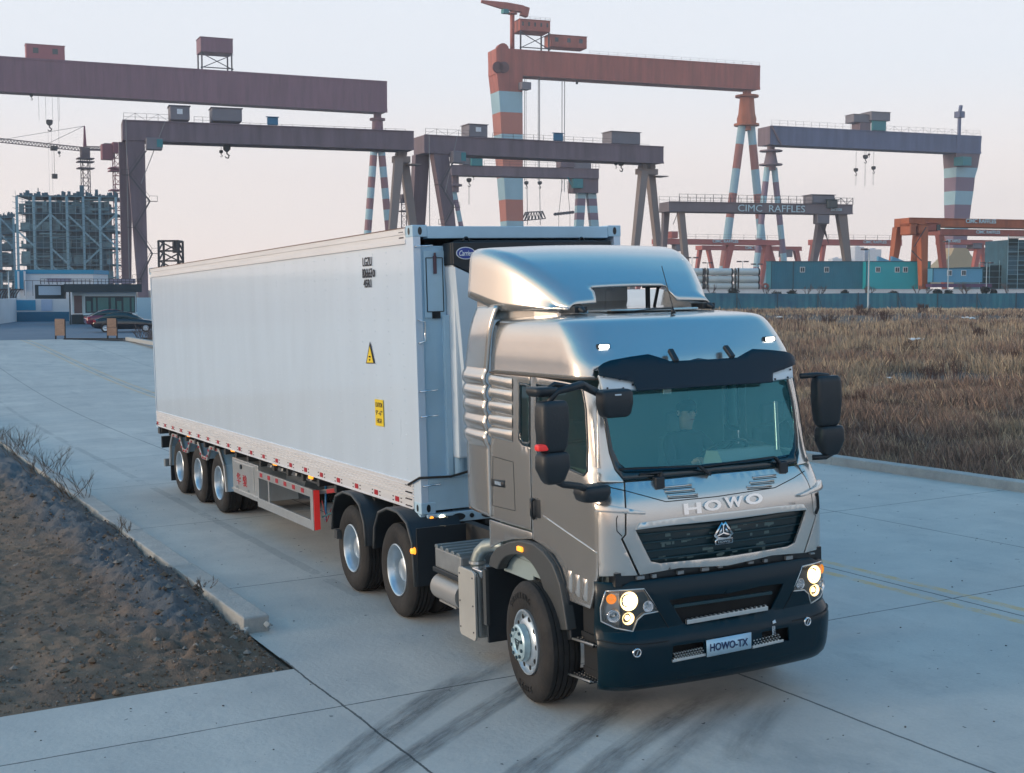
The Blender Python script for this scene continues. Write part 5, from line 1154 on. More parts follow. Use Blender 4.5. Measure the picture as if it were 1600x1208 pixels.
mb = MB(); mb.box((q0[0]+.10, -1.05, sz1-.05), (q0[0]+.30, -.85, sz1+.02)); mb.build('bracket', chrome, sb, bevel=.01)

# ================================================================== driver
def person(loc):
    root_pts = {'pelvis': (0, 0, 0), 'waist': (-.02, 0, .16), 'chest': (-.05, 0, .36), 'neck': (-.04, 0, .52), 'headb': (-.02, 0, .60), 'head': (0, 0, .68), 'headt': (-.01, 0, .76),
         'lsh': (-.05, .17, .46), 'lel': (.12, .24, .26), 'lwr': (.34, .17, .30), 'rsh': (-.05, -.17, .46), 'rel': (.12, -.24, .26), 'rwr': (.34, -.17, .30), 'lhp': (.02, .09, -.02), 'lkn': (.40, .11, .02), 'lan': (.46, .11, -.36), 'lto': (.60, .11, -.40), 'rhp': (.02, -.09, -.02), 'rkn': (.40, -.11, .02), 'ran': (.46, -.11, -.36), 'rto': (.60, -.11, -.40)}
    rad = {'pelvis': .13, 'waist': .125, 'chest': .14, 'neck': .055, 'headb': .062, 'head': .082, 'headt': .06, 'lsh': .06, 'lel': .045, 'lwr': .028, 'rsh': .06, 'rel': .045, 'rwr': .028, 'lhp': .085, 'lkn': .06, 'lan': .045, 'lto': .035, 'rhp': .085, 'rkn': .06, 'ran': .045, 'rto': .035}
    E = [('pelvis', 'waist'), ('waist', 'chest'), ('chest', 'neck'), ('neck', 'headb'), ('headb', 'head'), ('head', 'headt'), ('chest', 'lsh'), ('lsh', 'lel'), ('lel', 'lwr'), ('chest', 'rsh'), ('rsh', 'rel'), ('rel', 'rwr'), ('pelvis', 'lhp'), ('lhp', 'lkn'), ('lkn', 'lan'), ('lan', 'lto'), ('pelvis', 'rhp'), ('rhp', 'rkn'), ('rkn', 'ran'), ('ran', 'rto')]
    pts = dict(root_pts); 
    for s, w_ in ((1, 'lwr'), (-1, 'rwr')):       # palm and five fingers closed round the wheel rim
        W_ = np.array(pts[w_]); pts[w_+'p'] = tuple(W_+[.07, -s*.0, .02]); rad[w_+'p'] = .030; E.append((w_, w_+'p'))
        for k in range(4):
            y = (k-1.5)*.020; L = (.030, .036, .034, .026)[k]; a = w_+'f%d' % k
            pts[a+'a'] = tuple(W_+[.10, y, .035]); pts[a+'b'] = tuple(W_+[.10+L, y, .025]); pts[a+'c'] = tuple(W_+[.10+L, y, -.002]); 
            for q, r in (('a', .010), ('b', .009), ('c', .008)): rad[a+q] = r
            E += [(w_+'p', a+'a'), (a+'a', a+'b'), (a+'b', a+'c')]
        pts[w_+'t'] = tuple(W_+[.06, -s*.035, .03]); pts[w_+'u'] = tuple(W_+[.10, -s*.042, .012]); rad[w_+'t'] = .012; rad[w_+'u'] = .010; E += [(w_+'p', w_+'t'), (w_+'t', w_+'u')]
    names = list(pts); V = [tuple(np.array(pts[n])+loc) for n in names]; me = bpy.data.meshes.new('person'); me.from_pydata(V, [(names.index(a), names.index(b)) for a, b in E], [])
    o = bpy.data.objects.new('person', me); col.objects.link(o)
    sk = o.modifiers.new('skin', 'SKIN'); sd_ = me.skin_vertices[0].data
    for i, n in enumerate(names): sd_[i].radius = (rad[n], rad[n]); sd_[i].use_root = (n == 'pelvis')
    o.modifiers.new('sub', 'SUBSURF').levels = 1; o.modifiers['sub'].render_levels = 1
    bpy.context.view_layer.update(); dg = bpy.context.evaluated_depsgraph_get(); nm = bpy.data.meshes.new_from_object(o.evaluated_get(dg)); o.modifiers.clear(); o.data = nm; nm.name = 'person'
    skin = mat('skin', (.55, .33, .25), .6); cl = mat('jacket_dark', (.03, .04, .06), .8); tr_ = mat('trousers', (.03, .035, .045), .85)
    nm.materials.clear(); [nm.materials.append(k) for k in (cl, skin, tr_)]
    for p in nm.polygons:
        c_ = np.array(p.center)-loc; p.material_index = 1 if (c_[2] > .53 or c_[0] > .35 and c_[2] > .15 and abs(c_[1]) > .05) else (2 if c_[2] < .04 else 0); p.use_smooth = True
    o.matrix_world = FT; BASE[o.name] = (0, 0, 0); H = np.array(loc)+[0, 0, .68]
    mb = MB(); rings = []
    for zf, r in ((-.02, .086), (.02, .094), (.06, .090), (.09, .066), (.105, .02)):
        rings.append([H+np.array([-.015+r*math.cos(t)*1.05, r*math.sin(t)*.9, zf+(.035 if math.cos(t) > .3 else -.02)*(1 if zf < .05 else .2)]) for t in np.linspace(0, 2*math.pi, 20, endpoint=False)])
    mb.loft(rings); mb.build('hair', mat('hair_black', (.01, .008, .008), .6), o, smooth=True)
    mb = MB(); mb.loft([[H+np.array([.080, -.006, .015]), H+np.array([.080, .006, .015]), H+np.array([.075, 0, .02])], [H+np.array([.104, -.016, -.03]), H+np.array([.104, .016, -.03]), H+np.array([.082, 0, -.036])]]); mb.build('nose', skin, o, smooth=True)
    for s in (-1, 1):
        mb = MB(); mb.rev([(-.006, 0), (-.004, .011), (.0, .013), (.005, .008), (.007, 0)], H+[.076, s*.032, .008], (1, 0, 0), 10); mb.build('eye', mat('eye_dark', (.03, .02, .02), .2), o, smooth=True)
        mb = MB(); mb.rev([(-.008, .012), (0, .026), (.006, .02)], H+[-.01, s*.086, -.005], (0, 1, 0), 10); mb.build('ear', skin, o, smooth=True)
    mb = MB(); mb.box(H+[.072, -.024, -.062], H+[.084, .024, -.053]); mb.build('mouth', mat('lips', (.35, .13, .12), .5), o, bevel=.003)
    return o
tag(person((-.18, .42, 1.56)), 'driver in a dark jacket holding the steering wheel behind the windscreen', 'person')
# ================================================================== background: the shipyard, on the level ground far off
HZ = 448.0
mauve = mat('crane_mauve', (.20, .145, .175), .6, var=.38, vscale=.9, stretch=(.5, .5, .06)); mauve2 = mat('crane_plum', (.235, .11, .155), .6, var=.38, vscale=.9, stretch=(.5, .5, .06)); redc = mat('crane_red', (.44, .12, .085), .6, var=.38, vscale=.9, stretch=(.5, .5, .06))
bluec = mat('crane_slate', (.125, .155, .27), .6, var=.38, vscale=.9, stretch=(.5, .5, .06)); greyc = mat('crane_house_grey', (.20, .19, .22), .6, var=.2, vscale=.2); orange = mat('crane_orange', (.50, .14, .06), .6, var=.38, vscale=.9, stretch=(.5, .5, .06))
stripe_b = mat('stripe_pale_blue', (.34, .55, .64), .6, var=.1, vscale=.2); stripe_r = mat('stripe_rust', (.42, .15, .12), .6, var=.15, vscale=.2); stripe_m = mat('stripe_plum', (.22, .15, .21), .6); railm = mat('rail_dark', (.07, .065, .075), .7); ropem = mat('rope_grey', (.22, .22, .23), .7); hookm = mat('hook_black', (.02, .02, .022), .6)
teal = mat('cabin_teal', (.02, .22, .25), .6); bluebox = mat('box_blue', (.02, .16, .30), .6); winm = mat('dark_pane', (.02, .05, .06), .15); white_w = mat('wall_white', (.62, .66, .70), .8, var=.12, vscale=.4)
def pz(u, v, D): return far(u, v, D)
def vert(u, v, D, v2):                         # point below/above (u,v,D) on the same upright line, seen at height v2
    p = far(u, v, D); p[2] = CAM[2]+(HZ-v2)*D/FPX*1.0; return p
def gpt(u, D, z=0.): p = far(u, HZ, D); p[2] = z; return p
def zat(v, D): return CAM[2]+(HZ-v)*D/FPX
class Beam:
    """horizontal box girder between two photo columns; right-hand distance follows from equal real height"""
    def __init__(s, uL, vL, vLb, uR, vR, DL, width):
        s.DL = DL; s.DR = DL*(HZ-vL)/(HZ-vR); s.zt = zat(vL, DL); s.zb = zat(vLb, DL); s.uL, s.uR = uL, uR
        s.A = gpt(uL, s.DL); s.B = gpt(uR, s.DR); s.d = s.B-s.A; s.d[2] = 0; s.L = np.linalg.norm(s.d); s.d /= s.L; s.n = np.array([-s.d[1], s.d[0], 0])
        if s.n@FWD < 0: s.n = -s.n
        s.w = width
    def t(s, u):                                 # distance along the girder's face seen at photo column u
        r = ray(u, HZ, BW)[:2]; M2 = np.array([[s.d[0], -r[0]], [s.d[1], -r[1]]]); k = np.linalg.solve(M2, (CAM-s.A)[:2]); return k[0]
    def P(s, u, z, n=0.): p = s.A+s.d*s.t(u)+s.n*n; p[2] = z; return p
    def D(s, u): return (s.P(u, 0)-CAM)@FWD
    def z(s, u, v): return zat(v, s.D(u))
    def box(s, mb, t0, t1, z0, z1, n0, n1, mi=0):
        c = [s.A+s.d*a+s.n*b for a, b in ((t0, n0), (t1, n0), (t1, n1), (t0, n1))]; mb.loft([[np.array([p[0], p[1], z]) for p in c] for z in (z0, z1)], mi=mi); return mb
    def leg(s, mb, P0, P1, w0, w1, d0, d1, stripes=None):
        """tapered box leg from P0 (top) to P1 (foot); w along the girder, d across; stripes = n bands alternating materials 1, 0"""
        n = stripes or 1
        for k in range(n):
            a, b = k/n, (k+1)/n; r = []
            for f in (a, b):
                c = P0+(P1-P0)*f; w_ = w0+(w1-w0)*f; d_ = d0+(d1-d0)*f
                r.append([c+s.d*x*w_/2+s.n*y*d_/2 for x, y in ((-1, -1), (1, -1), (1, 1), (-1, 1))])
            mb.loft(r, mi=(k % 2) if stripes else 0)
def rails(B, parent, u0, u1, h=1.1, sp=3.0, n=0., r=.05, z=None, zig=False):
    t0, t1 = B.t(u0), B.t(u1); z = B.zt if z is None else z; mb = MB(); N_ = max(2, int((t1-t0)/sp)); e = np.array([0, 0, 1.])
    for k in range(N_+1):
        p = B.A+B.d*(t0+(t1-t0)*k/N_)+B.n*n; p[2] = z; mb.bar(p, p+e*h, r*1.4, up=(1, 0, 0))
        if k < N_:
            q = B.A+B.d*(t0+(t1-t0)*(k+1)/N_)+B.n*n; q[2] = z
            for hh in (h, h*.5): mb.bar(p+e*hh, q+e*hh, r)
            if zig: mb.bar(p+e*h*(k % 2), q+e*h*((k+1) % 2), r)
    return mb.build('handrail', railm, parent)
def house(B, parent, name, u0, u1, v0, v1, m, n0, n1, wins=0, legs=0):
    """machinery house standing on the girder"""
    z0, z1 = B.z((u0+u1)/2, v1), B.z((u0+u1)/2, v0); t0, t1 = B.t(u0), B.t(u1); mb = MB(); B.box(mb, t0, t1, z0, z1, n0, n1); h = mb.build(name, m, parent, bevel=.15, seg=1)
    mb = MB(); B.box(mb, t0-.2, t1+.2, z1, z1+.12, n0-.2, n1+.2); mb.build('roof', m, h)
    for k in range(wins):
        c = t0+(t1-t0)*(k+.5)/wins; w_ = (t1-t0)/wins*.28; mb = MB(); B.box(mb, c-w_/2, c+w_/2, z0+(z1-z0)*.42, z0+(z1-z0)*.78, n0-.06, n0+.02); mb.build('window', winm if wins != 1 else MATS['badge_white'], h)
    if legs:
        mb = MB()
        for a, b in ((t0+.5, n0+.4), (t1-.5, n0+.4), (t0+.5, n1-.4), (t1-.5, n1-.4)):
            p = B.A+B.d*a+B.n*b; q = p+B.d*(1.5 if a < (t0+t1)/2 else -1.5)*0; mb.bar(np.array([p[0], p[1], z0]), np.array([q[0], q[1], B.zt]), .5)
        p = B.A+B.d*t0+B.n*n0; q = B.A+B.d*t1+B.n*n0; mb.bar(np.array([p[0], p[1], B.zt+.8]), np.array([q[0], q[1], z0-.5]), .3); mb.bar(np.array([p[0], p[1], z0-.5]), np.array([q[0], q[1], B.zt+.8]), .3); mb.bar(np.array([p[0], p[1], B.zt+1.2]), np.array([q[0], q[1], B.zt+1.2]), .35)
        mb.build('trolley_frame', railm, h)
    return h
def ropes(B, parent, u, v, nr=2, gap=1.0, size=1.6, below=None, n=None):
    """hook block hanging from the girder"""
    n = B.w*.5 if n is None else n; p = B.P(u, 0, n); z = B.z(u, v); p[2] = z; mb = MB()
    for k in range(nr): o = B.d*((k-(nr-1)/2)*gap); mb.bar(p+o+[0, 0, size*.3], np.array([p[0]+o[0], p[1]+o[1], B.zb]), .09, up=(1, 0, 0))
    r = mb.build('hoist_rope', ropem, parent); mb = MB(); s_ = size
    mb.loft([[p+B.d*x*s_*w_+B.n*y*s_*.25+[0, 0, h*s_] for x, y in ((-1, -1), (1, -1), (1, 1), (-1, 1))] for w_, h in ((.18, -.35), (.42, -.1), (.45, .3), (.3, .45))])
    mb.tube([p+[0, 0, -.35*s_], p+[0, 0, -.6*s_], p+B.d*s_*.28+[0, 0, -.85*s_], p+B.d*s_*.15+[0, 0, -1.15*s_], p-B.d*s_*.12+[0, 0, -1.12*s_], p-B.d*s_*.24+[0, 0, -.9*s_]], [.1*s_, .1*s_, .1*s_, .1*s_, .08*s_, .03*s_], 6)
    mb.build('hook', hookm, parent)
    if below:
        zb = B.z(u, below); mb = MB()
        for k in (-.25, .25): o = B.d*k*gap; mb.bar(p+o+[0, 0, -size], np.array([p[0]+o[0]*1.0, p[1]+o[1], zb]), .06, up=(1, 0, 0))
        mb.build('sling', ropem, parent)
def crane(name, label, B, m, cat='crane'):
    c = thing(name, label, cat, tuple(((B.A+B.B)/2*np.array([1, 1, 0])))); return c
def girder(B, c, m, lip=True):
    mb = MB(); B.box(mb, 0, B.L, B.zb, B.zt, 0, B.w*.42); B.box(mb, 0, B.L, B.zb, B.zt, B.w*.58, B.w); g = mb.build('girder', m, c)
    mb = MB(); h = (B.zt-B.zb); B.box(mb, -.0, B.L, B.zb-.02*h, B.zb+.10*h, -.25, 0.0); B.box(mb, 0, B.L, B.zt-.03*h, B.zt+.03*h, -.2, -.0); mb.build('girder_flange', m, g)
    mb = MB(); B.box(mb, 0, .6, B.zb, B.zt, B.w*.42, B.w*.58); B.box(mb, B.L-.6, B.L, B.zb, B.zt, B.w*.42, B.w*.58); mb.build('end_tie', m, g); return g
def word(B, parent, s, u0, u1, v0, v1, m, **k):
    uc = (u0+u1)/2; c = B.P(uc, B.z(uc, (v0+v1)/2), -.32); w_ = abs(B.t(u1)-B.t(u0)); h = abs(B.z(uc, v0)-B.z(uc, v1)); mb = MB(); put_text(mb, s, c, B.d, (0, 0, 1), w_, h, .1, **k); mb.build('lettering', m, parent)
letw = mat('lettering_pale', (.55, .70, .76), .6)

# 1 ---- the largest goliath, girder running out of the picture on the left
B = Beam(-120, 86.5, 139, 607, 133, 470, 9); c = crane('goliath_crane', 'huge plum coloured gantry crane whose girder runs off the left edge of the picture', B, mauve2)
girder(B, c, mauve2); g = c
house(B, c, 'machine_house', 51, 111, 77, 100, mat('house_red', (.34, .10, .12), .6), 1, 7, wins=2)
house(B, c, 'trolley_house', 320, 370, 67, 89, mauve2, 0, 9, legs=1)
uR = 597; tR = B.t(uR); p0 = B.P(uR, B.zb, 4.5); mb = MB(); mb.rev([(0, 1.6), (-2, 1.6), (-2.2, 3.2), (-3.0, 3.2), (-3.2, 2.2), (-9, 2.4), (-9.2, 4.0), (-10, 4.0), (-10.2, 2.6), (-16, 3.0)], p0, (0, 0, 1), 16); mb.build('leg_head', mauve2, c, auto=40)
for sg, uf in ((-1, 572), (1, 622)):
    f = B.P(uf, 0, 4.5+sg*0); top_ = p0+[0, 0, -13.]; foot = np.array([f[0], f[1], 0]); z36 = 0
    mb = MB(); pp = np.linspace(0, 1, 15)
    for k in range(14): a, b = top_+B.d*sg*1.4+(foot-top_-B.d*sg*1.4)*pp[k], top_+B.d*sg*1.4+(foot-top_-B.d*sg*1.4)*pp[k+1]; mb.cyl(a, b, 1.5, n=14, mi=(k+0) % 2, caps=False)
    mb.build('leg', [stripe_b, mat('stripe_brown', (.27, .12, .14), .6)], c, auto=50)
lf = B.P(-90, 0, 4.5); mb = MB(); B.leg(mb, np.array([lf[0], lf[1], B.zb]), np.array([lf[0], lf[1], 0.]), 9, 6, 9, 6); mb.build('leg', mauve2, c)
ropes(B, c, 85.5, 194, 4, 2.4, 2.6, below=305); ropes(B, c, 58.5, 152, 1, 1, 1.4); ropes(B, c, 99.5, 240, 1, 1, 1.2)

# 2 and 3 ---- two alike mauve gantries with a wide hinged leg on the left and an A frame on the right
def gantry(label, uL, vL, vLb, uR, vR, DL, legL, legR, houses, boxes, hooks, cabin, uleg, grp):
    B = Beam(uL, vL, vLb, uR, vR, DL, 7.); c = thing('gantry_crane', label, 'crane', tuple(((B.A+B.B)/2*np.array([1, 1, 0]))), group=grp); girder(B, c, mauve)
    # near and far legs of the fixed side
    (a0, a1), (b0, b1), (f0, f1), vend = legL
    for (x0, x1), (y0, y1), n in (((a0, a1), (f0[0], f0[1]), B.w+.5), ((b0, b1), (f1[0], f1[1]), -.3)):
        t0, t1 = B.t(x0), B.t(x1); Dm = B.D((x0+x1)/2); top = [B.A+B.d*t0+B.n*n, B.A+B.d*t1+B.n*n]
        fa, fb = B.t(y0), B.t(y1); zf = B.z((y0+y1)/2, vend); k = (B.zb-0)/(B.zb-zf)
        ga, gb = t0+(fa-t0)*k, t1+(fb-t1)*k; mb = MB(); dd = 2.6; zt_ = B.zb-.0
        c0, c1 = (t0+t1)/2, (ga+gb)/2; w0, w1 = t1-t0, max(1.2, gb-ga); N0 = min(max(n, 1.3), B.w-1.3)
        P0 = B.A+B.d*c0+B.n*N0; P1 = B.A+B.d*c1+B.n*(N0+(2.2 if n > 1 else -2.2)); P0[2] = zt_; P1[2] = 0.; B.leg(mb, P0, P1, w0, w1, dd, dd*.8); mb.build('leg', mauve, c)
    for (x0, x1), n in ((legR[0], -1.), (legR[1], 1.)):
        P0 = B.P(x0, B.zb-1.8, B.w*.5+n*1.2); t1 = B.t(x1); zf = B.z(x1, legR[2]); Pf = B.A+B.d*t1+B.n*(B.w*.5+n*2.); Pf[2] = zf; k = P0[2]/(P0[2]-zf); P1 = P0+(Pf-P0)*k; mb = MB(); B.leg(mb, P0, P1, 1.9, 1.4, 1.9, 1.4); mb.build('leg', mat('leg_taupe', (.24, .20, .19), .6), c)
    mb = MB(); ta, tb = B.t(legR[0][0]), B.t(legR[1][0]); B.box(mb, ta-1, tb+1, B.zb-2.6, B.zb-1.2, 2.4, 4.6); 
    for t_ in (ta+.5, tb-.5): p = B.A+B.d*t_+B.n*3.5; p[2] = B.zb-.7; mb.cyl(p-B.n*1.2, p+B.n*1.2, .75, n=12)
    B.box(mb, tb, tb+3.2, B.zb-3.1, B.zb-2.9, 1, 5); mb.build('hinge_beam', MATS['leg_taupe'], c)
    rails(B, c, uL+2, houses[0][0]-1, 1.5, 2.2, zig=True); rails(B, c, houses[0][1]+6, houses[1][0]-1, 1.3, 2.6); rails(B, c, houses[1][1]+1, uR-1, 1.3, 2.2, n=B.w)
    for u0, u1, v0, v1 in houses: house(B, c, 'machine_house', u0, u1, v0, v1, greyc, .6, 5.5, wins=1 if u1-u0 < 40 else 0)
    for u0, u1, v0, v1 in boxes: h = house(B, c, 'name_box', u0, u1, v0, v1, bluebox, -.2, .2)
    for h in hooks: ropes(B, c, *h)
    u0, u1, v0, v1 = cabin; mb = MB(); B.box(mb, B.t(u0), B.t(u1), B.z(u0, v1), B.z(u0, v0), -2.4, .0); cb = mb.build('driver_cabin', greyc, c, bevel=.1, seg=1); mb = MB(); B.box(mb, B.t(u1)-1.1, B.t(u1)+.08, B.z(u0, v1)+.5, B.z(u0, v0)-.3, -2.48, -.5); mb.build('cabin_window', teal, cb)
    # zigzag stair up the leg
    mb = MB()
    for (ua, va), (ub, vb) in zip(uleg[:-1], uleg[1:]):
        p, q = B.P(ua, B.z(ua, va), -2.2), B.P(ub, B.z(ub, vb), -2.2); mb.bar(p, q, .16, .3); mb.bar(p+[0, 0, 1], q+[0, 0, 1], .07)
        e = B.d*(1.5 if ub > ua else -1.5); mb.bar(q-e*.3, q+e, .9, .1); mb.bar(q+e, q+e+[0, 0, 1.1], .07, up=(1, 0, 0)); mb.bar(q+[0, 0, 1.1], q+e+[0, 0, 1.1], .06)
    mb.build('stair', railm, c); mb = MB(); p = B.A+B.d*(B.t(uL+5))-B.n*1.2; q = p.copy(); p[2] = B.zt; q[2] = 0; mb.bar(p, q, .14, up=(1, 0, 0)); mb.bar(B.P(uL+26, B.zb-9, -2.6), B.P(uL+66 if uL < 400 else uL+50, B.zt, -.4), .12); mb.build('conduit', ropem, c); return B, c
GR = 'mauve gantry cranes with blue name boxes'
gantry('mauve gantry crane standing left of the container with its hook near the girder', 197, 191, 221, 648, 208.5, 270, ((192, 213), (202, 231), ((193, 208), (214, 231)), 440), ((628, 617), (640, 655), 352),
       [(271, 302, 169.5, 191), (336, 383, 173, 193)], [(421, 438, 187.5, 199.5)], [(361, 233, 2, .8, 1.7), (352, 238, 1, .5, .9)], (232, 257, 220, 238), ((232, 240), (205, 277), (236, 317), (212, 357), (238, 397), (218, 438)), GR)
gantry('mauve gantry crane standing behind the truck cab roof, right of the first', 664, 213.5, 241, 1035, 232, 300, ((661, 683), (678, 702), ((658, 678), (693, 710)), 352), ((1011, 997), (1029, 1045), 385),
       [(735, 764, 198, 217), (956, 1001, 209.5, 228)], [(864, 879, 212, 223.5)], [(980, 256, 2, .8, 1.7), (972, 257, 1, .5, .9)], (703, 722, 240, 258), ((703, 258), (684, 292), (704, 326), (690, 352)), GR)

# 4 ---- smaller plum gantry behind, striped legs
B = Beam(706, 260, 275, 935, 266, 400, 6); c = crane('gantry_crane', 'small plum gantry crane with plum and pale striped legs, seen beneath the middle gantry', B, mauve2); girder(B, c, mauve)
house(B, c, 'machine_house', 724, 754, 246, 260, greyc, .5, 5); house(B, c, 'machine_house', 876, 900, 254, 264, mauve, .5, 5); house(B, c, 'machine_house', 896, 924, 252, 266, greyc, .5, 5); house(B, c, 'control_box', 736, 754, 250, 262, teal, -.6, .5); rails(B, c, 757, 875, 1.6, 4); rails(B, c, 925, 935, 1.6, 1.4)
p0 = B.P(713, B.zb, 3); mb = MB(); mb.rev([(0, 1.6), (-2.4, 1.6), (-2.6, 2.6), (-3.2, 2.6), (-3.3, 1.6), (-5, 1.6)], p0, (0, 0, 1), 12); mb.build('leg_head', mauve, c)
for u1_ in (706, 724):
    Pf = B.P(u1_, B.z(u1_, 352), 3); k = (p0[2]-4)/((p0[2]-4)-Pf[2]); P0 = p0-[0, 0, 4.]; P1 = P0+(Pf-P0)*k; mb = MB(); 
    for q in range(10): mb.cyl(P0+(P1-P0)*q/10, P0+(P1-P0)*(q+1)/10, .75, n=10, mi=q % 2, caps=False)
    mb.build('leg', [stripe_b, stripe_m], c)
mb = MB(); B.box(mb, B.t(896), B.t(935), B.zb-4.5, B.zb, .5, 5.5); mb.build('leg_head', mauve, c)
for (x0, x1), (y0, y1) in (((905, 919), (904, 914)), ((921, 934), (926, 939))):
    P0 = B.P((x0+x1)/2, B.zb-4.0, 3); P1 = B.P((y0+y1)/2, B.z(y0, 352), 3); k = P0[2]/(P0[2]-P1[2]); P1 = P0+(P1-P0)*k; mb = MB(); B.leg(mb, P0, P1, 2.8, 2.0, 2.4, 2, stripes=15); mb.build('leg', [stripe_b, stripe_m], c)
ropes(B, c, 737, 283, 1, .6, 1.6, below=320); ropes(B, c, 744, 277, 1, .6, .8)
mb = MB(); B.box(mb, B.t(893), B.t(908), B.z(900, 296), B.z(900, 282), -1.5, .5); mb.bar(B.P(885, B.zb, -1), B.P(893, B.z(893, 295), -1), .3); mb.build('driver_cabin', teal, c)

# 5 ---- big red goliath
B = Beam(775, 82, 120, 1183, 109, 520, 9); B.A2 = B.A; c = crane('goliath_crane', 'tallest red gantry crane with a broad red and pale blue leg and a jib', B, redc); girder(B, c, redc)
for (ua, ub), z0, z1, nm in (((776, 819), None, None, 'leg_top'),):
    mb = MB(); zt = B.zt+.06; zz = [B.zt+.05, B.zb, B.z(790, 148)]; uu = [(775, 819), (776, 816), (779, 815.5)]; r = []
    for z, (a, b) in zip(zz, uu): t0, t1 = B.t(a), B.t(b); r.append([np.array([*(B.A+B.d*x+B.n*y)[:2], z]) for x, y in ((t0, -.5), (t1, -.5), (t1, 9.5), (t0, 9.5))])
    mb.loft(r); mb.build('leg_head', redc, c)
vs_ = [148, 180, 213, 246, 279, 313, 346, 380, 414, 462]; ub = [(779, 815.5), (781.5, 816), (783.5, 816.5), (785.5, 817), (788, 817.5), (790.5, 818), (792.5, 819), (795, 820), (797, 821), (800, 822)]
mb = MB()
for k in range(9):
    r = []
    for v, (a, b) in ((vs_[k], ub[k]), (vs_[k+1], ub[k+1])): z = B.z(797, v); t0, t1 = B.t(a), B.t(b); f = (v-148)/300; r.append([np.array([*(B.A+B.d*x+B.n*y)[:2], z]) for x, y in ((t0, -.5+f*2), (t1, -.5+f*2), (t1, 9.5-f*2), (t0, 9.5-f*2))])
    mb.loft(r, mi=k % 2)
mb.build('leg', [stripe_b, mat('stripe_red', (.50, .17, .12), .6)], c)
for uu_ in (776, 785): p = B.P(uu_+1, B.z(uu_, 112), -.9); mb = MB(); mb.cyl(p-B.n*.4, p+B.n*.5, 2.2, n=16); mb.build('porthole', mat('hole_maroon', (.10, .03, .03), .6), c)
house(B, c, 'machine_house', 861, 917, 63, 81, redc, 1, 8, wins=3); h = house(B, c, 'trolley_house', 812, 859, 40, 57, redc, 0, 9, wins=5, legs=1); rails(B, c, 920, 1182, 1.6, 4); rails(B, c, 812, 859, 1.2, 2, z=B.z(835, 40))
p0 = B.P(804.5, B.zt, 3); zt = B.z(804, 22); mb = MB(); mb.cyl(p0, np.array([p0[0], p0[1], zt]), .9, n=12); jp = mb.build('jib_post', redc, c, smooth=True)
q = np.array([p0[0], p0[1], zt+1.0]); mb = MB(); mb.bar(q+B.d*(B.t(756)-B.t(804))+[0, 0, 1.2], q+B.d*(B.t(795)-B.t(804)), .9, 1.0, w2=2.2, h2=2.8); mb.bar(q+B.d*(B.t(795)-B.t(804)), q+B.d*(B.t(820)-B.t(804))+[0, 0, -.6], 2.2, 2.8, w2=2.4, h2=2.6); mb.bar(q+B.d*(B.t(818)-B.t(804))+[0, 0, -1.2], q+B.d*(B.t(828)-B.t(804))+[0, 0, -1.8], 2.6, 3.6); mb.build('jib', redc, jp)
mb = MB(); mb.rev([(0, .9), (0, 2), (.5, 2), (.5, .9)], (p0[0], p0[1], B.z(804, 29)), (0, 0, 1), 14); mb.build('jib_platform', redc, jp); mb = MB(); k_ = q+B.d*(B.t(793)-B.t(804)); mb.box(k_-[1.2, 1.2, 2.8], k_-[-1.2, -1.2, 1.2]); mb.build('jib_cabin', teal, jp)
mb = MB(); p = B.P(790, B.zt, 4); mb.rev([(-1.5, 0), (-1.5, 2.4), (1.5, 2.4), (1.5, 0)], p+[0, 0, .4], B.n, 14); mb.build('sheave', redc, c)
uR = 1171.5; p0 = B.P(uR, B.zb, 4.5); mb = MB(); mb.rev([(0, 1.8), (-2, 1.8), (-2.1, 5), (-2.9, 5), (-3.1, 3), (-10, 3.6), (-12, 4.2), (-14, 4), (-14.1, 5.4), (-15, 5.4), (-15.2, 2), (-17, 2)], p0, (0, 0, 1), 18); mb.build('leg_head', orange, c, auto=40)
for u_, uf, st in ((-1, 1133, 0), (1, 1207, 0)):
    t_ = p0+B.d*u_*2.2-[0, 0, 15.]; f_ = B.P(uf, 0, 4.5); mb = MB()
    L = [0, .125, .29, .43, .565, .70, .84, .97, 1.0]
    e_ = [0, .11, .255, .40, .545, .69, .835, 1.0]
    for k in range(len(e_)-1): mb.cyl(t_+(f_-t_)*e_[k], t_+(f_-t_)*e_[k+1], 1.75, n=16, mi=k % 2, caps=False)
    mb.build('leg', [stripe_b, stripe_r], c, auto=50)
mb = MB()
for u in (826, 847, 849, 884, 888): p = B.P(u, B.zb, 4.5); q = p.copy(); q[2] = B.z(u, 283 if u < 880 else 300); mb.bar(p, q, .22, up=(1, 0, 0))
mb.each('hoist_rope', ropem, c)
for u in (828.5, 849.5): ropes(B, c, u, 287, 1, .5, 1.8)
mb = MB(); p = B.P(907, B.zb, 4.5); mb.cyl(p, p-[0, 0, 1.5], .5, n=8); mb.build('hook', hookm, c)
mb = MB(); p = B.P(817, B.z(817, 141), -1.5); mb.box(p-[2, 2, 1.4], p+[2, 2, 1.4]); mb.build('driver_cabin', greyc, c)
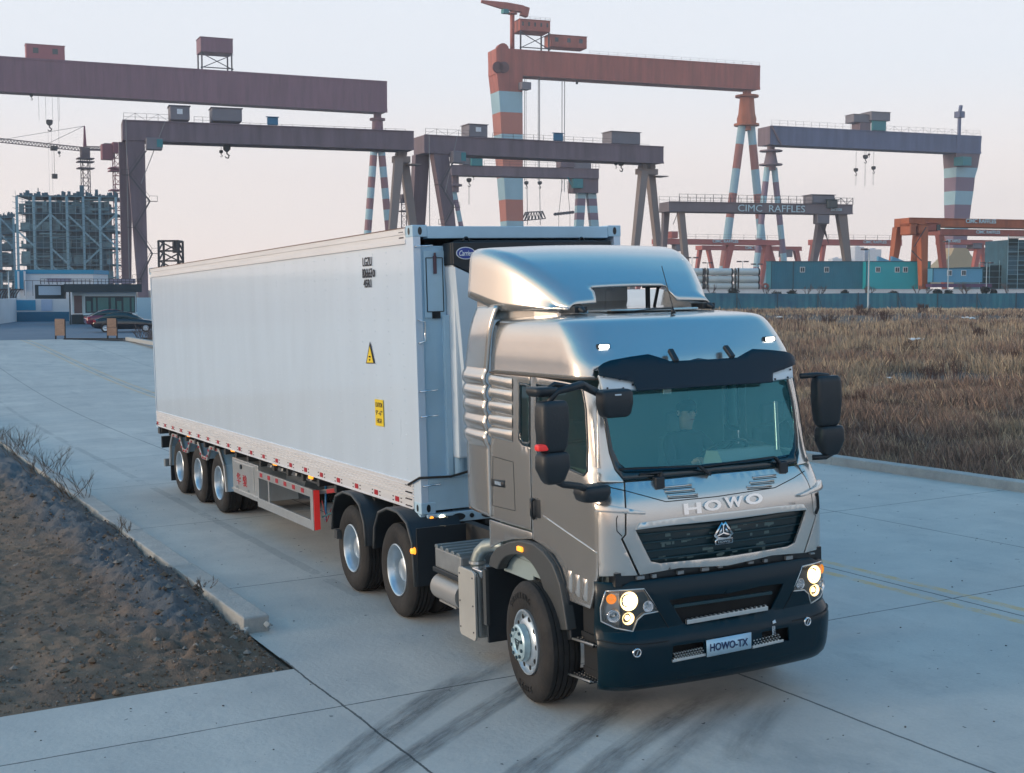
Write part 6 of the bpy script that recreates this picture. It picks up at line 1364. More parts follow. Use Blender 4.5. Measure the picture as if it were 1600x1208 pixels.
# spreader frame hanging from it
sp = thing('spreader_frame', 'lattice spreader frame hanging on ropes below the red gantry crane', 'lifting frame', tuple(B.P(840, B.z(840, 344), 4.5)))
mb = MB(); a, b = B.P(823.5, B.z(823, 345), 4.5), B.P(856.5, B.z(856, 342), 4.5); a2, b2 = B.P(829, B.z(829, 332), 4.5), B.P(852, B.z(852, 331), 4.5)
for n in (-1.5, 1.5):
    o = B.n*n
    for p, q in ((a, b), (a2, b2), (a, a2), (b, b2)): mb.bar(p+o, q+o, .35)
    for k in range(6): mb.bar(a+(b-a)*k/6+o, a2+(b2-a2)*(k+.5)/6+o, .2); mb.bar(a+(b-a)*(k+1)/6+o, a2+(b2-a2)*(k+.5)/6+o, .2)
for p in (a, b, a2, b2): mb.bar(p-B.n*1.5, p+B.n*1.5, .3)
mb.build('frame', railm, sp); mb = MB(); 
for u in (829.5, 849.5): p = B.P(u, B.z(u, 290), 4.5); q = B.P(u+(1 if u > 840 else 1), B.z(u, 352), 4.5); mb.bar(p, q, .2, up=(1, 0, 0))
mb.build('sling', ropem, sp)
mb = MB(); 
a, b = B.P(874, B.z(874, 335), 4.5), B.P(901, B.z(901, 332), 4.5); mb.bar(a, b, .5)
for k in range(7): p = a+(b-a)*k/6; mb.cyl(p-B.n*.5, p+B.n*.5, .65, n=8)
p = B.P(885, B.z(885, 283), 4.5); mb.bar(p, a+(b-a)*.2, .15); mb.bar(p+B.d*2, a+(b-a)*.85, .15); mb.bar(a+(b-a)*.2, a+(b-a)*.2-[0, 0, 6], .12, up=(1, 0, 0)); mb.bar(a+(b-a)*.85, a+(b-a)*.85-[0, 0, 6], .12, up=(1, 0, 0))
solo(mb, 'lifting_beam', railm, 'thin lifting beam with rollers hanging beside the lattice spreader frame', 'lifting beam', tuple(a))

# 6 ---- slate blue goliath on the right
B = Beam(1200, 200, 228, 1527, 216, 480, 8); c = crane('goliath_crane', 'slate blue gantry crane on the right with a plum and pale banded leg', B, bluec); girder(B, c, bluec)
mb = MB(); t0 = B.t(1200); t1 = B.t(1219); 
mb = MB(); B.box(mb, -.3, .0, B.zb, B.zt, -.2, 8.2); mb.bar(B.P(1201, B.zt, -.5), B.P(1216, B.zb, -.5), .5); mb.build('end_plate', mauve, c)
p0 = B.P(1210.5, B.zb, 4); mb = MB(); mb.rev([(0, 1.4), (-1.6, 1.4), (-1.7, 4.2), (-2.2, 4.2), (-2.3, 1.7), (-6.6, 2.6), (-6.7, 4.3), (-7.2, 4.3), (-7.3, 1.9), (-9, 1.9)], p0, (0, 0, 1), 16); mb.build('leg_head', mauve, c, auto=40)
for u_, uf in ((-1, 1186), (1, 1240)):
    t_ = p0+B.d*u_*1.5-[0, 0, 8.]; f_ = B.P(uf, 0, 4.); mb = MB()
    for k in range(9): mb.cyl(t_+(f_-t_)*k/9, t_+(f_-t_)*(k+1)/9, 1.15, n=14, mi=k % 2, caps=False)
    mb.build('leg', [stripe_b, stripe_m], c, auto=50)
vs_ = [216, 243, 264, 279, 300, 321, 342, 362, 388]; ub = [(1488, 1527), (1489, 1526), (1490.5, 1523.5), (1491, 1520), (1491, 1519), (1491, 1517), (1491.5, 1515.5), (1492, 1514), (1492, 1513)]
ms = [bluec, mauve, stripe_b, stripe_m, stripe_b, stripe_m, stripe_b, stripe_m]; mb = MB()
for k in range(8):
    r = []
    for v, (a, b) in ((vs_[k], ub[k]), (vs_[k+1], ub[k+1])): z = B.z(1505, v); t0, t1 = B.t(a), B.t(b); r.append([np.array([*(B.A+B.d*x+B.n*y)[:2], z]) for x, y in ((t0, -.3+(v-216)*.012), (t1, -.3+(v-216)*.012), (t1, 8.3-(v-216)*.01), (t0, 8.3-(v-216)*.01))])
    mb.loft(r, mi=min(k, 3) if k < 4 else (2 if k % 2 == 0 else 3))
mb.build('leg', ms[:4], c)
mb = MB(); r = []
for v, (a, b) in ((388, (1492, 1513)), (398, (1488, 1518)), (408, (1479, 1527)), (420, (1466, 1540)), (447, (1450, 1556))):
    z = B.z(1505, v); t0, t1 = B.t(a), B.t(b); r.append([np.array([*(B.A+B.d*x+B.n*y)[:2], z]) for x, y in ((t0, 1), (t1, 1), (t1, 7), (t0, 7))])
mb.loft(r); mb.build('leg_base', mat('leg_ochre', (.52, .40, .24), .7, var=.1, vscale=.1), c)
mb = MB(); mb.cyl(B.P(1503, B.zt, 4), B.P(1503, B.z(1503, 183), 4), .7, n=10); q = B.P(1503, B.z(1503, 180), 4); mb.box(q-[1.4, 1.4, 1.6], q+[1.4, 1.4, .8]); mb.bar(q, q+B.d*.6+[0, 0, 3.2], 1.0); mb.build('jib_post', bluec, c)
house(B, c, 'trolley_house', 1330, 1356, 183, 195, greyc, .5, 6); house(B, c, 'trolley_house', 1353.5, 1383, 180, 193, greyc, -1, 5.5); house(B, c, 'trolley_base', 1340, 1357, 195, 207.5, mauve, .5, 6); house(B, c, 'trolley_winch', 1357, 1378, 193, 208, teal, -.6, .5)
rails(B, c, 1202, 1336, 2.2, 3.2); rails(B, c, 1380, 1525, 2.2, 3.2, zig=True); mb = MB(); q = B.P(1497, B.z(1497, 256), -1); mb.box(q-[2.4, 2.4, 1.5], q+[2.2, 2.2, 1.8]); mb.build('driver_cabin', teal, c)
ropes(B, c, 1343.5, 267, 1, .8, 1.7, below=291); ropes(B, c, 1358, 247, 2, .6, 1.9, below=291); ropes(B, c, 1371, 264, 1, .8, 1.7, below=290); ropes(B, c, 1363.5, 243, 1, .5, .9)

# 7 ---- lettered gantry
B = Beam(1044, 316, 331, 1330, 321, 290, 6); c = crane('gantry_crane', 'taupe gantry crane with pale CIMC RAFFLES lettering along its girder', B, mauve); tau = mat('crane_taupe', (.20, .165, .18), .6, var=.2, vscale=.9, stretch=(.5, .5, .08)); girder(B, c, tau)
word(B, c, 'CIMC  RAFFLES', 1151, 1255, 322, 332.5, letw); word(B, c, '2x12508', 1295, 1312, 327, 331, letw)
rails(B, c, 1060, 1268, 1.7, 2.0, n=0, r=.07); rails(B, c, 1044, 1268, 1.5, 2.4, n=6); rails(B, c, 1302, 1330, 1.5, 1.4, r=.09, zig=True); house(B, c, 'machine_house', 1268, 1304, 306, 319, greyc, .6, 5); house(B, c, 'control_box', 1289, 1305, 314, 327, winm, -.6, .2)
house(B, c, 'driver_cabin', 1273, 1292, 336, 351, greyc, -.8, 1.5)
for (x0, x1), (y0, y1), n, vv_ in (((1047, 1056), (1046, 1053), 4.8, 375), ((1061, 1070), (1071, 1079), 1.2, 418), ((1292, 1307), (1283, 1291), 4.8, 404), ((1309, 1323), (1321, 1331), 1.2, 404)):
    t0, t1 = B.t((x0+x1)/2), B.t((y0+y1)/2); w0, w1 = B.t(x1)-B.t(x0), B.t(y1)-B.t(y0); P0 = B.A+B.d*t0+B.n*n; P0[2] = B.zb+.01; P1 = B.A+B.d*t1+B.n*n; P1[2] = B.z(y0, vv_); k = P0[2]/(P0[2]-P1[2]); P1 = P0+(P1-P0)*k; mb = MB(); B.leg(mb, P0, P1, w0, w0+(w1-w0)*k, 1.6, 1.3); mb.build('leg', MATS['leg_taupe'] if n < 2 else tau, c)
mb = MB()
for k in range(4): mb.bar(B.P(1278+k*2, B.z(1278, 352), -.5), B.P(1292+k, B.z(1290, 372+k*3), .5), .12)
mb.bar(B.P(1058, B.zb, -.2), B.P(1052, B.z(1052, 352), .5), .12); mb.build('stair', railm, c)

# 8 ---- small red gantries, several deep
pinkred = mat('crane_brick', (.50, .14, .12), .65, var=.15, vscale=.2)
def small(label, uL, vL, vLb, uR, vR, DL, legs, txt, m, rl=True, hs=(), grp='red lettered gantry cranes'):
    B = Beam(uL, vL, vLb, uR, vR, DL, 5); c = thing('gantry_crane', label, 'crane', tuple((B.A+B.B)/2*np.array([1, 1, 0])), group=grp); girder(B, c, m)
    for x0, x1, wpx, n, vv_ in legs:
        P0 = B.P(x0, B.zb, n); P1 = B.P(x1, B.z(x1, vv_), n); k = P0[2]/(P0[2]-P1[2]); P1 = P0+(P1-P0)*k; w_ = wpx*B.D(x0)/FPX; mb = MB(); B.leg(mb, P0, P1, w_*1.15, w_*.7, 1.6, 1.2); mb.build('leg', m, c)
    for (s, u0, u1, v0, v1) in txt: word(B, c, s, u0, u1, v0, v1, letw, bold=.02)
    if rl: rails(B, c, uL+1, uR-1, 1.6, 4, r=.06)
    for nm, u0, u1, v0, v1, mm in hs: house(B, c, nm, u0, u1, v0, v1, mm, -.4, 3)
    return B, c
small('red gantry crane with lettered girder crossing behind the striped red legs', 1028, 373.5, 381.5, 1217, 376, 420, ((1034, 1022, 8, 4, 410), (1064, 1060, 6, 4, 410), (1143, 1136, 9, 1, 420), (1200, 1193, 6, 1, 432), (1206, 1215, 12, 4, 410)), [('CIMC RAFFLES', 1112, 1152, 375.5, 380)], pinkred, hs=[('machine_house', 1048, 1058, 363, 373, pinkred), ('driver_cabin', 1055, 1065, 383, 393, greyc)])
small('smaller red gantry crane half hidden below the first lettered red girder', 1096, 384, 390.5, 1252, 386, 500, ((1101, 1097, 5, 4, 418), (1108, 1114, 5, 1, 418), (1232, 1230, 7, 4, 410), (1245, 1249, 7, 1, 410)), [('CIMC RAFFLES', 1163, 1196, 385.5, 390)], pinkred, rl=False, hs=[('driver_cabin', 1222, 1237, 391, 402, greyc)])
small('red gantry crane spanning between the taupe crane and the orange crane', 1273, 374.5, 383, 1408, 376, 430, ((1279, 1275, 6, 4, 410), (1288, 1285, 5, 1, 410), (1404, 1400, 6, 1, 410)), [('CIMC RAFFLES', 1347, 1383, 376.5, 381)], pinkred)
B, c = small('nearest orange red lettered gantry crane at the right edge of the picture', 1418, 341, 354, 1680, 346, 260, ((1424, 1418, 10, 5.0, 408), (1440, 1442, 12, .3, 410), (1456, 1452, 9, 5., 410), (1660, 1665, 9, 1, 410)), [('CIMC RAFFLES', 1505, 1552, 343.5, 350), ('260t', 1597, 1612, 346, 352)], orange, rl=False, hs=[('driver_cabin', 1445, 1463, 350, 362, redc), ('leg_head', 1432, 1447, 352, 366, orange), ('leg_head', 1418, 1428, 350, 368, orange)])
mb = MB(); B.box(mb, B.t(1459), B.t(1464), B.z(1460, 361), B.z(1460, 352), -.7, -.2); mb.build('cabin_window', winm, c); mb = MB(); mb.bar(B.P(1442, B.z(1442, 356), -.6), B.P(1424, B.z(1424, 386), -.6), .15); mb.bar(B.P(1420, B.z(1420, 392), -.6), B.P(1436, B.z(1436, 408), -.6), .15); mb.build('stair', railm, c)
small('second red lettered gantry crane just below and behind the orange one', 1466, 358.5, 367.5, 1700, 362, 330, ((1470, 1476, 9, 1, 415), (1690, 1690, 7, 1, 410)), [('CIMC RAFFLES', 1522, 1559, 361, 366)], redc, rl=False)
small('third red lettered gantry crane under the second, right of the ochre leg base', 1476, 375, 382, 1549, 376, 400, ((1531, 1526, 8, 1, 412), (1543, 1548, 7, 4, 412)), [('CIMC RAFFLES', 1475.5, 1498, 374.8, 379.5)], pinkred, rl=False, hs=[('driver_cabin', 1518, 1532, 381, 389, greyc)])
small('farthest faint red gantry crane low behind the green netted building', 1502, 387, 392, 1640, 388, 560, ((1562, 1560, 4, 1, 415), (1508, 1506, 4, 1, 412)), [], pinkred, hs=[('driver_cabin', 1552, 1566, 392, 401, greyc)])

# ---- tower cranes
def lattice(mb, p, q, w, n, r, dirs=None):
    p, q = np.array(p, float), np.array(q, float); d = (q-p)/np.linalg.norm(q-p); up = np.array([0, 0, 1.]) if abs(d[2]) < .8 else FWD
    a = np.cross(d, up); a /= np.linalg.norm(a); b = np.cross(a, d); C = [(a*x+b*y)*w/2 for x, y in ((-1, -1), (1, -1), (1, 1), (-1, 1))]
    for o in C: mb.bar(p+o, q+o, r*1.6)
    for k in range(n):
        s, e = p+(q-p)*k/n, p+(q-p)*(k+1)/n
        for i in range(4): mb.bar(s+C[i], (e+C[(i+1) % 4]), r); mb.bar(e+C[i], e+C[(i+1) % 4], r)
maroon = mat('mast_maroon', (.20, .055, .085), .6); mastg = mat('mast_dark', (.075, .055, .07), .6)
RTd = BW[0]
def tower(label, u, D, vtop, vfoot, w, m, jibL, jibR, vj, apex, extra=()):
    p = gpt(u, D); zt = zat(vtop, D); c = thing('tower_crane', label, 'crane', tuple(p), group='tower cranes over the shipyard'); mb = MB(); lattice(mb, p, [p[0], p[1], zt], w, int(zt/w/1.1), w*.06); mb.build('mast', m, c)
    mb = MB(); q = np.array([p[0], p[1], zt]); mb.box(q-[w*.6, w*.6, w*.5], q+[w*.6, w*.6, w*.9]); mb.build('slewing_cab', m, c)
    if apex: mb = MB(); za = zat(apex, D); mb.loft([[q+np.array([x, y, w]) for x, y in ((-w*.22, -w*.22), (w*.22, -w*.22), (w*.22, w*.22), (-w*.22, w*.22))], [np.array([q[0]+x, q[1]+y, za]) for x, y in ((-.2, -.2), (.2, -.2), (.2, .2), (-.2, .2))]], caps=False); mb.build('apex', maroon, c)
    sc_ = D/FPX
    if jibL:
        e = q+RTd*(jibL[0]-u)*sc_; e[2] = zat(jibL[1], D); s = q.copy(); s[2] = zat(vj, D); mb = MB(); lattice(mb, s, e, w*.55, int(abs(jibL[0]-u)/5), w*.05); mb.build('jib', m, c)
        mb = MB(); k = s+(e-s)*.35; mb.bar(np.array([q[0], q[1], zat(apex or vtop, D)]), k, .12); mb.bar(np.array([q[0], q[1], zat(apex or vtop, D)]), s+(e-s)*.75, .12); mb.build('stay', ropem, c); mb = MB(); k = s+(e-s)*.27; mb.box(k-[1.0, 1.0, 1.4], k+[1, 1, 0]); mb.bar(k, k-[0, 0, 9.], .1, up=(1, 0, 0)); mb.box(k-[.8, .8, 10.5], k-[-.8, -.8, 9.]); mb.build('hook_trolley', hookm, c)
    if jibR:
        e = q+RTd*(jibR[0]-u)*sc_; e[2] = zat(jibR[1], D); s = q.copy(); s[2] = zat(vj, D); mb = MB(); mb.bar(s, e, w*.5, w*.25); lattice(mb, s+[0, 0, .6], e+[0, 0, .6], w*.35, 6, w*.06); mb.box(e-[w*.7, w*.7, w*1.1], e+[w*.7, w*.7, w*.9]); mb.build('counter_jib', m, c)
    mb = MB()
    for v in extra: z = zat(v, D); mb.box((p[0]-w*1.1, p[1]-w*1.1, z), (p[0]+w*1.1, p[1]+w*1.1, z+.35))
    if extra: mb.build('mast_platform', m, c)
tower('tower crane with a long jib reaching to the left edge above the scaffolded module', 138, 430, 243, 310, 2.3, mastg, (-40, 217), (175, 237), 236, 200, (251, 256, 266))
tower('tower crane mast rising directly behind the left leg of the mauve gantry', 188, 400, 236, 440, 2.3, maroon, None, (172, 239), 239, None, (266, 270, 300))
tower('slender tower crane seen between the two legs of the left mauve gantry', 632, 420, 312, 352, 1.6, mastg, None, (638, 309), 312, None, (318, 332))

# ---- scaffolded offshore modules
scb = mat('module_steel_blue', (.16, .30, .37), .7, var=.3, vscale=.3); scl = mat('module_pale_pipe', (.27, .47, .57), .6); scd = mat('module_dark', (.045, .14, .20), .8, var=.4, vscale=.25)
def module(label, u0, u1, vt, D, dep, floors, rngs, bays=7, rough=.0):
    A = gpt(u0, D); Bq = gpt(u1, D+4); d = Bq-A; L = np.linalg.norm(d); d /= L; n = np.array([-d[1], d[0], 0]); n = n if n@FWD > 0 else -n; zt = zat(vt, D)
    c = thing('scaffolded_module', label, 'steel structure', tuple((A+Bq)/2)); rr = random.Random(rngs)
    q = lambda t, y, z: np.array([*(A+d*t+n*y)[:2], z])
    mb = MB()
    for k in range(floors+1):
        z = zt*k/floors; r = [q(0, 0, z), q(L, 0, z), q(L, dep, z), q(0, dep, z)]; mb.loft([r, [p+[0, 0, .35] for p in r]])
    mb.loft([[q(1.5, 2.5, 0), q(L-3, 2.5, 0), q(L-3, dep-1, 0), q(1.5, dep-1, 0)], [q(1.5, 2.5, zt-1), q(L-3, 2.5, zt-1), q(L-3, dep-1, zt-1), q(1.5, dep-1, zt-1)]]); mb.build('deck', scd, c)
    mb = MB()
    for k in range(bays+1):
        t = L*k/bays
        for y in (0, dep): mb.bar(q(t, y, 0), q(t, y, zt), .55, up=(1, 0, 0))
    for k in range(floors):
        for j in range(bays):
            if rr.random() < .5:
                z0, z1 = zt*k/floors+.4, zt*(k+1)/floors; a, b = (j, j+1) if rr.random() < .5 else (j+1, j); mb.bar(q(L*a/bays, -.05, z0), q(L*b/bays, -.05, z1), .4)
    mb.build('frame', scl, c)
    mb = MB()
    for k in range(floors*3+1):
        z = zt*k/floors/3
        for y in (-1.1, -1.6): 
            t0 = rr.uniform(0, L*.12); t1 = L-rr.uniform(0, L*.15); mb.bar(q(t0, y, z), q(t1, y, z), .09)
        mb.bar(q(L+1.2, -1.2, z), q(L+1.2, dep, z), .1); mb.bar(q(-.8, -1.2, z), q(-.8, dep, z), .1)
    for k in range(int(L/1.6)): t = k*1.6; mb.bar(q(t, -1.6, 0), q(t, -1.6, zt+rr.uniform(-.5, 1.5)), .08, up=(1, 0, 0))
    for k in range(int(dep/1.6)): mb.bar(q(L+1.2, k*1.6, 0), q(L+1.2, k*1.6, zt), .08, up=(1, 0, 0))
    mb.build('scaffold', scb, c)
    mb = MB()
    for k in range(150):
        t = rr.uniform(0, L*.93); z = zt*rr.randrange(floors)/floors+.4; h = rr.uniform(.6, zt/floors*.8); w_ = rr.uniform(.3, 2.4); y = rr.uniform(.2, 2)
        if rr.random() < .5: mb.box((0, 0, 0), (w_, .8, h)); mb.v[-1] = mb.v[-1][:, :1]*d+mb.v[-1][:, 1:2]*n+mb.v[-1][:, 2:]*np.array([0, 0, 1])+q(t, y, z)
        else: mb.cyl(q(t, y, z+h), q(min(L, t+w_*2.5), y, z+h), rr.uniform(.12, .4), n=8)
    mb.build('pipework', mat('module_pipe', (.18, .34, .40), .6, var=.5, vscale=.5), c)['kind'] = 'stuff'
    mb = MB()
    for k in range(90):
        t = rr.uniform(0, L); y = rr.uniform(0, dep); h = rr.uniform(.2, 1.3)*(1+1.2*(rr.random() < .15)); w_ = rr.uniform(.1, 1.0); mb.box((0, 0, 0), (w_, .8, h)); mb.v[-1] = mb.v[-1][:, :1]*d+mb.v[-1][:, 1:2]*n+mb.v[-1][:, 2:]*np.array([0, 0, 1])+q(t, y, zt+.3)
    mb.build('deck_equipment', scd, c); return c
module('large blue grey scaffolded steel module behind the gatehouse', 30, 184, 308, 330, 16, 6, 3, 6)
module('lower scaffolded steel module at the left edge, left of the large one', -40, 24, 340, 350, 14, 5, 5, 3)
# lattice tower peeping over the container, and a few masts
p = gpt(268, 300); c = thing('lattice_tower', 'short black lattice tower peeping over the container roof', 'tower', tuple(p)); zt = zat(377, 300); mb = MB(); lattice(mb, p, [p[0], p[1], zt], 4.4, 6, .28); mb.bar(p+[1, 1, zt*.8], p+[1, 1, zt], 1.4, 1.4); mb.build('lattice', mat('tower_black', (.02, .022, .028), .7), c)

# ---- gatehouse yard on the left
def frame2(u0, D0, u1, D1):
    A = gpt(u0, D0); Bq = gpt(u1, D1); d = Bq-A; L = np.linalg.norm(d); d /= L; n = np.array([-d[1], d[0], 0]); n = n if n@FWD > 0 else -n
    return A, d, n, L
def fbox(mb, F, t0, t1, y0, y1, z0, z1, mi=0): A, d, n, L = F; r = [A+d*a+n*b for a, b in ((t0, y0), (t1, y0), (t1, y1), (t0, y1))]; mb.loft([[np.array([p[0], p[1], z]) for p in r] for z in (z0, z1)], mi=mi)
navy = mat('fascia_navy', (.010, .035, .05), .5); bandb = mat('band_blue', (.02, .25, .42), .6); bandd = mat('skirting_blue', (.015, .13, .22), .7); gwall = mat('gatehouse_wall', (.48, .62, .68), .7)
D = 112.; F = frame2(131, D, 212, D+1.2); L = F[3]; zr = zat(440, D); s_ = D/FPX
g = thing('gatehouse', 'gatehouse with a dark flat canopy and a long window behind the parked cars', 'building', tuple(F[0]))
mb = MB(); fbox(mb, F, 0, L, 0, 3.6, .95, zat(455, D)); fbox(mb, F, -1.0, 0, .6, 3.6, .95, zat(455, D)); mb.build('wall', gwall, g)
mb = MB(); fbox(mb, F, -.1, L+.1, -.06, 3.7, 0, .78); fbox(mb, F, -1.1, -.1, .5, 3.7, 0, .78); mb.build('plinth', navy, g); mb = MB(); fbox(mb, F, -.12, L+.12, -.09, 3.6, .78, .95); mb.build('plinth_band', gwall, g)
mb = MB(); fbox(mb, F, -1.6, L+.5, -.7, 4.2, zat(456.5, D), zat(444, D)); fbox(mb, F, -4.0, -1.6, .6, 3.2, zat(467, D), zat(445, D)); rf_ = mb.build('canopy', navy, g); mb = MB(); fbox(mb, F, -3.7, -1.9, .5, .6, zat(461, D), zat(447, D)); mb.build('canopy_sign', mat('sign_pale', (.35, .48, .60), .6), rf_)
w0, w1 = (0, L*.0+0), 0
x0, x1 = .02*L, .98*L; zz0, zz1 = zat(489, D), zat(463, D)
mb = MB(); fbox(mb, F, x0, x1, -.05, .0, zz0, zz1); wf = mb.build('window', navy, g)
for k, (a, b) in enumerate(((.03, .13), (.155, .23), (.245, .47), (.50, .60), (.615, .72), (.74, .88), (.90, .97))):
    mb = MB(); fbox(mb, F, L*a+.06, L*b-.02, -.08, -.05, zz0+.1, zz1-.12 if k not in (0, 4) else zz1-.42); mb.build('pane', mat('pane_teal', (.06, .17, .17), .12), wf)
mb = MB(); fbox(mb, F, -.85, -.2, .55, .6, zat(490, D), zat(462, D)); mb.build('door', mat('door_brown', (.12, .09, .10), .6), g)
mb = MB(); P_ = F[0]-F[1]*1.15-F[2]*.5
mb.cyl(P_, P_+[0, 0, 3.1], .06, n=8); mb.build('canopy_post', navy, g)
mb = MB()
for k in range(26): t = -3.5+(L+4)*k/25; p = F[0]+F[1]*t-F[2]*.2; mb.bar(p+[0, 0, zat(444, D)], p+[0, 0, zat(436, D)], .035, up=(1, 0, 0))
for h in (.5, 1.): p = F[0]-F[1]*3.5-F[2]*.2; q = F[0]+F[1]*(L+.5)-F[2]*.2; z = zat(444, D)*(1-h)+zat(436, D)*h; mb.bar(p+[0, 0, z], q+[0, 0, z], .04)
mb.build('roof_railing', railm, g); mb = MB(); fbox(mb, F, -3, -1, .2, .3, zat(441, D), zat(435, D)); fbox(mb, F, L-2.2, L, .2, .3, zat(443, D), zat(435.5, D)); mb.each('roof_sign', mat('sign_mauve', (.30, .28, .36), .6), g)
# white perimeter wall with blue panels
F = frame2(20, 121, 107, 122); w_ = thing('perimeter_wall', 'white perimeter wall with a blue panel and blue skirting left of the gatehouse', 'wall', tuple(F[0])); mb = MB(); fbox(mb, F, 0, F[3], 0, .3, 0, zat(466, 121)); mb.build('wall', white_w, w_)
mb = MB(); fbox(mb, F, 0, F[3], -.05, .0, 0, zat(487.5, 121)); mb.build('skirting', bandd, w_); mb = MB(); fbox(mb, F, 0, F[3]*.40, -.06, 0, zat(485, 121), zat(469, 121)); mb.build('blue_panel', bandb, w_); mb = MB(); fbox(mb, F, F[3]*.50, F[3]*.70, -.06, 0, zat(486, 121), zat(468, 121)); mb.build('pale_panel', mat('panel_lilac', (.36, .46, .62), .7), w_)
F = frame2(-60, 100, 19.6, 121); w_ = thing('perimeter_wall', 'plain white perimeter wall turning the corner at the left edge', 'wall', tuple(F[0])); mb = MB(); fbox(mb, F, 0, F[3], 0, .3, 0, zat(466, 121)); mb.build('wall', white_w, w_); mb = MB(); fbox(mb, F, 0, F[3], -.05, 0, 0, .6); mb.build('skirting', grey, w_)
F = frame2(213, 124, 250, 124); mb = MB(); fbox(mb, F, 0, F[3], 0, .3, 0, zat(465, 124)); solo(mb, 'perimeter_wall', mat('wall_sky', (.28, .46, .58), .7), 'pale blue wall stub between the gatehouse and the container', 'wall', tuple(F[0]))
F = frame2(26, 150, 146, 151); w_ = thing('site_hall', 'white hall with a bright blue roof band behind the gatehouse', 'building', tuple(F[0])); mb = MB(); fbox(mb, F, 0, F[3], 0, 9, 0, zat(428, 150)); mb.build('wall', white_w, w_); mb = MB(); fbox(mb, F, .9, F[3]+.1, -.1, 9.1, zat(428, 150), zat(421.5, 150)); fbox(mb, F, 0, .9, -.6, 9, zat(452, 150), zat(422, 150)); mb.build('roof_band', bandb, w_)
mb = MB(); fbox(mb, F, 0.3, .5, -.8, -.6, 0, zat(424, 150)); fbox(mb, F, 1.0, 1.2, -.8, -.6, 0, zat(424, 150)); mb.build('downpipe', white_w, w_)
mb = MB(); A, d, n, L_ = F
for k in range(10): mb.bar(A+d*(k*.0+1.6+k*.9)-n*3+[0, 0, 2.2], A+d*(1.6+k*.9)-n*3+[0, 0, zat(438, 140)], .05, up=(1, 0, 0))
mb.bar(A+d*1.6-n*3+[0, 0, zat(438, 140)], A+d*9-n*3+[0, 0, zat(438, 140)], .05); mb.build('ladder_rail', railm, w_)
mb = MB(); F = frame2(-10, 125, 27, 126)
for k in range(9):
    p = F[0]+F[1]*F[3]*k/9; mb.tube([p+[0, 0, 1.9], p+F[1]*.15+[0, 0, 2.5], p+F[1]*.5+[0, 0, 3.0], p+F[1]*.8+[0, 0, 2.9]], .06, 6); mb.bar(p+[0, 0, 0], p+[0, 0, 1.9], .08, up=(1, 0, 0))
solo(mb, 'cycle_stand', railm, 'row of dark hooped stands showing over the white wall', 'stand', tuple(F[0]))
for u, D_, v in ((13, 118, 421), (65, 105, 458)):
    pass
def pole(u, D_, vt, label, two=True, grp='light poles across the yard', r=.09):
    p = gpt(u, D_); z = zat(vt, D_); c = thing('light_pole', label, 'lamp post', tuple(p), group=grp); mb = MB(); mb.cyl(p, p+[0, 0, z], r, r*.6, 8); mb.build('pole', mat('pole_pale', (.42, .52, .56), .5), c)
    mb = MB(); q = p+[0, 0, z]; 
    for s in ((-1, 1) if two else (-1,)): mb.box(q+RTd*s*.7-[.35, .35, .12], q+RTd*s*.7+[.35, .35, .14]); mb.bar(q, q+RTd*s*.7, .07)
    mb.build('lamp_head', railm, c)
pole(13.5, 120, 424, 'slim pale lamp post standing behind the white wall at the left edge', False)
pole(1357, 185, 390, 'pale lamp post standing in front of the teal containers', False, r=.14); pole(1081, 260, 403, 'lamp post with two heads right behind the wind deflector'); pole(1160, 262, 409, 'lamp post with two heads above the white pipes'); pole(1105, 300, 411, 'short distant lamp post above the white pipes'); pole(1182, 262, 413, 'lamp post with two heads beside the teal containers')
pole(1541, 240, 411, 'lamp post with two heads right of the ochre leg base'); pole(1481, 240, 378, 'thin lamp post left of the ochre leg base', False)
# two plywood boards and drain grate
ply = mat('plywood', (.42, .26, .18), .8, var=.3, vscale=3, stretch=(1, 1, 3))
for u, vb, vt, wpx, lab in ((91.5, 532, 503, 15, 'plywood board on posts at the left end of the drain grate'), (173, 531, 501, 15, 'plywood board in two pieces at the right end of the drain grate')):
    D_ = 80.; p = gpt(u, D_, 0.); Fq = frame2(u-wpx/2, D_, u+wpx/2, D_); b = thing('board_barrier', lab, 'board', tuple(p), group='plywood boards beside the drain'); mb = MB(); fbox(mb, Fq, 0, Fq[3], 0, .06, .22, 1.25 if wpx == 15 and u < 100 else .72)
    if u > 100: fbox(mb, Fq, .02, Fq[3]-.02, -.01, .05, .74, 1.28)
    mb.build('panel', ply, b); mb = MB(); fbox(mb, Fq, -.03, .05, .06, .14, 0, 1.2); fbox(mb, Fq, Fq[3]-.05, Fq[3]+.03, .06, .14, 0, 1.2); mb.build('post', hookm, b)
Fq = frame2(97, 79.5, 190, 79.5); mb = MB()
for k in range(28): fbox(mb, Fq, Fq[3]*k/28, Fq[3]*k/28+.07, 0, .9, 0.0, .06)
fbox(mb, Fq, 0, Fq[3], .0, .05, 0, .07); solo(mb, 'drain_grate', hookm, 'dark barred drain grate across the road between the two boards', 'drain grate', tuple(Fq[0]))
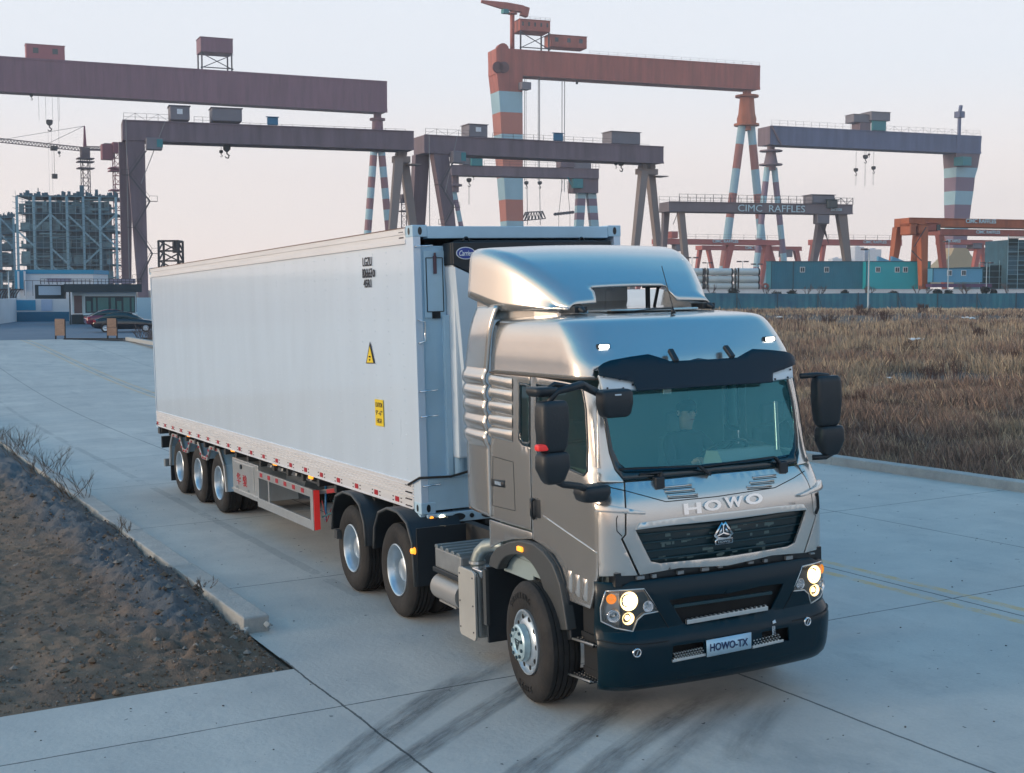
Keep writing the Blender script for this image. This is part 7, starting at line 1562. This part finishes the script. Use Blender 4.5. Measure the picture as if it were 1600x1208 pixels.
# parked cars
def car(label, u, D_, rz, m, L=4.5, W=1.75, H=1.42):
    c = thing('parked_car', label, 'car', (0, 0, 0), group='cars parked at the gatehouse'); c.matrix_world = Matrix.Translation(Vector(gpt(u, D_))) @ Matrix.Rotation(rz, 4, 'Z')
    X = [-2.22, -2.1, -1.75, -1.2, -.55, .1, .75, 1.2, 1.75, 2.1, 2.24]; lowz = [.42, .30, .25, .22, .22, .22, .22, .22, .24, .30, .42]; belt = [.72, .90, .97, .96, .94, .92, .90, .88, .80, .70, .55]; top = [.74, .93, 1.05, 1.30, 1.42, 1.40, 1.18, .95, .84, .72, .57]
    mb = MB(); r = []
    for x, l, b, t in zip(X, lowz, belt, top): w_ = W/2*(1-.12*(abs(x)/2.2)**4); r.append([(x, -w_*.94, l), (x, -w_, (l+b)/2), (x, -w_*.97, b), (x, -w_*.60 if t < b+.06 else -w_*.93, min(b+.02, t)), (x, w_*.60 if t < b+.06 else w_*.93, min(b+.02, t)), (x, w_*.97, b), (x, w_, (l+b)/2), (x, w_*.94, l)])
    mb.loft(r); mb.build('body', m, c, smooth=True); mb = MB(); r = []
    for x, b, t in ((-1.85, .97, .99), (-1.2, .95, 1.30), (-.55, .94, 1.42), (.1, .93, 1.40), (.75, .91, 1.16), (1.15, .9, .92)): w_ = W/2; r.append([(x, -w_*.93, b-.02), (x, -w_*.68, t), (x, w_*.68, t), (x, w_*.93, b-.02)])
    mb.loft(r); mb.build('cabin_glass', winm, c, smooth=True); mb = MB(); mb.loft([[(x, -.60, z), (x, .60, z), (x, .60, z-.03), (x, -.60, z-.03)] for x, z in ((-1.15, 1.335), (-.55, 1.44), (.1, 1.425), (.45, 1.33))]); mb.build('roof', m, c, smooth=True)
    for x in (-1.38, 1.36):
        for s in (-1, 1): mb = MB(); mb.rev([(-.2, .2), (-.2, .31), (.0, .31), (.01, .2)], (x, s*W/2*.98, .31), (0, s, 0), 18); wq = mb.build('wheel', rubber, c); mb = MB(); mb.rev([(.0, .2), (-.02, .1), (.005, 0)], (x, s*W/2*.99, .31), (0, s, 0), 12); mb.build('rim', steelrim, wq)
    for s in (-1, 1): mb = MB(); mb.box((-2.2, s*.66-.16, .70), (-2.02, s*.66+.16, .86)); mb.build('tail_light', red, c, bevel=.02); mb = MB(); mb.box((2.02, s*.62-.18, .56), (2.16, s*.62+.18, .68)); mb.build('headlight', MATS['lamp_off'], c, bevel=.02)
rz0 = math.atan2(RTd[1], RTd[0])
car('dark red car parked behind the black one at the gatehouse window', 178, 103, rz0+R(28), mat('car_maroon', (.16, .015, .04), .25, coat=1)); car('black saloon car parked in front of the gatehouse, tail towards the board', 196, 93, rz0+R(14), mat('car_black', (.008, .009, .012), .15, coat=1))
F = frame2(194, 78, 262, 68); mb = MB(); fbox(mb, F, 0, F[3], 0, .3, 0, .22); o = solo(mb, 'low_kerb', concrete2, 'low pale kerb in front of the dry shrub beside the container', 'kerb', tuple(F[0]), bevel=.02)
# ================================================================== right side: yard wall, cabins, pipes, fence, dry field
def yard(u0, D0, u1, D1): return frame2(u0, D0, u1, D1)
fencem = mat('fence_blue', (.03, .19, .25), .6, var=.55, vscale=.35, c2=(.02, .11, .19)); shrubm = mat('evergreen_dark', (.018, .035, .035), .8, var=.5, vscale=2); twigm = mat('bare_twig', (.10, .085, .085), .85); twig2 = mat('dry_twig', (.12, .09, .065), .85)
F = yard(560, 228, 1900, 240); c = thing('yard_wall', 'long low white yard wall below the teal cabins, behind the blue fence', 'wall', tuple(F[0])); mb = MB(); fbox(mb, F, 0, F[3], 0, .3, 0, zat(452.5, 235)); mb.build('wall', white_w, c); mb = MB(); fbox(mb, F, 0, F[3], -.1, .4, zat(452.5, 235), zat(451.8, 235)); mb.build('coping', white_w, c)
F = yard(560, 182, 1900, 195); c = thing('site_fence', 'long blue sheet fence between the dry field and the yard', 'fence', tuple(F[0])); mb = MB(); A, d, n, L = F; N_ = int(L/2.0); r = []
for k in range(N_*4+1): t = L*k/(N_*4); y = .05*(k % 2); p = A+d*t+n*y; r.append(p)
V = []; f = []
for p in r: V += [p, np.array([p[0], p[1], 2.25+.05*math.sin(p[0]*.7)])]
f = [(2*i, 2*i+2, 2*i+3, 2*i+1) for i in range(len(r)-1)]; mb.add(V, f); mb.build('sheet', fencem, c, solid=.04)
for k in range(0, N_//3+1):
    p = A+d*k*6.0-n*.08; mb = MB(); mb.box(p-[.05, .05, 0], p+[.05, .05, 2.35]); 
    if k % 2: mb.bar(p+[0, 0, 1.9], p-n*.9+d*.4, .07)
    mb.build('fence_post', mat('post_dark', (.02, .06, .09), .6), c)
tealc = mat('corrugated_teal', (.015, .20, .29), .5, var=.2, vscale=.3); tealb = mat('cabin_turquoise', (.005, .36, .42), .5, var=.12, vscale=.3); skyb = mat('cabin_skyblue', (.09, .33, .52), .5, var=.12, vscale=.3); purple = mat('base_purple', (.10, .05, .12), .7); greenn = mat('netting_green', (.008, .05, .06), .9, var=.4, vscale=.3)
def cabin(label, u0, u1, vt, D, m, wins, rib=0, zb=0., grp='stacked site cabins behind the yard wall', vb=None):
    F = yard(u0, D, u1, D+1); z1 = zat(vt, D); zb = zat(vb, D) if vb else zb; c = thing('site_cabin', label, 'container', (F[0][0], F[0][1], zb), group=grp); mb = MB(); L = F[3]
    if rib:
        k = int(L/.45); pts = []
        for i in range(k): t = L*i/k; pts += [(t, 0), (t+L/k*.45, 0), (t+L/k*.5, .09), (t+L/k*.95, .09)]
        pts.append((L, 0)); P = [F[0]+F[1]*a+F[2]*b for a, b in pts]+[F[0]+F[1]*L+F[2]*2.5, F[0]+F[2]*2.5]; mb.loft([[np.array([p[0], p[1], z]) for p in P] for z in (zb, z1-.1)])
    else: fbox(mb, F, 0, L, 0, 2.5, zb, z1-.1)
    mb.build('body', m, c); mb = MB(); fbox(mb, F, -.1, L+.1, -.12, 2.6, z1-.12, z1+.05); fbox(mb, F, -.05, .12, -.06, .0, zb, z1-.12); fbox(mb, F, L-.12, L+.05, -.06, 0, zb, z1-.12); mb.build('frame', mat('cabin_frame', (.012, .10, .14), .6), c)
    s = D/FPX
    for u in wins:
        t = (u-u0)*s; zc = zat(vt+13 if vt < 415 else vt+7.5, D); mb = MB(); fbox(mb, F, t-.50, t+.50, -.10, -.02, zc-.55, zc+.55); w_ = mb.build('window', white_w, c); mb = MB(); fbox(mb, F, t-.38, t-.04, -.12, -.1, zc-.42, zc+.42); fbox(mb, F, t+.04, t+.38, -.12, -.1, zc-.42, zc+.42); mb.build('pane', winm, w_)
    return F, c
cabin('blue ribbed site cabin nearest the white pipes, without windows', 1204.5, 1239, 408.5, 262, tealc, (), 1)
cabin('long blue ribbed site cabin with two white windows left of the turquoise one', 1239.5, 1351, 408.5, 263, tealc, (1253.5, 1292), 1)
F, c = cabin('bright turquoise site cabin with four white framed windows', 1353, 1453, 408.5, 262, tealb, (1371.5, 1402.5, 1415.5, 1443))
for u in (1372, 1394):
    t = (u-1353)*262/FPX; mb = MB(); A, d, n, L = F; z = zat(408.5, 262); P = [A+d*t, A+d*(t+2.4), A+d*(t+2.4)+n*1, A+d*t+n*1]; mb.loft([[np.array([p[0], p[1], z+.05]) for p in P], [np.array([p[0], p[1], z+(1.0 if i in (0, 3) else .12)]) for i, p in enumerate(P)]]); mb.build('solar_heater', skyb, c)
F, c = cabin('low sky blue site cabin with two small windows on a purple base', 1457, 1535, 419, 258, skyb, (1484, 1507), vb=441); mb = MB(); fbox(mb, F, -.3, F[3]+1.8, -.3, 2.6, zat(449, 258), zat(443.5, 258)); mb.build('base', purple, c)
# netted building
def netted(label, u0, u1, vt, D, fl, seed):
    F = yard(u0, D, u1, D+1); z1 = zat(vt, D); c = thing('netted_building', label, 'building', tuple(F[0])); mb = MB(); fbox(mb, F, .4, F[3]-.4, .4, 12, 0, z1-.4); mb.build('structure', scd, c); rr = random.Random(seed); mb = MB(); A, d, n, L = F
    for k in range(fl+1):
        z = z1*k/fl; mb.bar(A+[0, 0, z], A+d*L+[0, 0, z], .14); 
        if k < fl:
            for j in range(int(L/2.2)):
                if rr.random() < .82: fbox(mb, F, j*2.2+.08, j*2.2+2.12, -.03, .03, z+.12+rr.random()*.3, z+z1/fl-.12-(rr.random() < .2)*rr.random()*1.2)
    mb.build('netting', greenn, c); mb = MB()
    for j in range(int(L/2.2)+1): p = A+d*j*2.2-n*.1; mb.bar(p, p+[0, 0, z1+rr.uniform(0, 1.4)], .08, up=(1, 0, 0))
    for k in range(fl*2+1): mb.bar(A-n*.1+[0, 0, z1*k/fl/2], A+d*L-n*.1+[0, 0, z1*k/fl/2], .06)
    mb.build('scaffold', scl, c)
netted('low building wrapped in dark green netting right of the sky blue cabin', 1530, 1576, 414, 275, 3, 1); netted('tall building wrapped in dark green netting at the right edge', 1573, 1680, 372, 272, 7, 2)
# stacked white pipes
pipew = mat('pipe_white', (.50, .58, .60), .5, var=.1, vscale=.4)
D = 250.; s_ = D/FPX; rp = 11.2*s_/2
for j, v in enumerate((425, 436.5, 447.5)):
    for i, (a, b) in enumerate(((1040, 1099.5), (1103.5, 1144.5), (1147, 1186.5))):
        F = yard(a, D, b, D+.3); z = zat(v, D); row = ('top', 'middle', 'bottom')[j]; pos = ('left', 'centre', 'right')[i]
        c = thing('white_pipe', 'large white pipe section, %s row of the stack, %s column' % (row, pos), 'pipe', (F[0][0], F[0][1], z-rp), group='stacked white pipes in the yard'); mb = MB(); p, q = F[0]+[0, 0, z], F[0]+F[1]*F[3]+[0, 0, z]; p[2] = q[2] = z; e = q-p
        mb.rev([(0, rp*.75), (0, rp*.96), (.25, rp), (F[3]-.25, rp), (F[3], rp*.96), (F[3], rp*.75)], p, F[1], 24); mb.build('shell', pipew, c, auto=40); mb = MB()
        for t in (.02, F[3]-.35): mb.rev([(t, rp*1.015), (t+.3, rp*1.015)], p, F[1], 24)
        mb.build('end_band', hookm, c)
F = yard(1030, D-1.6, 1160, D-1.5); mb = MB()
for u in (1101, 1153): t = (u-1030)*s_; fbox(mb, F, t-.14, t+.14, 0, .25, 0, zat(419, D))
solo(mb, 'pipe_rack', hookm, 'black upright posts holding the stack of white pipes', 'rack', tuple(F[0]))
mb = MB(); p = gpt(1196, 255); 
for k in range(3): mb.rev([(-.4, .3), (-.4, .62), (.4, .62), (.4, .3)], p+[0, 0, .7+k*1.3], FWD, 14)
mb.box(p+[-1, -1, 0], p+[1, 1, .3]); solo(mb, 'valve_stack', redc, 'dark stack of round flanges beside the white pipes', 'flanges', tuple(p))
# round shrubs and bare trees along the wall
leafq = [np.array([(-.5, 0, 0), (.5, 0, 0), (.25, 0, .6), (-.25, 0, .6)])]
def shrub(u, v, wpx, hpx, label, D=212):
    p = gpt(u, D); s = D/FPX; zt = zat(v-hpx/2, D); r = wpx*s/2; hz = max(hpx*s/2, .5); zc = zt-hz; c = thing('round_shrub', label, 'shrub', tuple(p), group='clipped evergreen shrubs along the yard wall'); rr = np.random.default_rng(int(u)); mb = MB()
    n = 420; q = rr.normal(size=(n, 3)); q /= np.linalg.norm(q, axis=1)[:, None]; q *= (rr.random((n, 1))**.35)
    V = []; f = []
    for i in range(n): cc = p*[1, 1, 0]+q[i]*[r, r, hz]+[0, 0, zc]; a = rr.normal(size=(3, 3))*.13; V += list(cc+a); f.append((3*i, 3*i+1, 3*i+2))
    mb.add(V, f); mb.build('foliage', shrubm, c); mb = MB(); mb.cyl(p, [p[0], p[1], zc], .09, n=6); mb.build('trunk', twigm, c)
SH = [(1115, 461, 14, 6), (1146, 456, 18, 12), (1214, 460, 16, 8), (1238, 459, 14, 10), (1320, 457, 13, 7), (1396, 458, 18, 5), (1465, 455, 13, 6), (1482, 456, 12, 5), (1540, 453, 13, 9), (1553, 455, 9, 5)]
names_ = ['small flat shrub at the left start of the row by the white pipes', 'largest round shrub, in front of the white pipes', 'round shrub below the left end of the ribbed blue cabins', 'round shrub under the first cabin window', 'round shrub below the middle of the long ribbed cabin', 'low wide shrub in front of the turquoise cabin', 'round shrub below the gap between turquoise and sky blue cabins', 'small low shrub under the sky blue cabin', 'tall round shrub below the low netted building', 'smallest shrub next to the tall one by the netted building']
for (u, v, w_, h), nm in zip(SH, names_): shrub(u, v, w_, h, nm)
def branch(mb, p, d, L, r, k, rr, spread=.55):
    q = p+d*L; mb.cyl(p, q, r, r*.65, 5, caps=False)
    if k == 0: return
    for i in range(rr.choice((2, 3))):
        e = d+np.array([rr.uniform(-1, 1), rr.uniform(-1, 1), rr.uniform(-.2, .7)])*spread; e /= np.linalg.norm(e); branch(mb, p+d*L*rr.uniform(.6, 1), e, L*rr.uniform(.55, .85), r*.62, k-1, rr, spread)
TRS = [(1112, 444), (1197, 446), (1261, 444), (1283, 446), (1351, 444), (1358.5, 446), (1433, 440), (1507, 442), (1513, 441), (1574, 440), (1447, 446)]
tl = ['in front of the white pipes', 'left of the ribbed blue cabins', 'below the first ribbed cabin window', 'between the two windows of the ribbed cabin', 'left of the pale lamp post', 'right of the pale lamp post', 'with a wide fork before the turquoise cabin', 'below the sky blue cabin, left one of a close pair', 'below the sky blue cabin, right one of a close pair', 'below the tall netted building', 'at the right corner of the turquoise cabin']
for (u, vt), nm in zip(TRS, tl):
    D = 222.; p = gpt(u, D); rr = random.Random(int(u)); c = thing('bare_tree', 'thin leafless tree '+nm, 'tree', tuple(p), group='leafless trees along the yard wall'); H = zat(vt, D); mb = MB(); mb.cyl(p, p+[0, 0, H*.45], .12, .09, 6); mb.build('trunk', twigm, c); mb = MB()
    for i in range(4): a = rr.random()*6.3; e = np.array([math.cos(a)*.55, math.sin(a)*.55, 1.]); e /= np.linalg.norm(e); branch(mb, p+[0, 0, H*.42], e, H*.26, .07, 3, rr)
    mb.build('crown', twigm, c)
# far skyline, very faint
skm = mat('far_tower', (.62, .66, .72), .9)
for u0, u1, vt, nm in ((1335, 1349, 386, 'flat topped far tower block fading into the haze, left one'), (1357, 1376, 390, 'broader far tower block fading into the haze, right one'), (1300, 1318, 404, 'low far block fading into the haze behind the turquoise cabins')):
    F = yard(u0, 1000, u1, 1000); c = thing('far_building', nm, 'building', tuple(F[0]), group='distant tower blocks'); mb = MB(); fbox(mb, F, 0, F[3], 0, 14, 0, zat(vt, 1000)); mb.build('block', skm, c); mb = MB(); fbox(mb, F, F[3]*.3, F[3]*.6, 3, 9, zat(vt, 1000), zat(vt-2, 1000)); mb.build('roof_house', skm, c)

# ---- dry field: stalks and tufts
def noise2(x, y, s, o=0): return mn.noise(Vector((x*s, y*s, o)))
def field():
    Dn = np.concatenate([rng.uniform(17, 42, 26000), 42*np.exp(rng.random(30000)*math.log(186/42))]); V = []; Cc = []
    pal = np.array([(.38, .29, .20), (.25, .17, .13), (.25, .21, .18), (.11, .08, .07), (.52, .42, .29)])
    tmpl = rng.uniform(-1, 1, (len(Dn), 6))
    us = rng.uniform(1050, 1700, len(Dn)); Dx = np.concatenate([rng.uniform(17, 42, 7000), 42*np.exp(rng.random(13000)*math.log(184/42))]); us = np.concatenate([us, np.where(rng.random(len(Dx)) < .6, rng.uniform(620, 1050, len(Dx)), rng.uniform(1700, 2050, len(Dx)))]); Dn = np.concatenate([Dn, Dx]); tmpl = rng.uniform(-1, 1, (len(Dn), 6))
    for i, (D, u) in enumerate(zip(Dn, us)):
        r_ = ray(u, HZ, BW); p = CAM+r_*D; q = MR.T@(p-CAM)+CAM         # back into the road frame
        if q[1] < KR+.32: continue
        a = noise2(p[0], p[1], .11, 1); b = noise2(p[0], p[1], .35, 5); g_ = noise2(p[0], p[1], .9, 8)
        if a+b*.6 < -.22 and rng.random() < .85: continue
        if D > 118 and D < 150 and noise2(p[0], p[1], .05, 3)+b*.3 > -.05 and rng.random() < .85: continue
        base = gz(q[0], q[1], -.06); d_ = math.hypot(p[0]-CAM[0], p[1]-CAM[1])
        edge = min(1, (q[1]-KR-.3)/1.6); h = (.20+.36*(b+.5)+.30*max(0, a))*(.35+.65*edge)*(1.25 if 45 < D < 110 else .9)*(1+.25*(g_)); h = max(.10, h); nb = 5 if D < 42 else 4; sc_ = max(1, D/30)
        ci = 1 if (a > .12 and b > -.2) else (0 if b > -.05 else (2 if g_ > 0 else 0)); 
        if b < -.28: ci = 3
        if D > 165 and a > 0: ci = 4
        for k in range(nb):
            o = rng.normal(size=2)*.09*sc_; hh = h*rng.uniform(.45, 1.15); l = rng.normal(size=2)*.16*hh*(1+.5*(D < 60)); w_ = rng.uniform(.004, .009)*sc_**1.05; th = rng.random()*3.14; dx, dy = math.cos(th)*w_, math.sin(th)*w_
            x, y, z = base[0]+o[0], base[1]+o[1], base[2]; V.append((x-dx, y-dy, z, x+dx, y+dy, z, x+l[0]*.5+dx*.9, y+l[1]*.5+dy*.9, z+hh*.6, x+l[0], y+l[1], z+hh)); cc = pal[ci]*rng.uniform(.45, 1.45) if rng.random() < .8 else pal[rng.integers(5)]; Cc.append(cc)
    V = np.array(V); n = len(V); me = bpy.data.meshes.new('dry_grass'); me.vertices.add(n*4); me.vertices.foreach_set('co', V.reshape(-1)); me.loops.add(n*6)
    idx = np.arange(n)[:, None]*4+np.array([0, 1, 2, 0, 2, 3])[None]; me.loops.foreach_set('vertex_index', idx.reshape(-1)); me.polygons.add(n*2); me.polygons.foreach_set('loop_start', np.arange(n*2)*3); me.update(calc_edges=True)
    at = me.attributes.new('tone', 'FLOAT_COLOR', 'POINT'); cc = np.repeat(np.array(Cc), 4, 0); at.data.foreach_set('color', np.c_[cc, np.ones(len(cc))].astype(np.float32).ravel())
    m = bpy.data.materials.new('dry_stalk'); m.use_nodes = True; N = m.node_tree; a = N.nodes.new('ShaderNodeAttribute'); a.attribute_name = 'tone'; N.links.new(a.outputs['Color'], N.nodes['Principled BSDF'].inputs['Base Color']); N.nodes['Principled BSDF'].inputs['Roughness'].default_value = .9; me.materials.append(m)
    o = bpy.data.objects.new('dry_grass', me); col.objects.link(o); o['kind'] = 'stuff'
field()
# darker, taller weed bushes standing in the field
def weed(u, v, D, h, label, grp='dark weed bushes in the dry field', m=None, w_=None, k0=16, sp=.45, frame='far'):
    r_ = ray(u, HZ, BW); p = CAM+r_*D; q = MR.T@(p-CAM)+CAM; base = gz(q[0], q[1], -.05); rr = random.Random(int(u*7+v)); c = thing('weed_bush', label, 'bush', tuple(base), group=grp); mb = MB()
    for k in range(k0):
        e = np.array([rr.uniform(-1, 1)*sp, rr.uniform(-1, 1)*sp, 1.]); e /= np.linalg.norm(e); o = np.array([rr.uniform(-1, 1), rr.uniform(-1, 1), 0])*(w_ or h)*.4; branch(mb, base+o, e, h*.42*rr.uniform(.7, 1.1), .012*max(1, D/40), 3, rr, .4)
    mb.build('stems', m or mat('weed_brown', (.085, .052, .045), .9), c)
for u, D, h, nm in ((1420, 60, .95, 'reddish brown weed bush in the middle of the dry field'), (1335, 36, .6, 'low dark weed bush close behind the far mirror of the cab'), (1455, 44, .8, 'upright thin weed bush with two dark stems in the field'), (1530, 80, .9, 'dark weed bush toward the right of the field'), (1378, 120, 1.2, 'wide dark weed bush far back near the blue fence'), (1290, 110, 1.1, 'dark weed bush far back just right of the cab roof'), (1590, 54, .8, 'dark weed bush cut by the right edge'), (1500, 34, .55, 'tan and brown weed bush above the right kerb'), (1345, 150, 1.3, 'far brown weed bush right in front of the fence'), (1440, 165, 1.4, 'tall far weed bush against the fence, right of centre')): weed(u, 0, D, h, nm)
# low scrub scattered through the grass: too much to count
mb = MB(); rr = random.Random(77)
for k in range(190):
    D = 22*math.exp(rr.random()*math.log(175/22)); u = rr.uniform(1080, 1700); p = CAM+ray(u, HZ, BW)*D; q = MR.T@(p-CAM)+CAM
    if q[1] < KR+.8: continue
    base = gz(q[0], q[1], -.05); h = rr.uniform(.4, .95)*(1 if D > 32 else .7); r0 = .006*max(1, D/26)
    for j in range(rr.randint(4, 11)): e = np.array([rr.uniform(-1, 1)*.45, rr.uniform(-1, 1)*.45, 1.]); e /= np.linalg.norm(e); branch(mb, base+np.array([rr.uniform(-1, 1), rr.uniform(-1, 1), 0])*h*.5, e, h*.42*rr.uniform(.6, 1.1), r0, 2, rr, .4)
o = mb.build('scrub', mat('scrub_brown', (.13, .075, .06), .9, var=.5, vscale=.4, c2=(.05, .04, .04)), None); o['kind'] = 'stuff'
# leafless twiggy plants along the left kerb
def dry_plant(x, y, h, k0, label, sp=.8, seed=0):
    base = gz(x, y, dirt_h(x, y) if y < -2.94 else 0.); rr = random.Random(seed); c = thing('dry_plant', label, 'plant', tuple(base), group='leafless plants along the left kerb'); mb = MB()
    for k in range(k0): e = np.array([rr.uniform(-1, 1)*sp, rr.uniform(-1, 1)*sp, .8]); e /= np.linalg.norm(e); branch(mb, base+np.array([rr.uniform(-1, 1), rr.uniform(-1, 1), 0])*h*.3, e, h*.4*rr.uniform(.6, 1.1), .006, 3, rr, .5)
    mb.build('stems', twig2, c)
for i, (u, v, h, k, nm) in enumerate(((2, 655, 1.0, 26, 'tallest leafless plant at the left edge of the picture'), (30, 690, .6, 16, 'bushy leafless plant beside a scrap of white paper'), (72, 712, .75, 20, 'leafless plant on the gravel heap, second along the kerb'), (108, 745, .9, 18, 'wide leafless plant leaning over the kerb stones'), (140, 782, .7, 14, 'dark leafless plant at the bend of the gravel heap'), (205, 838, .35, 7, 'small tuft of twigs growing at the kerb joint'), (330, 925, .25, 6, 'tiny twig tuft near the broken kerb end'))):
    q = hit(u, v, 2, .1); dry_plant(q[0], min(q[1], -2.98), h, k, nm, seed=i+3)
F = frame2(197, 81, 236, 72); mb = MB(); rr = random.Random(5); c = thing('dry_shrub', 'grey brown dry shrub mass beside the rear of the container', 'shrub', tuple(F[0]))
for k in range(120): t = rr.random()*F[3]; e = np.array([rr.uniform(-1, 1)*.6, rr.uniform(-1, 1)*.6, 1.]); e /= np.linalg.norm(e); branch(mb, F[0]+F[1]*t+F[2]*rr.uniform(.4, 2.4), e, rr.uniform(.25, .5), .02, 2, rr, .6)
mb.build('stems', mat('shrub_grey', (.10, .085, .085), .9), c)
# litter
def scrap(p, s, label, seed):
    rr = np.random.default_rng(seed); mb = MB(); g = np.array([(x, y) for x in np.linspace(-1, 1, 6) for y in np.linspace(-1, 1, 6)]); z = rr.random(36)*.5*s; V = np.c_[g*s*(.8+.3*rr.random((36, 1))), z]; mb.add(V+np.array(p), [(i*6+j, (i+1)*6+j, (i+1)*6+j+1, i*6+j+1) for i in range(5) for j in range(5)]); solo(mb, 'plastic_scrap', mat('litter_white', (.75, .76, .76), .6), label, 'litter', tuple(p), group='pale litter scraps', solid=.01)
q = hit(35, 716, 2, .15); scrap(gz(q[0], q[1], dirt_h(q[0], q[1])+.02), .11, 'crumpled white scrap on the gravel heap beside the leafless plants', 1)
for i, (u, D, s, nm) in enumerate(((1431, 72, .34, 'crumpled white bag lying in the middle of the dry field'), (1513, 120, .45, 'white scrap far back in the field near the dark bare patch'), (1217, 125, .3, 'small white scrap in the field just right of the cab roof'), (1388, 44, .09, 'tiny white scrap in the field behind the far mirror'))):
    p = far(u, HZ, D); q = MR.T@(p-CAM)+CAM; scrap(gz(q[0], q[1], .25), s, nm, i+4)
# haze box round camera and scene
mb = MB(); mb.box((-1190, -1190, -3), (1190, 1190, 112)); hz = mb.build('haze', MATS['ink'], None); hz['kind'] = 'stuff'
m = bpy.data.materials.new('haze_air'); m.use_nodes = True; N = m.node_tree; N.nodes.clear(); o = N.nodes.new('ShaderNodeOutputMaterial'); pv = N.nodes.new('ShaderNodeVolumePrincipled'); pv.inputs['Color'].default_value = (.86, .87, .93, 1); pv.inputs['Density'].default_value = .00034; N.links.new(pv.outputs[0], o.inputs['Volume']); hz.data.materials.clear(); hz.data.materials.append(m)
